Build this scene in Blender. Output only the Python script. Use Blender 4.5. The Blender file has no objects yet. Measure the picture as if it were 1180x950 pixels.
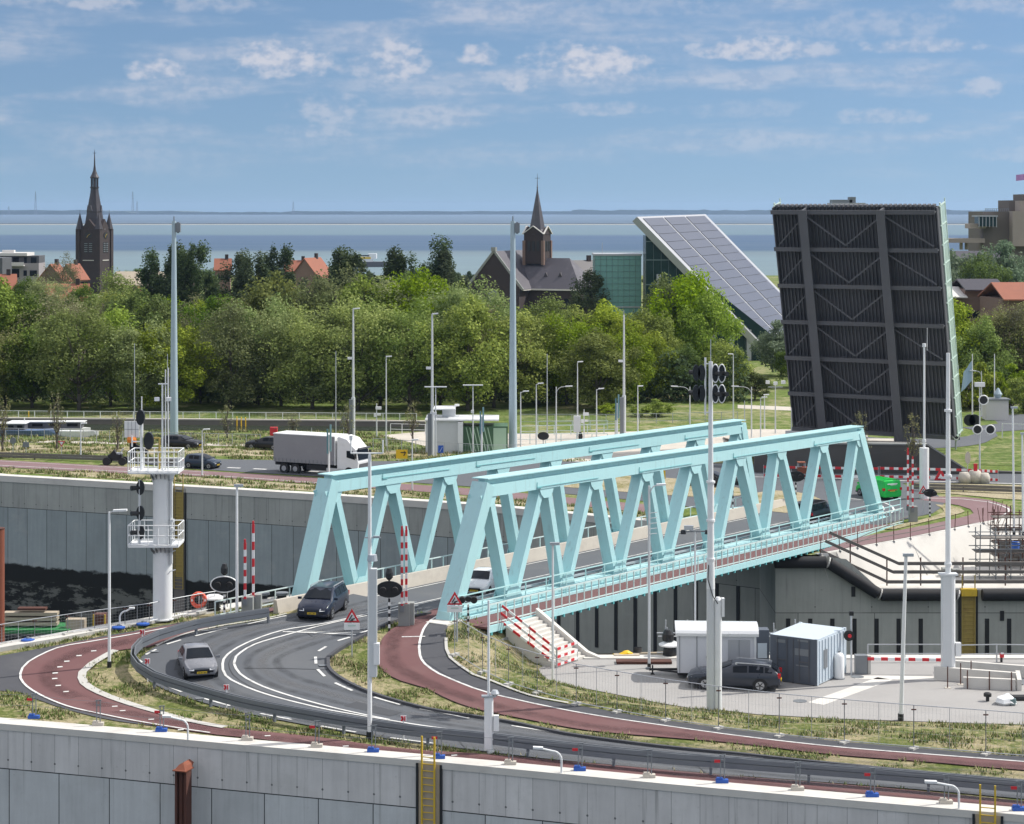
import bpy, math, random
import numpy as np
from mathutils import Vector, Matrix, Euler
from mathutils.geometry import delaunay_2d_cdt
random.seed(7)
S = bpy.context.scene
COL = S.collection
F, CX, HY, HC = 2350.0, 590.0, 243.0, 24.0      # focal length (photo px), centre column, horizon row, eye height (m)
# ------------------------------------------------------------------ camera, sky, sun, exposure
cam = bpy.data.cameras.new('camera'); co = bpy.data.objects.new('camera', cam); COL.objects.link(co)
co.location = (0, 0, HC); co.rotation_euler = (math.pi/2, 0, 0)
cam.sensor_fit = 'HORIZONTAL'; cam.sensor_width = 36; cam.lens = F/1180*36
cam.shift_x = 0; cam.shift_y = -(475-HY)/1180
cam.clip_start = 1; cam.clip_end = 60000
S.camera = co
S.view_settings.view_transform = 'Standard'; S.view_settings.look = 'None'
S.view_settings.exposure = 0.12; S.view_settings.gamma = 1; S.view_settings.use_curve_mapping = False
SUN_DIR = Vector((0.96*0.661, 0.28*0.661, 0.75)).normalized()
sun = bpy.data.lights.new('sun', 'SUN'); sun.energy = 4.5; sun.angle = math.radians(0.5); sun.color = (1, 0.955, 0.88)
so = bpy.data.objects.new('sun', sun); COL.objects.link(so); so.location = (60, 30, 90)
so.rotation_euler = SUN_DIR.to_track_quat('Z', 'Y').to_euler()
S.cycles.max_bounces = 6; S.cycles.diffuse_bounces = 3; S.cycles.glossy_bounces = 3; S.cycles.transmission_bounces = 4
S.cycles.volume_bounces = 0; S.cycles.transparent_max_bounces = 12
S.cycles.use_adaptive_sampling = True
try: S.cycles.use_denoising = True
except Exception: pass

class NT:
    """short node builder"""
    def __init__(s, tree): s.t = tree; s.n = tree.nodes; s.l = tree.links
    def node(s, typ, ins=None, **kw):
        n = s.n.new(typ)
        for k, v in kw.items(): setattr(n, k, v)
        for k, v in (ins or {}).items(): s.put(n.inputs[k], v)
        return n
    def put(s, sock, v):
        if isinstance(v, bpy.types.NodeSocket): s.l.new(v, sock)
        elif v is not None:
            if isinstance(v, tuple) and len(v) == 3 and sock.type == 'RGBA': v = (*v, 1)
            sock.default_value = v
    def m(s, op, a, b=None, c=None, clamp=False):
        n = s.n.new('ShaderNodeMath'); n.operation = op; n.use_clamp = clamp
        s.put(n.inputs[0], a)
        if b is not None: s.put(n.inputs[1], b)
        if c is not None: s.put(n.inputs[2], c)
        return n.outputs[0]
    def mix(s, f, a, b, mode='MIX'):
        n = s.n.new('ShaderNodeMix'); n.data_type = 'RGBA'; n.blend_type = mode
        s.put(n.inputs[0], f); s.put(n.inputs[6], a); s.put(n.inputs[7], b); return n.outputs[2]
    def noise(s, vec, scale, detail=4, rough=.55):
        n = s.node('ShaderNodeTexNoise', {'Scale': scale, 'Detail': detail, 'Roughness': rough})
        if vec is not None: s.put(n.inputs['Vector'], vec)
        return n.outputs['Fac']
    def ramp(s, f, stops, mode='LINEAR'):
        n = s.n.new('ShaderNodeValToRGB'); n.color_ramp.interpolation = mode
        e = n.color_ramp.elements
        while len(e) < len(stops): e.new(0.5)
        for q, (p, c) in zip(e, stops):
            q.position = p; q.color = (*c, 1) if isinstance(c, tuple) else (c, c, c, 1)
        s.put(n.inputs[0], f); return n.outputs[0]
    def smooth(s, x, a, b):
        n = s.n.new('ShaderNodeMapRange'); n.interpolation_type = 'SMOOTHSTEP'
        s.put(n.inputs[0], x); n.inputs[1].default_value = a; n.inputs[2].default_value = b; return n.outputs[0]
    def sep(s, v):
        n = s.n.new('ShaderNodeSeparateXYZ'); s.put(n.inputs[0], v); return n.outputs
    def comb(s, x, y, z):
        n = s.n.new('ShaderNodeCombineXYZ'); s.put(n.inputs[0], x); s.put(n.inputs[1], y); s.put(n.inputs[2], z); return n.outputs[0]

# world
W = bpy.data.worlds.new('World'); S.world = W; W.use_nodes = True
t = NT(W.node_tree); t.n.clear()
tc = t.node('ShaderNodeTexCoord').outputs['Generated']
x, y, z = t.sep(tc)
sky = t.node('ShaderNodeTexSky', sky_type='NISHITA', sun_disc=False, sun_elevation=math.asin(SUN_DIR.z),
             sun_rotation=math.atan2(SUN_DIR.x, SUN_DIR.y), altitude=0, air_density=1.0, dust_density=0.35, ozone_density=1.6)
zup = t.m('ADD', t.m('MULTIPLY', t.m('MAXIMUM', z, 0.0), 0.88), 0.115)
t.put(sky.inputs[0], t.comb(x, y, zup))
skyc = t.mix(1.0, sky.outputs[0], (0.90, 0.995, 1.10), 'MULTIPLY')
# clouds: in azimuth u and elevation v (radians)
u = t.m('ARCTAN2', x, y); v = t.m('ARCSINE', z)
nv = t.comb(t.m('MULTIPLY', u, 36), t.m('MULTIPLY', v, 52), 0.0)
n1 = t.noise(nv, 2.0, 4, .5); n2 = t.noise(nv, 4.6, 5, .5)
nvw = t.comb(t.m('MULTIPLY', u, 13), t.m('MULTIPLY', v, 75), 3.0)
n3 = t.noise(nvw, .9, 5, .55)
edge = t.m('ADD', t.m('MULTIPLY', t.m('SUBTRACT', n1, .5), 2.3), t.m('MULTIPLY', t.m('SUBTRACT', n2, .5), 1.5))
CL = [(180,84,27,14,.85),(325,74,46,19,.95),(303,62,26,10,.9),(458,76,30,24,.85),(425,80,34,14,.5),(553,68,20,12,.8),(380,130,38,16,.5),(370,154,42,8,.42),
 (598,98,20,11,.7),(680,76,60,20,.95),(700,92,55,8,.6),(690,128,52,7,.4),(865,60,62,13,.85),(930,62,40,10,.6),(1060,58,60,8,.6),(1130,108,22,12,.55),(1015,138,42,9,.4),
 (110,6,44,14,.6),(240,6,50,14,.4),(20,6,40,10,.4),(730,10,130,11,.3),(1000,36,80,16,.35),(520,90,60,10,.25),(150,158,60,14,.2),(1150,10,50,16,.4),(860,130,60,10,.22),(1170,182,60,8,.25)]
tot = None
for (cx_, cy_, a_, b_, s_) in CL:
    u0, v0 = math.atan((cx_-CX)/F), math.atan((HY-cy_)/F)
    a_ *= 1.25; b_ *= 1.5
    du = t.m('MULTIPLY', t.m('SUBTRACT', u, u0), F/a_)
    dv = t.m('SUBTRACT', v, v0)
    dv = t.m('MULTIPLY', t.m('MAXIMUM', dv, t.m('MULTIPLY', dv, -1.7)), F/b_)    # flatter base
    d = t.m('ADD', t.m('MULTIPLY', du, du), t.m('MULTIPLY', dv, dv))
    mk = t.m('MULTIPLY', t.smooth(t.m('ADD', t.m('SUBTRACT', 1.0, d), edge), -0.3, 1.15), s_)
    tot = mk if tot is None else t.m('MAXIMUM', tot, mk)
wisp = t.m('MULTIPLY', t.smooth(n3, .42, .72), .62)
wisp = t.m('MULTIPLY', wisp, t.smooth(v, 0.004, 0.05))
fill_cloud = t.m('MULTIPLY', t.smooth(t.noise(t.comb(t.m('MULTIPLY', x, 4), t.m('MULTIPLY', y, 4), t.m('MULTIPLY', z, 9)), 1.6, 6), .40, .56), t.smooth(v, .12, .3))
tot = t.m('MAXIMUM', tot, wisp)
shadev = t.smooth(t.m('ADD', n2, t.m('MULTIPLY', t.m('SUBTRACT', n1, .5), .8)), .30, .66)
cloudc = t.mix(shadev, (4.9, 5.6, 7.1), (8.0, 7.8, 8.3))
colr = t.mix(t.m('MULTIPLY', tot, .78), skyc, cloudc)
colr = t.mix(t.m('MULTIPLY', fill_cloud, .9), colr, (15.2, 15.0, 15.2))   # unseen cloud banks added overhead, bright as fill for shaded walls
bg = t.node('ShaderNodeBackground', {'Color': colr, 'Strength': 0.085})
out = t.node('ShaderNodeOutputWorld'); t.l.new(bg.outputs[0], out.inputs['Surface'])

# ------------------------------------------------------------------ materials
MATS = {}
def M(name, col=(.5,.5,.5), rough=.7, metal=0., var=.12, scale=3., bump=0., bscale=None, dirt=None, alpha=None, spec=.5, trans=0):
    """surface with two scales of tone variation"""
    if name in MATS: return MATS[name]
    m = bpy.data.materials.new(name); m.use_nodes = True; MATS[name] = m
    t = NT(m.node_tree); b = t.n['Principled BSDF']
    p = t.node('ShaderNodeTexCoord').outputs['Object']
    n = t.m('ADD', t.m('MULTIPLY', t.noise(p, scale, 5), .65), t.m('MULTIPLY', t.noise(p, scale*.17, 3), .45))
    f = t.m('ADD', 1-var*1.1, t.m('MULTIPLY', n, var*2))
    c = t.node('ShaderNodeVectorMath', operation='SCALE'); c.inputs[0].default_value = col; t.put(c.inputs['Scale'], f)
    cc = c.outputs[0]
    if dirt: cc = t.mix(t.m('MULTIPLY', t.smooth(t.noise(p, dirt[1], 6, .65), .48, .72), dirt[2]), cc, dirt[0])
    t.put(b.inputs['Base Color'], cc)
    t.put(b.inputs['Roughness'], t.m('ADD', rough-.06, t.m('MULTIPLY', n, .12), clamp=True)); b.inputs['Metallic'].default_value = metal
    b.inputs['Specular IOR Level'].default_value = spec
    if bump:
        bn = t.node('ShaderNodeBump', {'Height': t.noise(p, bscale or scale*4, 4), 'Strength': 1.0, 'Distance': bump}); t.put(b.inputs['Normal'], bn.outputs[0])
    if alpha is not None: b.inputs['Alpha'].default_value = alpha
    if trans: b.inputs['Transmission Weight'].default_value = trans
    return m

M('teal', (.42,.675,.695), .42, var=.05, scale=.7)
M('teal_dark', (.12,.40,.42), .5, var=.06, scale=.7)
M('concrete_white', (.58,.56,.52), .85, var=.12, scale=.8, dirt=((.36,.34,.31), .35, .45))
M('concrete_warm', (.50,.46,.40), .85, var=.14, scale=.8, dirt=((.33,.30,.27), .5, .5))
M('concrete_grey', (.27,.28,.27), .9, var=.18, scale=.6, dirt=((.16,.165,.16), .4, .5))
M('asphalt', (.090,.098,.111), .88, var=.12, scale=1.3, dirt=((.125,.13,.135), .13, .6), bump=.006, bscale=14)
M('asphalt_dark', (.062,.064,.073), .9, var=.12, scale=1.6, dirt=((.10,.10,.105), .25, .5))
M('red_path', (.135,.060,.060), .85, var=.13, scale=1.1, dirt=((.17,.095,.09), .25, .45))
M('purple_path', (.19,.115,.12), .9, var=.12, scale=1., dirt=((.24,.18,.18), .2, .5))
M('road_paint', (.64,.64,.62), .8, var=.15, scale=5, dirt=((.24,.245,.25), 2.2, .75))
M('paving', (.315,.305,.295), .88, var=.12, scale=.7, dirt=((.255,.245,.235), .22, .5))
M('kerb', (.46,.45,.42), .9, var=.16, scale=2)
M('galv', (.50,.52,.54), .42, .55, var=.10, scale=2)
M('guard_steel', (.155,.17,.19), .55, .15, var=.12, scale=2)
M('galv_dark', (.20,.215,.23), .5, .3, var=.15, scale=2)
M('white_paint', (.78,.79,.79), .38, var=.05, scale=1.5, dirt=((.55,.55,.53), 1.2, .25))
M('pole_grey', (.60,.62,.63), .4, var=.07, scale=1.5)
M('mast_blue', (.36,.45,.50), .45, var=.10, scale=.5)
M('black_plastic', (.012,.013,.015), .45, var=.2, scale=3)
M('rubber', (.018,.018,.02), .8, var=.2, scale=3)
M('red_paint', (.58,.025,.035), .4, var=.08, scale=2)
M('yellow_steel', (.62,.42,.03), .5, var=.12, scale=2, dirt=((.35,.2,.04), 2., .4))
M('ladder_ochre', (.36,.27,.07), .7, var=.15, scale=2, dirt=((.2,.13,.05), 2., .5))
M('rust', (.09,.034,.024), .85, var=.3, scale=1.6, dirt=((.07,.03,.022), 1.1, .6))
M('rust_bright', (.21,.065,.035), .85, var=.25, scale=2)
M('glass_dark', (.010,.013,.018), .14, var=.1, scale=1, spec=.14)
M('orange', (.75,.22,.02), .5, var=.05)
M('blue_rubber', (.02,.09,.38), .6, var=.1)
M('green_deck', (.03,.20,.06), .6, var=.1)
M('timber', (.40,.34,.26), .85, var=.2, scale=3)
M('timber_dark', (.16,.145,.13), .9, var=.2, scale=3)
M('brick_dark', (.040,.029,.030), .9, var=.2, scale=.8, dirt=((.065,.046,.04), .5, .5))
M('brick_light', (.19,.125,.10), .9, var=.2, scale=.8)
M('slate', (.074,.069,.084), .55, var=.15, scale=.5, dirt=((.17,.16,.18), .3, .5))
M('slate_dark', (.035,.03,.038), .5, var=.15, scale=.8)
M('copper', (.10,.15,.15), .5, var=.15, scale=.5)
M('tile_orange', (.27,.095,.055), .8, var=.25, scale=.8)
M('plaster', (.62,.60,.57), .85, var=.08, scale=.5)
M('steel_dark', (.085,.087,.098), .7, var=.35, scale=.45, dirt=((.11,.108,.112), .35, .5))
M('steel_rib', (.092,.095,.107), .6, var=.25, scale=.5, dirt=((.11,.108,.11), .4, .5))

def teal_upgrade():
    """painted steel: tone differs a little per member, rain streaks and thin rust bleeding"""
    m = MATS['teal']; t = NT(m.node_tree); b = m.node_tree.nodes['Principled BSDF']; base = b.inputs['Base Color'].links[0].from_socket
    p = t.node('ShaderNodeTexCoord').outputs['Object']; x, y, z = t.sep(p); oi = t.node('ShaderNodeObjectInfo').outputs['Random']
    geo = t.node('ShaderNodeNewGeometry').outputs['Random Per Island']
    c = t.mix(1., base, t.ramp(t.m('FRACT', t.m('ADD', oi, geo)), [(0, .93), (1, 1.05)]), 'MULTIPLY')
    st = t.noise(t.comb(t.m('MULTIPLY', x, 2.2), t.m('MULTIPLY', y, 2.2), t.m('MULTIPLY', z, .22)), 2.0, 5, .6)
    c = t.mix(t.m('MULTIPLY', t.smooth(st, .52, .75), .34), c, (.25,.36,.35))
    ru = t.noise(t.comb(t.m('MULTIPLY', x, 5), t.m('MULTIPLY', y, 5), t.m('MULTIPLY', z, .9)), 1.6, 4, .6)
    c = t.mix(t.m('MULTIPLY', t.smooth(ru, .70, .78), .5), c, (.22,.12,.06))
    t.put(b.inputs['Base Color'], c)
teal_upgrade()
# ------------------------------------------------------------------ mesh builder
class MB:
    def __init__(s): s.v = []; s.f = []; s.mi = []; s.uv = None; s.cur = 0
    def add(s, vs, fs):
        b = len(s.v); s.v += [tuple(p) for p in vs]; s.f += [tuple(b+i for i in f) for f in fs]; s.mi += [s.cur]*len(fs); return s
    def box(s, c, d, rz=0., rot=None):
        hx, hy, hz = d[0]/2, d[1]/2, d[2]/2
        R = rot if rot is not None else Matrix.Rotation(rz, 3, 'Z'); c = Vector(c)
        vs = [c + R @ Vector((sx*hx, sy*hy, sz*hz)) for sx in (-1,1) for sy in (-1,1) for sz in (-1,1)]
        return s.add(vs, [(0,1,3,2),(4,6,7,5),(0,4,5,1),(2,3,7,6),(0,2,6,4),(1,5,7,3)])
    def bar(s, p, q, w, h, up=(0,0,1)):
        """box from p to q; w across, h along up"""
        p, q = Vector(p), Vector(q); d = (q-p); L = d.length; d.normalize(); up = Vector(up)
        sd = d.cross(up)
        if sd.length < 1e-5: sd = d.cross(Vector((1,0,0)))
        sd.normalize(); u2 = sd.cross(d)
        vs = []
        for e in (p, q):
            for a, b in ((-1,-1),(1,-1),(1,1),(-1,1)): vs.append(e + sd*a*w/2 + u2*b*h/2)
        return s.add(vs, [(3,2,1,0),(4,5,6,7),(0,1,5,4),(1,2,6,5),(2,3,7,6),(3,0,4,7)])
    def tube(s, p, q, r1, r2=None, n=8, cap=True):
        r2 = r1 if r2 is None else r2
        p, q = Vector(p), Vector(q); d = (q-p).normalized()
        a = d.cross(Vector((0,0,1)) if abs(d.z) < .9 else Vector((1,0,0))).normalized(); b = d.cross(a)
        vs = []
        for e, r in ((p, r1), (q, r2)):
            for i in range(n):
                g = 2*math.pi*i/n; vs.append(e + (a*math.cos(g)+b*math.sin(g))*r)
        fs = [(i, n+i, n+(i+1)%n, (i+1)%n) for i in range(n)]
        if cap: fs += [tuple(range(n)), tuple(range(2*n-1, n-1, -1))]
        return s.add(vs, fs)
    def path(s, pts, r, n=6):
        for a, b in zip(pts, pts[1:]): s.tube(a, b, r, n=n)
        return s
    def lathe(s, c, prof, n=16, axis=None):
        """prof: (r, z) pairs"""
        c = Vector(c); vs = []
        for r, z in prof:
            for i in range(n):
                g = 2*math.pi*i/n; p = Vector((r*math.cos(g), r*math.sin(g), z))
                if axis is not None: p = axis @ p
                vs.append(c+p)
        fs = []
        for k in range(len(prof)-1):
            for i in range(n): fs.append((k*n+i, k*n+(i+1)%n, (k+1)*n+(i+1)%n, (k+1)*n+i))
        fs += [tuple(range(n-1,-1,-1)), tuple(range((len(prof)-1)*n, len(prof)*n))]
        return s.add(vs, fs)
    def prism(s, poly, vec):
        """closed polygon (3D points) pushed along vec"""
        n = len(poly); vec = Vector(vec); a = [Vector(p) for p in poly]; b = [p+vec for p in a]
        return s.add(a+b, [tuple(range(n-1,-1,-1)), tuple(range(n,2*n))] + [(i,(i+1)%n,n+(i+1)%n,n+i) for i in range(n)])
    def torus(s, c, R, r, ax=(0,1,0), n=20, m=6, sx=1.):
        ax = Vector(ax).normalized(); c = Vector(c)
        a = ax.cross(Vector((0,0,1))).normalized() if abs(ax.z) < .9 else Vector((1,0,0)); b = ax.cross(a)
        vs = []
        for i in range(n):
            g = 2*math.pi*i/n; d = a*math.cos(g)*sx+b*math.sin(g)
            for j in range(m):
                h = 2*math.pi*j/m; vs.append(c + d*R + d.normalized()*r*math.cos(h) + ax*r*math.sin(h))
        return s.add(vs, [(i*m+j, i*m+(j+1)%m, ((i+1)%n)*m+(j+1)%m, ((i+1)%n)*m+j) for i in range(n) for j in range(m)])
    def mesh(s, name, mats, smooth=False):
        me = bpy.data.meshes.new(name); me.from_pydata([tuple(p) for p in s.v], [], s.f)
        for m in (mats if isinstance(mats, (list, tuple)) else [mats]): me.materials.append(MATS[m] if isinstance(m, str) else m)
        if any(s.mi): me.polygons.foreach_set('material_index', s.mi)
        if s.uv is not None:
            l = me.uv_layers.new(name='UVMap')
            k = 0
            for f, uvs in zip(s.f, s.uv):
                for q in uvs: l.data[k].uv = q; k += 1
        if smooth:
            for p in me.polygons: p.use_smooth = True
        me.update(); return me
    def build(s, name, mats, parent=None, smooth=False, origin=None):
        if origin is not None:
            o3 = Vector(origin); s.v = [tuple(Vector(p)-o3) for p in s.v]
        o = bpy.data.objects.new(name, s.mesh(name, mats, smooth)); COL.objects.link(o)
        if origin is not None: o.location = origin
        if parent is not None: o.parent = parent
        return o
def smooth_by_angle(o, ang=35):
    for p in o.data.polygons: p.use_smooth = True
    try: o.data.set_sharp_from_angle(angle=math.radians(ang))
    except Exception: pass

LABELS = {}
def tag(o, label, cat, group=None, kind=None):
    o['label'] = label; o['category'] = cat
    if group: o['group'] = group
    if kind: o['kind'] = kind
    return o
def struct(o, label=None):
    o['kind'] = 'structure'
    if label: o['label'] = label; o['category'] = label.split()[-1]
    return o
def thing(name, label, cat, loc=(0,0,0), rz=0., group=None):
    o = bpy.data.objects.new(name, None); COL.objects.link(o); o.location = loc; o.rotation_euler = (0,0,rz)
    o.empty_display_size = .3
    return tag(o, label, cat, group)
def copy_tree(o, parent=None):
    c = o.copy(); COL.objects.link(c)
    if parent is not None: c.parent = parent
    for ch in list(o.children): copy_tree(ch, c)
    return c
ORD = 'first second third fourth fifth sixth seventh eighth ninth tenth eleventh twelfth thirteenth fourteenth fifteenth sixteenth seventeenth eighteenth nineteenth twentieth'.split()
def nth(i): return ORD[i] if i < len(ORD) else 'far'

# ------------------------------------------------------------------ image ray -> ground
def sstep(x): x = min(1, max(0, x)); return x*x*(3-2*x)
def at(px, py, z):
    Y = F*(HC-z)/(py-HY); return Vector(((px-CX)/F*Y, Y, z))
def atY(px, py, Y): return Vector(((px-CX)/F*Y, Y, HC-(py-HY)*Y/F))
ZY = -0.6                                         # lower yard level
ZF = -0.3                                         # far side level
YARD = [at(*p, ZY) for p in [(672,757),(633,764),(620,772),(624,778),(632,786),(668,793),(720,803),(760,811),(797,817),(831,819),(872,824),(960,829),(1050,832),(1180,836),(1500,846),(1900,850),(1900,757)]]
YP = [(p.x, p.y) for p in YARD]
def inside(x, y, P):
    c = False; j = len(P)-1
    for i in range(len(P)):
        if (P[i][1] > y) != (P[j][1] > y) and x < (P[j][0]-P[i][0])*(y-P[i][1])/(P[j][1]-P[i][1])+P[i][0]: c = not c
        j = i
    return c
def dseg(x, y, P):
    best = 1e9
    for i in range(len(P)):
        ax, ay = P[i-1]; bx, by = P[i]; dx, dy = bx-ax, by-ay
        tt = max(0, min(1, ((x-ax)*dx+(y-ay)*dy)/(dx*dx+dy*dy+1e-9)))
        best = min(best, math.hypot(x-ax-tt*dx, y-ay-tt*dy))
    return best
def TZ(x, y):
    b = 1.55*sstep((y-97)/15)
    if x < -8 and y > 85 or x > 60: 
        if x < -8: return b
    if inside(x, y, YP): return ZY
    d = dseg(x, y, YP)
    if d > 4.2: return b
    w = sstep(d/4.2); return ZY*(1-w)+b*w
def near(px, py):
    z = 0.8
    for _ in range(30):
        p = at(px, py, z); z = .5*z+.5*TZ(p.x, p.y)
    return at(px, py, z)
def yardp(px, py): return at(px, py, ZY)
def far(px, py): return at(px, py, ZF)
def catmull(P, step=.7, closed=False):
    out = []; n = len(P)
    for i in range(n-1):
        p0 = P[max(i-1,0)]; p1 = P[i]; p2 = P[i+1]; p3 = P[min(i+2,n-1)]
        k = max(1, int((p2-p1).length/step))
        for j in range(k):
            s_ = j/k
            out.append(0.5*((2*p1)+(-p0+p2)*s_+(2*p0-5*p1+4*p2-p3)*s_*s_+(-p0+3*p1-3*p2+p3)*s_**3))
    out.append(P[-1]); return out
def line(P, step=.7):
    out = []
    for a, b in zip(P, P[1:]):
        k = max(1, int((b-a).length/step)); out += [a.lerp(b, j/k) for j in range(k)]
    return out+[P[-1]]
def V2(p): return Vector((p.x, p.y, 0))
def sheet(name, ring, zf, off, mat, res=None, parent=None, skirt=0):
    """ground sheet: triangulated inside of ring, lifted to zf(x, y)+off"""
    pts = []; 
    for p in ring:
        if not pts or (Vector((p.x,p.y))-pts[-1]).length > 0.05: pts.append(Vector((p.x,p.y)))
    if (pts[0]-pts[-1]).length < .05: pts.pop()
    n = len(pts); ring2 = [(p.x,p.y) for p in pts]
    allp = list(pts)
    if res:
        xs = [p.x for p in pts]; ys = [p.y for p in pts]
        x = min(xs)+res/2
        A = np.array(ring2); B = np.roll(A, -1, 0)
        while x < max(xs):
            y = min(ys)+res/2
            while y < max(ys):
                if inside(x, y, ring2):
                    d = B-A; tt = np.clip(((x-A[:,0])*d[:,0]+(y-A[:,1])*d[:,1])/(d[:,0]**2+d[:,1]**2+1e-9), 0, 1)
                    if np.min((x-A[:,0]-tt*d[:,0])**2+(y-A[:,1]-tt*d[:,1])**2) > (res*.35)**2: allp.append(Vector((x,y)))
                y += res
            x += res
    vs, es, fs, *_ = delaunay_2d_cdt(allp, [(i,(i+1)%n) for i in range(n)], [list(range(n))], 1, 1e-5)
    mb = MB()
    vv = [(q.x, q.y, zf(q.x, q.y)+off) for q in vs]
    ff = []
    for f in fs:
        a, b, c = (vs[i] for i in f[:3])
        ff.append(tuple(f) if (b-a).cross(c-a) > 0 else tuple(reversed(f)))
    mb.add(vv, ff)
    return mb.build(name, mat, parent)
def ribbon_mb(mb, pts, w, zf, off, dash=None, L=None):
    """flat ribbon of width w on the ground"""
    n = len(pts); side = []
    for i in range(n):
        a = pts[max(i-1,0)]; b = pts[min(i+1,n-1)]; d = Vector((b.x-a.x, b.y-a.y, 0)).normalized(); side.append(Vector((-d.y, d.x, 0)))
    for i in range(n-1):
        q = []
        for k, sg in ((i,-1),(i+1,-1),(i+1,1),(i,1)):
            p = pts[k]+side[k]*sg*w/2; q.append((p.x, p.y, zf(p.x,p.y)+off))
        a_, b_, c_ = Vector(q[0]), Vector(q[1]), Vector(q[2])
        f = (0,1,2,3) if (b_-a_).cross(c_-a_).z > 0 else (3,2,1,0)
        mb.add(q, [f])
FZ = lambda x, y: ZF
# ================================================================== special materials
def grass_mat(name, g1, g2, dry, thr=.5, sc=.35):
    m = bpy.data.materials.new(name); m.use_nodes = True; MATS[name] = m
    t = NT(m.node_tree); b = t.n['Principled BSDF']; p = t.node('ShaderNodeTexCoord').outputs['Object']
    a = t.noise(p, sc, 6, .65); f = t.noise(p, sc*9, 5, .7); h = t.noise(p, sc*30, 3, .7)
    c = t.mix(t.smooth(f, .35, .7), g1, g2)
    c = t.mix(t.smooth(t.m('ADD', t.m('MULTIPLY', a, .6), t.m('MULTIPLY', f, .4)), thr-.09, thr+.07), c, dry)
    c = t.mix(1.0, c, t.ramp(h, [(.2, .55), (.8, 1.35)]), 'MULTIPLY')
    t.put(b.inputs['Base Color'], c); b.inputs['Roughness'].default_value = 1; b.inputs['Specular IOR Level'].default_value = .1
    bn = t.node('ShaderNodeBump', {'Height': t.m('ADD', f, t.m('MULTIPLY', h, .5)), 'Strength': 1.0, 'Distance': .12}); t.put(b.inputs['Normal'], bn.outputs[0])
    return m
grass_mat('grass_near', (.10,.13,.035), (.17,.19,.06), (.36,.31,.19), .52, .30)
grass_mat('grass_bank', (.09,.14,.03), (.15,.19,.05), (.34,.30,.18), .62, .25)
grass_mat('grass_far', (.10,.15,.035), (.17,.21,.06), (.32,.29,.17), .56, .10)
grass_mat('grass_lush', (.095,.14,.035), (.15,.19,.06), (.28,.27,.14), .56, .08)
grass_mat('dry_verge', (.20,.19,.08), (.27,.24,.12), (.40,.35,.24), .47, .25)

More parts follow.
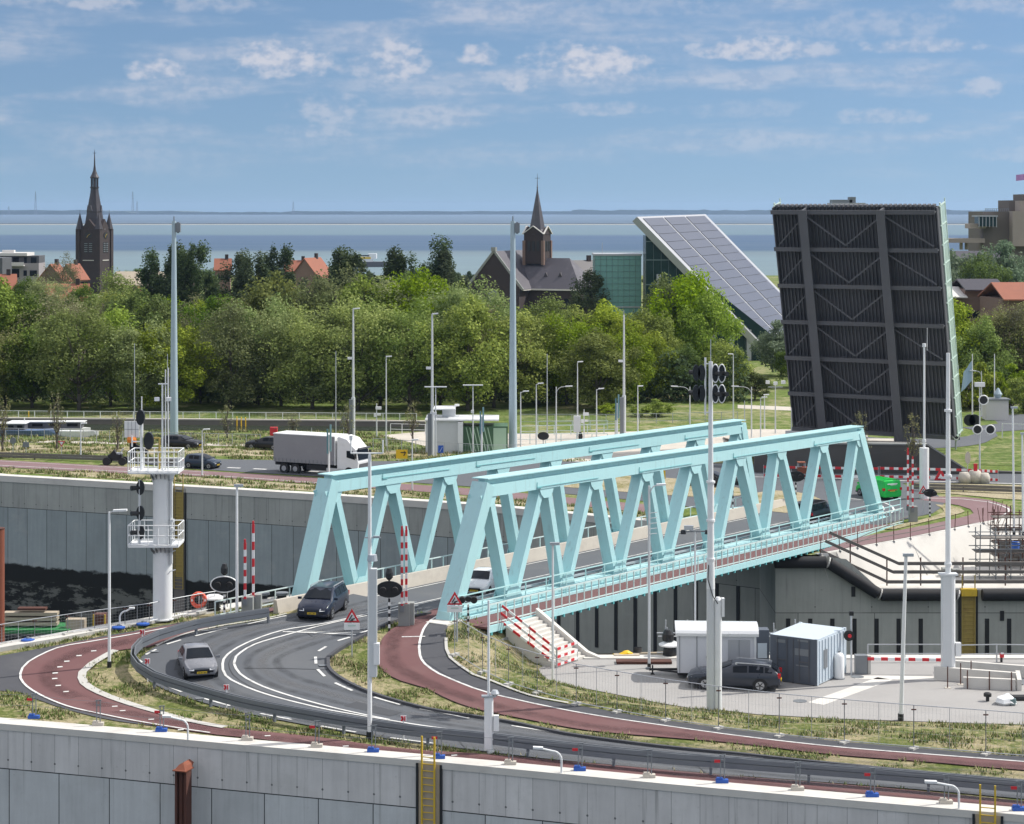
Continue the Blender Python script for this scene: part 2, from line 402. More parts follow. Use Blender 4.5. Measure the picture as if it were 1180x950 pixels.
def wall_mat(name, col, low, joint, upw=1.22, loww=2.6, zsplit=-2.0, algae=None, band=True):
    m = bpy.data.materials.new(name); m.use_nodes = True; MATS[name] = m
    t = NT(m.node_tree); b = t.n['Principled BSDF']
    uv = t.node('ShaderNodeUVMap', uv_map='UVMap').outputs[0]; s_, z_, _ = t.sep(uv)
    up = t.m('GREATER_THAN', z_, zsplit)
    def joints(w, jw):
        k = t.m('DIVIDE', s_, w); fr = t.m('FRACT', k); dd = t.m('MULTIPLY', t.m('MINIMUM', fr, t.m('SUBTRACT', 1.0, fr)), w)
        wn = t.node('ShaderNodeTexWhiteNoise', noise_dimensions='1D'); t.put(wn.inputs['W'], t.m('FLOOR', k))
        return t.m('LESS_THAN', dd, jw), wn.outputs[0]
    ja, ta = joints(upw, .012); jb, tb = joints(loww, .022)
    p3 = t.comb(s_, z_, 0.0); streak = t.noise(t.comb(s_, t.m('MULTIPLY', z_, .08), 0.0), 3.2, 5, .6); blot = t.noise(p3, .45, 6, .62); fine = t.noise(p3, 6., 4)
    c = t.mix(up, low, col)
    tint = t.m('ADD', .90, t.m('MULTIPLY', t.mix(up, tb, ta), .16))
    tint = t.m('MULTIPLY', tint, t.m('ADD', .62, t.m('ADD', t.m('MULTIPLY', streak, .34), t.m('MULTIPLY', blot, .42))))
    sc = t.node('ShaderNodeVectorMath', operation='SCALE'); t.put(sc.inputs[0], c); t.put(sc.inputs['Scale'], tint); c = sc.outputs[0]
    c = t.mix(t.m('MULTIPLY', t.smooth(fine, .6, .8), .25), c, (.12,.12,.12))
    jm = t.m('MAXIMUM', t.m('MULTIPLY', t.m('MULTIPLY', ja, up), .55), t.m('MULTIPLY', jb, t.m('SUBTRACT', 1.0, up)))
    hj = t.m('LESS_THAN', t.m('ABSOLUTE', t.m('SUBTRACT', z_, zsplit)), .025)
    jm = t.m('MAXIMUM', jm, hj)
    c = t.mix(jm, c, joint)
    # tie holes at the foot of each upper joint, rust and water runs
    fr = t.m('FRACT', t.m('DIVIDE', s_, upw)); ds = t.m('MULTIPLY', t.m('MINIMUM', fr, t.m('SUBTRACT', 1.0, fr)), upw); dz = t.m('SUBTRACT', z_, zsplit+.42)
    hole = t.m('LESS_THAN', t.m('ADD', t.m('MULTIPLY', ds, ds), t.m('MULTIPLY', dz, dz)), .0025)
    c = t.mix(t.m('MULTIPLY', hole, .8), c, (.05,.055,.06))
    run = t.noise(t.comb(t.m('MULTIPLY', s_, 3.2), t.m('MULTIPLY', z_, .10), 4.), 1.3, 4, .6)
    c = t.mix(t.m('MULTIPLY', t.m('MULTIPLY', t.smooth(run, .56, .74), t.smooth(z_, zsplit-3.5, -.1)), .55), c, (.13,.135,.125))
    c = t.mix(t.m('MULTIPLY', t.smooth(t.noise(t.comb(t.m('MULTIPLY', s_, .35), t.m('MULTIPLY', z_, .5), 9.), 1.1, 5, .6), .55, .72), .30), c, (.42,.42,.40))
    if algae:
        za, zb = algae
        edge = t.m('ADD', z_, t.m('MULTIPLY', t.m('SUBTRACT', t.noise(t.comb(t.m('MULTIPLY', s_, .5), z_, 2.), .7, 5, .6), .5), 1.6))
        c = t.mix(t.m('SUBTRACT', 1.0, t.smooth(edge, za-.12, za+.12)), c, (.008,.010,.009))
        patch = t.m('MULTIPLY', t.smooth(t.noise(t.comb(t.m('MULTIPLY', s_, .42), z_, 5.), .8, 7, .7), .49, .56), t.m('SUBTRACT', 1.0, t.smooth(edge, zb-.25, zb+.1)))
        c = t.mix(patch, c, (.13,.135,.12))
    t.put(b.inputs['Base Color'], c); b.inputs['Roughness'].default_value = .9
    return m
wall_mat('quay_near', (.58,.57,.56), (.49,.51,.515), (.035,.04,.04))
wall_mat('quay_far', (.35,.36,.335), (.29,.33,.335), (.03,.035,.035), upw=1.25, loww=2.1, zsplit=-3.05, algae=(-8.3,-9.6))
wall_mat('fender_wall', (.36,.37,.335), (.38,.39,.355), (.10,.105,.10), upw=4., loww=5.4, zsplit=-4.4)

def wallstrip(name, P, zt, zb, mat, label=None, cat='wall', nu=False, u0=0.):
    """vertical wall along P (list of Vector xy), zt can be list"""
    mb = MB(); mb.uv = []; s_ = u0
    for i in range(len(P)-1):
        a, b = P[i], P[i+1]; L = (Vector((b.x-a.x, b.y-a.y))).length
        za = zt[i] if isinstance(zt, list) else zt; zc = zt[i+1] if isinstance(zt, list) else zt
        mb.add([(a.x,a.y,zb),(b.x,b.y,zb),(b.x,b.y,zc),(a.x,a.y,za)], [(0,1,2,3)])
        mb.uv.append([(s_,zb),(s_+L,zb),(s_+L,zc),(s_,za)]); s_ += L
    return mb
def coping(mb, P, zt, w, h, inward=1, proud=.08):
    """box-section capping along a polyline, w wide towards the land side"""
    n = len(P); ds = []
    for i in range(n):
        a = P[max(i-1,0)]; b = P[min(i+1,n-1)]; d = Vector((b.x-a.x, b.y-a.y, 0)).normalized(); ds.append(Vector((-d.y, d.x, 0))*inward)
    vs = []
    for i in range(n):
        z = zt[i] if isinstance(zt, list) else zt
        o = P[i]-ds[i]*proud; q = P[i]+ds[i]*(w)
        vs += [(o.x,o.y,z-h),(q.x,q.y,z-h),(q.x,q.y,z),(o.x,o.y,z)]
    fs = []
    for i in range(n-1):
        b = 4*i
        for k in range(4): fs.append((b+k, b+(k+1)%4, b+4+(k+1)%4, b+4+k))
    fs += [(0,1,2,3), (4*n-1,4*n-2,4*n-3,4*n-4)]
    mb.add(vs, fs); return mb

# ================================================================== water, sea, far ground
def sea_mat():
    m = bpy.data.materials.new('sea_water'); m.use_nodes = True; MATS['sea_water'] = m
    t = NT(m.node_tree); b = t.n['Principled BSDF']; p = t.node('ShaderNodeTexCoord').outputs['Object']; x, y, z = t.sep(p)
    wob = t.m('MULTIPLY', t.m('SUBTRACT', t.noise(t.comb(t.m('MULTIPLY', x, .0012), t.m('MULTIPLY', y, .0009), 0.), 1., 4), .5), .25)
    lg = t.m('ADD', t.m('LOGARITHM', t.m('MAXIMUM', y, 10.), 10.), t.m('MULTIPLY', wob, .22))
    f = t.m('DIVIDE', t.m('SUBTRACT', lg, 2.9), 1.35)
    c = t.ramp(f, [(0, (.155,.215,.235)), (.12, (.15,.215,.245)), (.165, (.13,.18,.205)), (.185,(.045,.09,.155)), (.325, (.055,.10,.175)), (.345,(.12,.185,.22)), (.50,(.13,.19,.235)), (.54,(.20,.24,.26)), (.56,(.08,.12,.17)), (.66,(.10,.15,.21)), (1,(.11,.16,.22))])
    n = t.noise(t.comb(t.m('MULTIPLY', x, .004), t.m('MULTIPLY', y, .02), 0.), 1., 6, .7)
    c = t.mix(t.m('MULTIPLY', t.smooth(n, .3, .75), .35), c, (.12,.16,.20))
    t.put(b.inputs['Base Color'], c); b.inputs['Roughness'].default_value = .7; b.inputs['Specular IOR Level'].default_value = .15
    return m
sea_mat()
def lock_water():
    m = bpy.data.materials.new('lock_water'); m.use_nodes = True; MATS['lock_water'] = m
    t = NT(m.node_tree); b = t.n['Principled BSDF']; p = t.node('ShaderNodeTexCoord').outputs['Object']
    b.inputs['Base Color'].default_value = (.028,.04,.024,1); b.inputs['Roughness'].default_value = .12
    bn = t.node('ShaderNodeBump', {'Height': t.noise(p, 1.6, 4, .6), 'Strength': 1.0, 'Distance': .05}); t.put(b.inputs['Normal'], bn.outputs[0])
lock_water()
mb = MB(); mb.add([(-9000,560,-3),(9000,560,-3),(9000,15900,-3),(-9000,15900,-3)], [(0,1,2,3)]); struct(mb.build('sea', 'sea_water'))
mb = MB(); mb.add([(-600,-120,-12.5),(600,-120,-12.5),(600,260,-12.5),(-600,260,-12.5)], [(0,1,2,3)]); struct(mb.build('canal_water', 'lock_water'))

# far lock wall line (top edge) and the wall under the bridge
FW = [far(-700,496), far(-300,516)] + [far(*p) for p in [(0,549.5),(180,560),(370,571.5),(560,584),(755,603)]]
FW += [Vector((18.6, 153.2, ZF))]
EX = 18.6; EY = 144.0
FWs = line(FW, 3)
ksp = min(range(len(FWs)), key=lambda i: abs(FWs[i].x/FWs[i].y-(600-CX)/F))
mb = wallstrip('q', FWs[:ksp+1], ZF-.1, -13.5, 'quay_far'); 
wf = mb.build('quay_wall', 'quay_far'); wallstrip('q', FWs[ksp:], ZF-.1, -13.5, 'fender_wall').build('shaded_section', 'fender_wall', wf); tag(wf, 'tall grey panelled lock wall with black algae band behind the teal bridge', 'wall')
m2 = MB(); coping(m2, FWs, ZF+.12, 1.0, .55); m2.build('coping', 'concrete_white', wf)
# fender wall (camera-facing, east of the recess)
ex = [(EX,EY),(22.2,EY),(23.6,EY),(26.0,EY),(70,EY),(160,EY)]
ez = [-.45,-.45,-.6,-2.75,-2.75,-2.75]
P = [Vector((a,b,0)) for a,b in ex]
mb = wallstrip('e', [Vector((EX,153.2,0))]+P, [-.45]+ez, -13.5, 'fender_wall')
we = mb.build('fender_wall', 'fender_wall'); tag(we, 'grey concrete canal wall with black vertical fender slots right of the bridge', 'wall')
m2 = MB()
for k in range(60):
    X = EX+.9+k*1.56
    if abs(X-31.5) < .9: continue
    m2.cur = 0; m2.box((X, EY-.01, -6.6-2), (.30,.05,7.6))
m2.build('fender_slot', 'black_plastic', we)['kind'] = 'stuff'
m2 = MB()
for k in range(5):    # same slots on the shaded wall under the bridge
    pass
pts = [FW[-3], FW[-2], FW[-1]]
m2 = MB(); LL = line([FW[-3], FW[-2], FW[-1]], 1.63)
for a, b in zip(LL, LL[1:]):
    d = Vector((b.x-a.x, b.y-a.y, 0)).normalized(); nrm = Vector((d.y, -d.x, 0))
    if a.x < 3: continue
    m2.box(Vector((a.x,a.y,-7.5))+nrm*.01, (.30,.06,6.2), math.atan2(d.y, d.x))
m2.build('fender_slot', 'black_plastic', wf)['kind'] = 'stuff'
# big rubber tube fender along the top edge
seg = [((EX-.1,-.75),(22.1,-.75)),((22.35,-.82),(25.75,-2.95)),((26.0,-3.05),(31.2,-3.05)),((33.1,-3.05),(37.7,-3.05)),((38.1,-3.05),(60,-3.05)),((60.4,-3.05),(82,-3.05))]
for i, (a, b) in enumerate(seg):
    m2 = MB(); m2.tube((a[0],EY-.45,a[1]), (b[0],EY-.45,b[1]), .42, n=14)
    o = m2.build('tube_fender', 'rubber', we); smooth_by_angle(o)
m2 = MB()
for a, b in seg: m2.tube((b[0]+.12,EY-.45,b[1]-.02),(b[0]+.2,EY-.45,b[1]-.05), .40, n=12)
m2.build('fender_clamp', 'concrete_white', we)
# dark round hatches in the wall
for (hx, hz) in ((37.0,-6.2),(37.0,-8.9),(34.6,-4.6),(24.1,-2.9+.0)):
    m2 = MB(); m2.box((hx,EY-.02,hz), (.62 if hx>36 else .28,.08,.6 if hx>36 else .7)); m2.build('hatch', 'black_plastic', we)

# far ground
RB = [at(*p, ZF) for p in [(944,640),(964,637),(1049,622),(1129,605),(1167,598),(1260,590),(1500,585)]]    # edge above the white retaining slope
ring = FWs + [Vector((EX,EY,0)), Vector((22.0,EY,0))] + line([V2(p) for p in RB], 3) + [Vector((420,165,0)), Vector((700,380,0)), Vector((700,765,0)), Vector((-700,765,0)), Vector((-700,260,0))]
struct(sheet('ground', ring, FZ, 0, 'grass_far', res=40))
# terrace below the retaining slope, and the slope itself
rb = line([V2(p) for p in RB], 2)
ring = [Vector((22.0,EY,0)), Vector((160,EY,0)), Vector((160,172,0))] + list(reversed([p for p in rb]))
o = sheet('platform', ring, lambda x,y: -2.75, 0, 'concrete_white'); struct(o)
mb = MB()
def rbz(p): return ZF
for a, b in zip(rb, rb[1:]):
    d = Vector((b.x-a.x,b.y-a.y,0)).normalized(); nn = Vector((d.y,-d.x,0))
    lo = 1.5
    a2, b2 = a+nn*lo, b+nn*lo
    if a2.y < EY+.05: a2.y = EY+.05
    if b2.y < EY+.05: b2.y = EY+.05
    mb.add([(a2.x,a2.y,-2.76),(b2.x,b2.y,-2.76),(b.x,b.y,ZF+.06),(a.x,a.y,ZF+.06)], [(0,1,2,3)])
    a3, b3 = a-nn*.5, b-nn*.5
    mb.add([(a.x,a.y,ZF+.06),(b.x,b.y,ZF+.06),(b3.x,b3.y,ZF+.06),(a3.x,a3.y,ZF+.06)], [(0,1,2,3)])
o = mb.build('retaining_wall', 'concrete_white'); tag(o, 'bright white sloping concrete bank under the bike path right of the bridge', 'wall')
# sloping white wedge by the wall step
mb = MB(); mb.add([(22.4,EY+.02,-.45),(25.9,EY+.02,-2.74),(25.9,EY+1.9,-2.74),(22.4,EY+1.9,-.45)], [(0,1,2,3)]); mb.build('sloping_edge', 'concrete_white', o)

# ------------------------------------------------------------------ near land
OE = [(-400,800),(-150,824),(0,836),(130,847),(260,859),(380,869.5),(510,881),(630,892.5),(760,905),(860,914),(960,923),(1070,932.5),(1180,942),(1400,962),(1900,1005)]
NW = catmull([at(*p, 0) for p in OE], 1.2)
LB = [near(*p) for p in [(-400,800),(-150,768),(0,743),(60,733),(120,722),(180,712.5),(250,700.5),(300,692),(338,687)]]
LBs = catmull(LB, 1.0)
ring = NW + [V2(p) for p in YARD[-2:]] + [Vector((p.x,p.y,0)) for p in reversed(line([YARD[0], YARD[-1]], 4))][:]
ring = NW + [Vector((YARD[-2].x,YARD[-2].y,0)), Vector((YARD[-1].x,YARD[-1].y,0))] + list(reversed(line([V2(YARD[0]),V2(YARD[-1])], 4)))[1:]
AB = []
# bridge frame
BL = Vector((-3.35,112.2,0)); U = Vector((0.548,0.8365,0)); NRM = Vector((0.8365,-0.548,0)); BLEN = 59.0; BW = 9.7
def bz(s): return 1.55 + (-.3-1.55)*s/BLEN
def BP(s, n, h): q = BL+U*s+NRM*n; return Vector((q.x, q.y, bz(s)+h))
AB += [BP(4.4,3.4,0), BP(4.4,2.6,0), BP(.6,2.6,0), BP(.6,-BW-.6,0)]
ring += AB + list(reversed(LBs))
def TN(x, y): return TZ(x, y)
struct(sheet('verge', ring, TN, 0, 'grass_near', res=.8))
mb = wallstrip('n', NW, -.06, -13.5, 'quay_near', u0=.55); wn = mb.build('quay_wall', 'quay_near'); tag(wn, 'smooth grey panelled lock wall with ladders along the bottom of the photo', 'wall')
m2 = MB(); coping(m2, NW, .10, .95, .30, 1, .05); m2.build('coping', 'concrete_white', wn)
mb = wallstrip('l', LBs, [p.z-.06 for p in LBs], -13.5, 'quay_near'); wl = mb.build('quay_wall', 'quay_near'); tag(wl, 'canal bank wall carrying the white column and the left bike path', 'wall')
m2 = MB(); coping(m2, LBs, [p.z+.10 for p in LBs], 1.1, .4, -1, .05); m2.build('coping', 'concrete_white', wl)
# yard edge wall
YE = line([V2(YARD[0]), V2(YARD[-1])], 4)
mb = wallstrip('y', YE, ZY-.05, -13.5, 'quay_near'); wy = mb.build('quay_wall', 'quay_near'); tag(wy, 'canal bank wall along the far edge of the pale yard', 'wall')
m2 = MB(); coping(m2, YE, ZY+.10, .8, .4, -1, .05); m2.build('coping', 'concrete_white', wy)
# abutment under the left bridge end
mb = MB()
a, b = BP(.55,3.1,0), BP(.55,-BW-1.2,0)
mb.bar((a.x,a.y,-6.6),(b.x,b.y,-6.6), 1.0, 14.6)
o = mb.build('abutment', 'concrete_grey'); struct(o)
# abutment, right end
mb = MB(); a, b = BP(BLEN+.6,3.2,0), BP(BLEN+.6,-BW-1.4,0); mb.bar((a.x,a.y,-7.1),(b.x,b.y,-7.1), 1.6, 13.2); struct(mb.build('abutment', 'concrete_grey'))

def ringpx(*sides):
    r = []
    for s_ in sides: r += s_
    return r
def NP(L): return catmull([near(*p) for p in L], .7)
# yard surface
yr = YARD
struct(sheet('yard', line([V2(p) for p in YARD]+[V2(YARD[0])], 1.5)[:-1], lambda x,y: ZY, .035, 'paving'))
# paler slab joints on the yard
mb = MB(); 
for L in ([(940,812),(1020,783)], [(985,781),(1090,783)], [(1100,779),(1180,783),(1300,789)]): ribbon_mb(mb, line([yardp(*p) for p in L], 1), .9 if L[0][0] in (940,985) else .5, lambda x,y: ZY, .042)
o = mb.build('slab_strip', 'concrete_white'); struct(o)

# asphalt (left area + service strip) -----------------------------------------
up = [(-400,812),(-150,782),(0,756.5),(60,745.5),(110,735.5),(176,724),(250,711),(305,701),(345,697)]
lo = [(345,702),(300,708),(262,717),(235,725),(200,737),(170,747),(133,751),(106,766.5),(95,776.5),(97,789),(115,800),(144,811),(188,824),(221,833),(259,840)]
lo2 = [(300,851),(250,846),(200,840),(150,834),(120,829),(90,822),(60,813),(40,806),(0,797),(-150,812),(-400,832)]
R1 = NP(up) + NP(lo) + NP(lo2)
struct(sheet('path', R1, TN, .035, 'asphalt_dark', res=1.5))
# red bike path (outer bend)
o_in = [(330,703),(300,708),(262,717.5),(235,725.5),(200,737),(170,747),(133,751),(106,766.5),(95,776.5),(97,789),(115,800),(144,811),(188,824),(221,833),(259,840),(360,850),(438,861),(489,866),(560,870.5),(650,878.5),(760,888),(850,896),(960,904.5),(1070,914),(1180,924.7),(1500,953)]
o_out = [(1500,962),(1180,933.2),(1070,923.5),(960,913.5),(850,905),(760,896.5),(650,886.5),(560,878.5),(489,872.5),(438,868),(360,861),(300,853),(250,848),(221,844),(155,833),(110.5,824),(77,816),(44,802),(26.5,788.6),(23,777.6),(33,763),(66,746.6),(97,740),(150,730.5),(200,721),(250,712),(300,703.5),(330,699.5)]
R2 = NP(o_in)+NP(o_out)
struct(sheet('bike_path', R2, TN, .055, 'red_path', res=1.5))
# main road on the near side
r_out = [(395,683),(352,704),(330,709),(300,716),(260,722),(215,732),(180,746),(163,758),(158,769),(166,781),(188,795),(225,808),(285,823.5),(350,836),(440,851.5),(500,859.5),(620,874.5),(760,889-1.5),(850,895),(960,903.5),(1070,912),(1180,922),(1500,950)]
r_in = [(1500,925),(1180,903),(1070,892.5),(960,882.5),(852,871),(760,862),(721,857),(655,848),(588,834),(510,822),(482,816),(449,807),(418,796),(391.5,782),(380.5,771),(380,760),(391.5,751),(416,737),(440,725),(462,716),(492,703)]
R3 = NP(r_out)+NP(r_in)
struct(sheet('road', R3, TN, .05, 'asphalt', res=1.5))
# second bike path + service strip
b_lo = [(1500,912),(1180,889),(1070,879.5),(960,871),(850,858),(760,850.6),(677,843),(610,831),(544,817),(510,804),(493,795),(462,786),(442,775),(434.6,762),(436,748),(442,735),(450,727),(463,720)]
b_up = [(505,702),(560,692),(575,696),(566,703),(530,712),(516,723),(514,737),(514.5,750),(519,760),(530,769),(545,779),(568,787),(610,803),(655,812),(699,819.6),(760,829.6),(850,842),(960,854.5),(1070,864),(1180,873),(1500,895)]
R4 = NP(b_lo)+NP(b_up)
struct(sheet('path', R4, TN, .04, 'asphalt_dark', res=1.2))
w_ln = [(556,697),(530,702),(505,711),(491,722),(485,735),(483,748),(484,757),(490,767),(506,778),(522,785),(560,799),(633,816),(699,828),(760,837),(850,849.5),(960,862),(1070,871),(1180,879.5),(1500,902)]
R5 = NP(b_lo)+NP([(500,703),(556,693)]) + NP(w_ln)
struct(sheet('bike_path', R5, TN, .062, 'red_path', res=1.2))
# kerb band between red path and grass
mb = MB(); ribbon_mb(mb, NP([(133,751),(106,766.5),(95,776.5),(97,789),(115,800),(144,811),(188,824),(221,833),(259,840)]), .42, TN, .09); struct(mb.build('kerb', 'kerb'))
mb = MB()
for L in ([(497,709),(462,716),(440,725),(416,737),(391.5,751),(380,760),(380.5,771),(391.5,782),(418,796),(449,807),(482,816),(510,822),(588,834),(655,848),(760,862),(852,871),(960,882.5),(1180,903),(1500,925)],):
    pts = NP(L)
    n = len(pts)
    c2 = MB(); coping(mb, [p+Vector((0,0,0)) for p in pts], [TN(p.x,p.y)+.17 for p in pts], .18, .2, -1, 0)
struct(mb.build('kerb', 'asphalt_dark'))
mb = MB()
for L in ([(514,737),(514.5,750),(519,760),(530,769),(545,779),(568,787),(610,803),(655,812)], [(330,709),(300,716),(260,722),(215,732),(180,746)]): ribbon_mb(mb, NP(L), .16, TN, .10)
struct(mb.build('kerb', 'kerb'))
# paved concrete apron beside the inside bend of the road
ap = NP([(425,722),(405,731),(388,739),(371,752),(366,762),(368,772),(380,783),(395,790)]) + NP([(392,782),(382,771),(381,760),(392,751),(416,737),(438,725)])

# ------------------------------------------------------------------ painted markings, near side
mk = MB()
def paint(L, w=.12, zf=TN, off=.072, P=near): ribbon_mb(mk, catmull([P(*p) for p in L], .6), w, zf, off)
Lout = [(480,695),(440,705),(378,719),(325,728),(283,743),(262,756),(256.5,766.5),(260,780),(276.5,790),(305,801),(349.5,813),(383,820.5),(427,829.5),(475,838),(510,843.5),(620,858),(760,874)]
Lin = [(482,699),(440,707.5),(399.5,715.6),(336,731.5),(293.5,744),(272,758),(269.6,766),(276.6,778),(294,788.6),(316,797.5),(360.6,811),(405,822),(449,831),(510,841),(620,856),(760,872)]
paint(Lout[:12], .13); paint(Lin[:13], .13)
paint([(383,820.5),(427,828),(475,836),(510,841),(620,856),(760,872),(960,893),(1180,912)], .13)
paint([(326,729.5),(344,730),(380,731.5),(410,733)], .16)
paint([(60,-1)] if 0 else [(350,728.7),(405,731)], .05)
for a, b in (((540,829.6),(500,821)),((589.6,838),(640,846)),((694.6,854),(754,861.7)),((367,752),(376,746.6)),((363.6,758.5),(364,766.5)),((366,773),(374,781)),((386,788.6),(406,797.5)),((431,805),(461,813.6)),((484,818.5),(500,821.5)),((389,740),(403,736)),((415,731),(432,726)),((815,868),(880,875)),((940,881),(1000,887.5)),((1060,893),(1120,898.5))): paint([a, b], .15)
for a, b in (((192,744),(208.5,739)),((168,756),(180,750)),((160,762),(163.5,765)),((166.6,776.7),(176.5,783)),((190,791),(209.6,799)),((235,806.5),(265,815)),((300,824),(336,831)),((370,838.5),(410,845.5)),((450,852),(500,858.5)),((225,734.5),(262,725.5)),((285,721),(330,711))): paint([a, b], .14)
paint([(300,707),(250,714.5),(200,723.5),(150,733),(97,742),(66,748),(33,764),(23.5,777.6),(27,788.6),(44,801),(77,815),(110.5,823),(155,832),(221,843),(242,846)], .12)
paint(w_ln[:-1], .13)
paint([(463,735.5),(490,735)], .12)
paint([(300,710),(250,718),(215,726.5)], .08)
for i, (qx, qy) in enumerate([(105,752),(88,757.5),(74,764),(66,770.5),(60.5,777.6),(60,784),(64,792),(73,799),(129,816),(138,821),(171,831),(60+145,843),(305,850),(395,862),(520,872.5)]): 
    d = near(qx,qy); ribbon_mb(mk, [d, d+Vector((.26,.05,0))], .14, TN, .075)
struct(mk.build('road_marking', 'road_paint'))

# ------------------------------------------------------------------ far side surfaces
def FP(L, st=3): return catmull([far(*p) for p in L], st)
struct(sheet('bike_path', FP([(-400,517),(-100,531),(0,538.5),(120,545),(240,550),(365,558.5),(450,564.5),(560,573),(700,587),(748,592)])+FP([(760,583),(700,578),(560,565),(450,557),(365,551),(240,543.5),(120,537),(0,530.5),(-100,524),(-400,511)]), FZ, .03, 'purple_path'))
struct(sheet('road', FP([(-400,508),(-100,522),(0,527.5),(120,531)][2:]+[(150,534),(240,542),(365,549.5),(560,562.5),(700,574),(790,584),(900,603),(1012,606)], 3)+FP([(1075,592),(1088,580),(1072,566),(1040,557.5),(1180,559),(1500,566)],2)+FP([(1500,549),(1180,547),(1000,541),(850,535),(700,533),(560,531),(440,532),(365,531.5),(240,529.5),(150,527.5),(60,525)], 3), FZ, .035, 'asphalt'))
# verge islands inside the junction
struct(sheet('verge', FP([(600,558),(700,566),(760,571),(830,574),(860,568),(820,556),(720,549),(620,546)], 2)[:], FZ, .06, 'dry_verge'))
struct(sheet('verge', FP([(860,585),(905,592),(950,583),(930,570),(890,566),(858,572)], 1.5), FZ, .06, 'dry_verge'))
struct(sheet('verge', FP([(1055,557.5),(1180,560),(1500,568),(1500,580),(1180,577),(1150,575),(1110,571),(1075,568)], 2), FZ, .05, 'dry_verge'))
struct(sheet('bike_path', FP([(1060,573),(1110,573.5),(1145,578),(1165,586),(1163,593),(1145,600),(1110,606),(1050,619),(1000,628),(946,640)],1.5)+FP([(944,632),(985,621),(1040,611),(1090,601),(1122,592),(1105,583),(1062,577)],1.5), FZ, .045, 'purple_path'))
struct(sheet('verge', FP([(1092,596),(1112,590),(1098,584),(1078,582),(1088,590),(1060,600),(1012,610),(1030,611)],1.0), FZ, .055, 'dry_verge'))
struct(sheet('verge', FP([(-400,520),(-100,537),(0,543.5),(200,556),(370,567),(560,579),(750,598)],3)+FP([(750,593),(560,574.5),(370,560),(200,549),(0,540),(-100,533),(-400,518)],3), FZ, .02, 'dry_verge'))
struct(sheet('verge', FP([(-400,502),(-100,512),(0,513),(200,516),(400,519),(520,521)],3)+FP([(520,528),(400,528),(200,524),(0,521.5),(-100,520),(-400,508)],3), FZ, .025, 'dry_verge'))
struct(sheet('footpath', FP([(-400,499),(0,507),(200,511),(330,513)],3)+FP([(330,515),(200,513.5),(0,509.5),(-400,501)],3), FZ, .03, 'concrete_warm'))
struct(sheet('field', FP([(-400,464),(0,470),(500,472),(900,470)],5)+FP([(900,484),(500,484),(0,482),(-400,478)],5), FZ, .02, 'grass_lush'))
# old lock basin: dark walled channel across the middle distance
struct(sheet('channel_water', FP([(-400,485),(0,489),(200,490.5),(400,492),(490,493),(490,497.5),(400,497),(200,496.5),(0,495),(-400,490)],5), FZ, .03, 'lock_water'))
mb = MB(); P_ = FP([(-400,484.5),(0,488.6),(200,490),(400,491.6),(490,492.6)],5); m_ = wallstrip('c', P_, ZF+.65, ZF-.4, 'timber_dark'); 
m_.uv = None; o = m_.build('sheet_pile_wall', 'timber_dark'); tag(o, 'low dark sheet pile wall along the old channel before the wood', 'wall')
m2 = MB(); coping(m2, P_, ZF+.72, .5, .15); m2.build('coping', 'concrete_warm', o)
# wide paved quay around the equipment building and the gates
struct(sheet('quay_paving', FP([(440,502),(480,512),(520,521),(600,530),(760,533),(900,520),(1000,512)],3)+FP([(1000,497),(880,495),(760,497),(600,500),(500,497)],3), FZ, .028, 'concrete_warm'))
struct(sheet('road', FP([(905,497),(930,495),(1010,505),(1100,505),(1125,498),(1100,490),(1110,482),(1180,478),(1500,474)],2)+FP([(1500,490),(1180,496),(1150,503),(1130,512),(1080,517),(1000,515),(905,511)],2), FZ, .04, 'asphalt'))
struct(sheet('field', FP([(1120,536),(1500,542),(1500,500),(1180,502),(1155,508),(1135,517)],3), FZ, .03, 'grass_lush'))
struct(sheet('field', FP([(1095,494),(1150,489),(1135,482),(1115,479),(1095,482)],3), FZ, .06, 'grass_lush'))
struct(sheet('road', FP([(850,467),(930,470),(1010,474)],4)+FP([(1010,478),(930,474.5),(850,471)],4), FZ, .035, 'concrete_warm'))
mk = MB()
def fpaint(L, w=.14, off=.05): ribbon_mb(mk, catmull([far(*p) for p in L], 1.5), w, FZ, off)
fpaint([(0,537),(120,543),(240,548.5),(365,557)], .15); fpaint([(0,532),(120,538.5),(240,545)], .10)
fpaint([(660,556),(760,561.5),(850,569),(930,573)], .22); fpaint([(700,533.8),(850,537)], .2)
fpaint([(960,552),(1060,555),(1180,558.4),(1400,564)], .3); fpaint([(800,549),(960,552)], .2)
fpaint([(1027,592),(1030,588),(1028,584),(1020,580.5),(1004,577.5),(960,574)], .16); fpaint([(1016,590.5),(1018.5,587.5),(1017,584.3),(1010,581),(995,579)], .16)
fpaint([(1066,575),(1110,576),(1140,579.5),(1162,587),(1163,590.5),(1155,595)], .16, .06)
for i in range(5): fpaint([(262+i*30,539.5+i*1.4),(277+i*30,540.2+i*1.4)], .45)
struct(mk.build('road_marking', 'road_paint'))

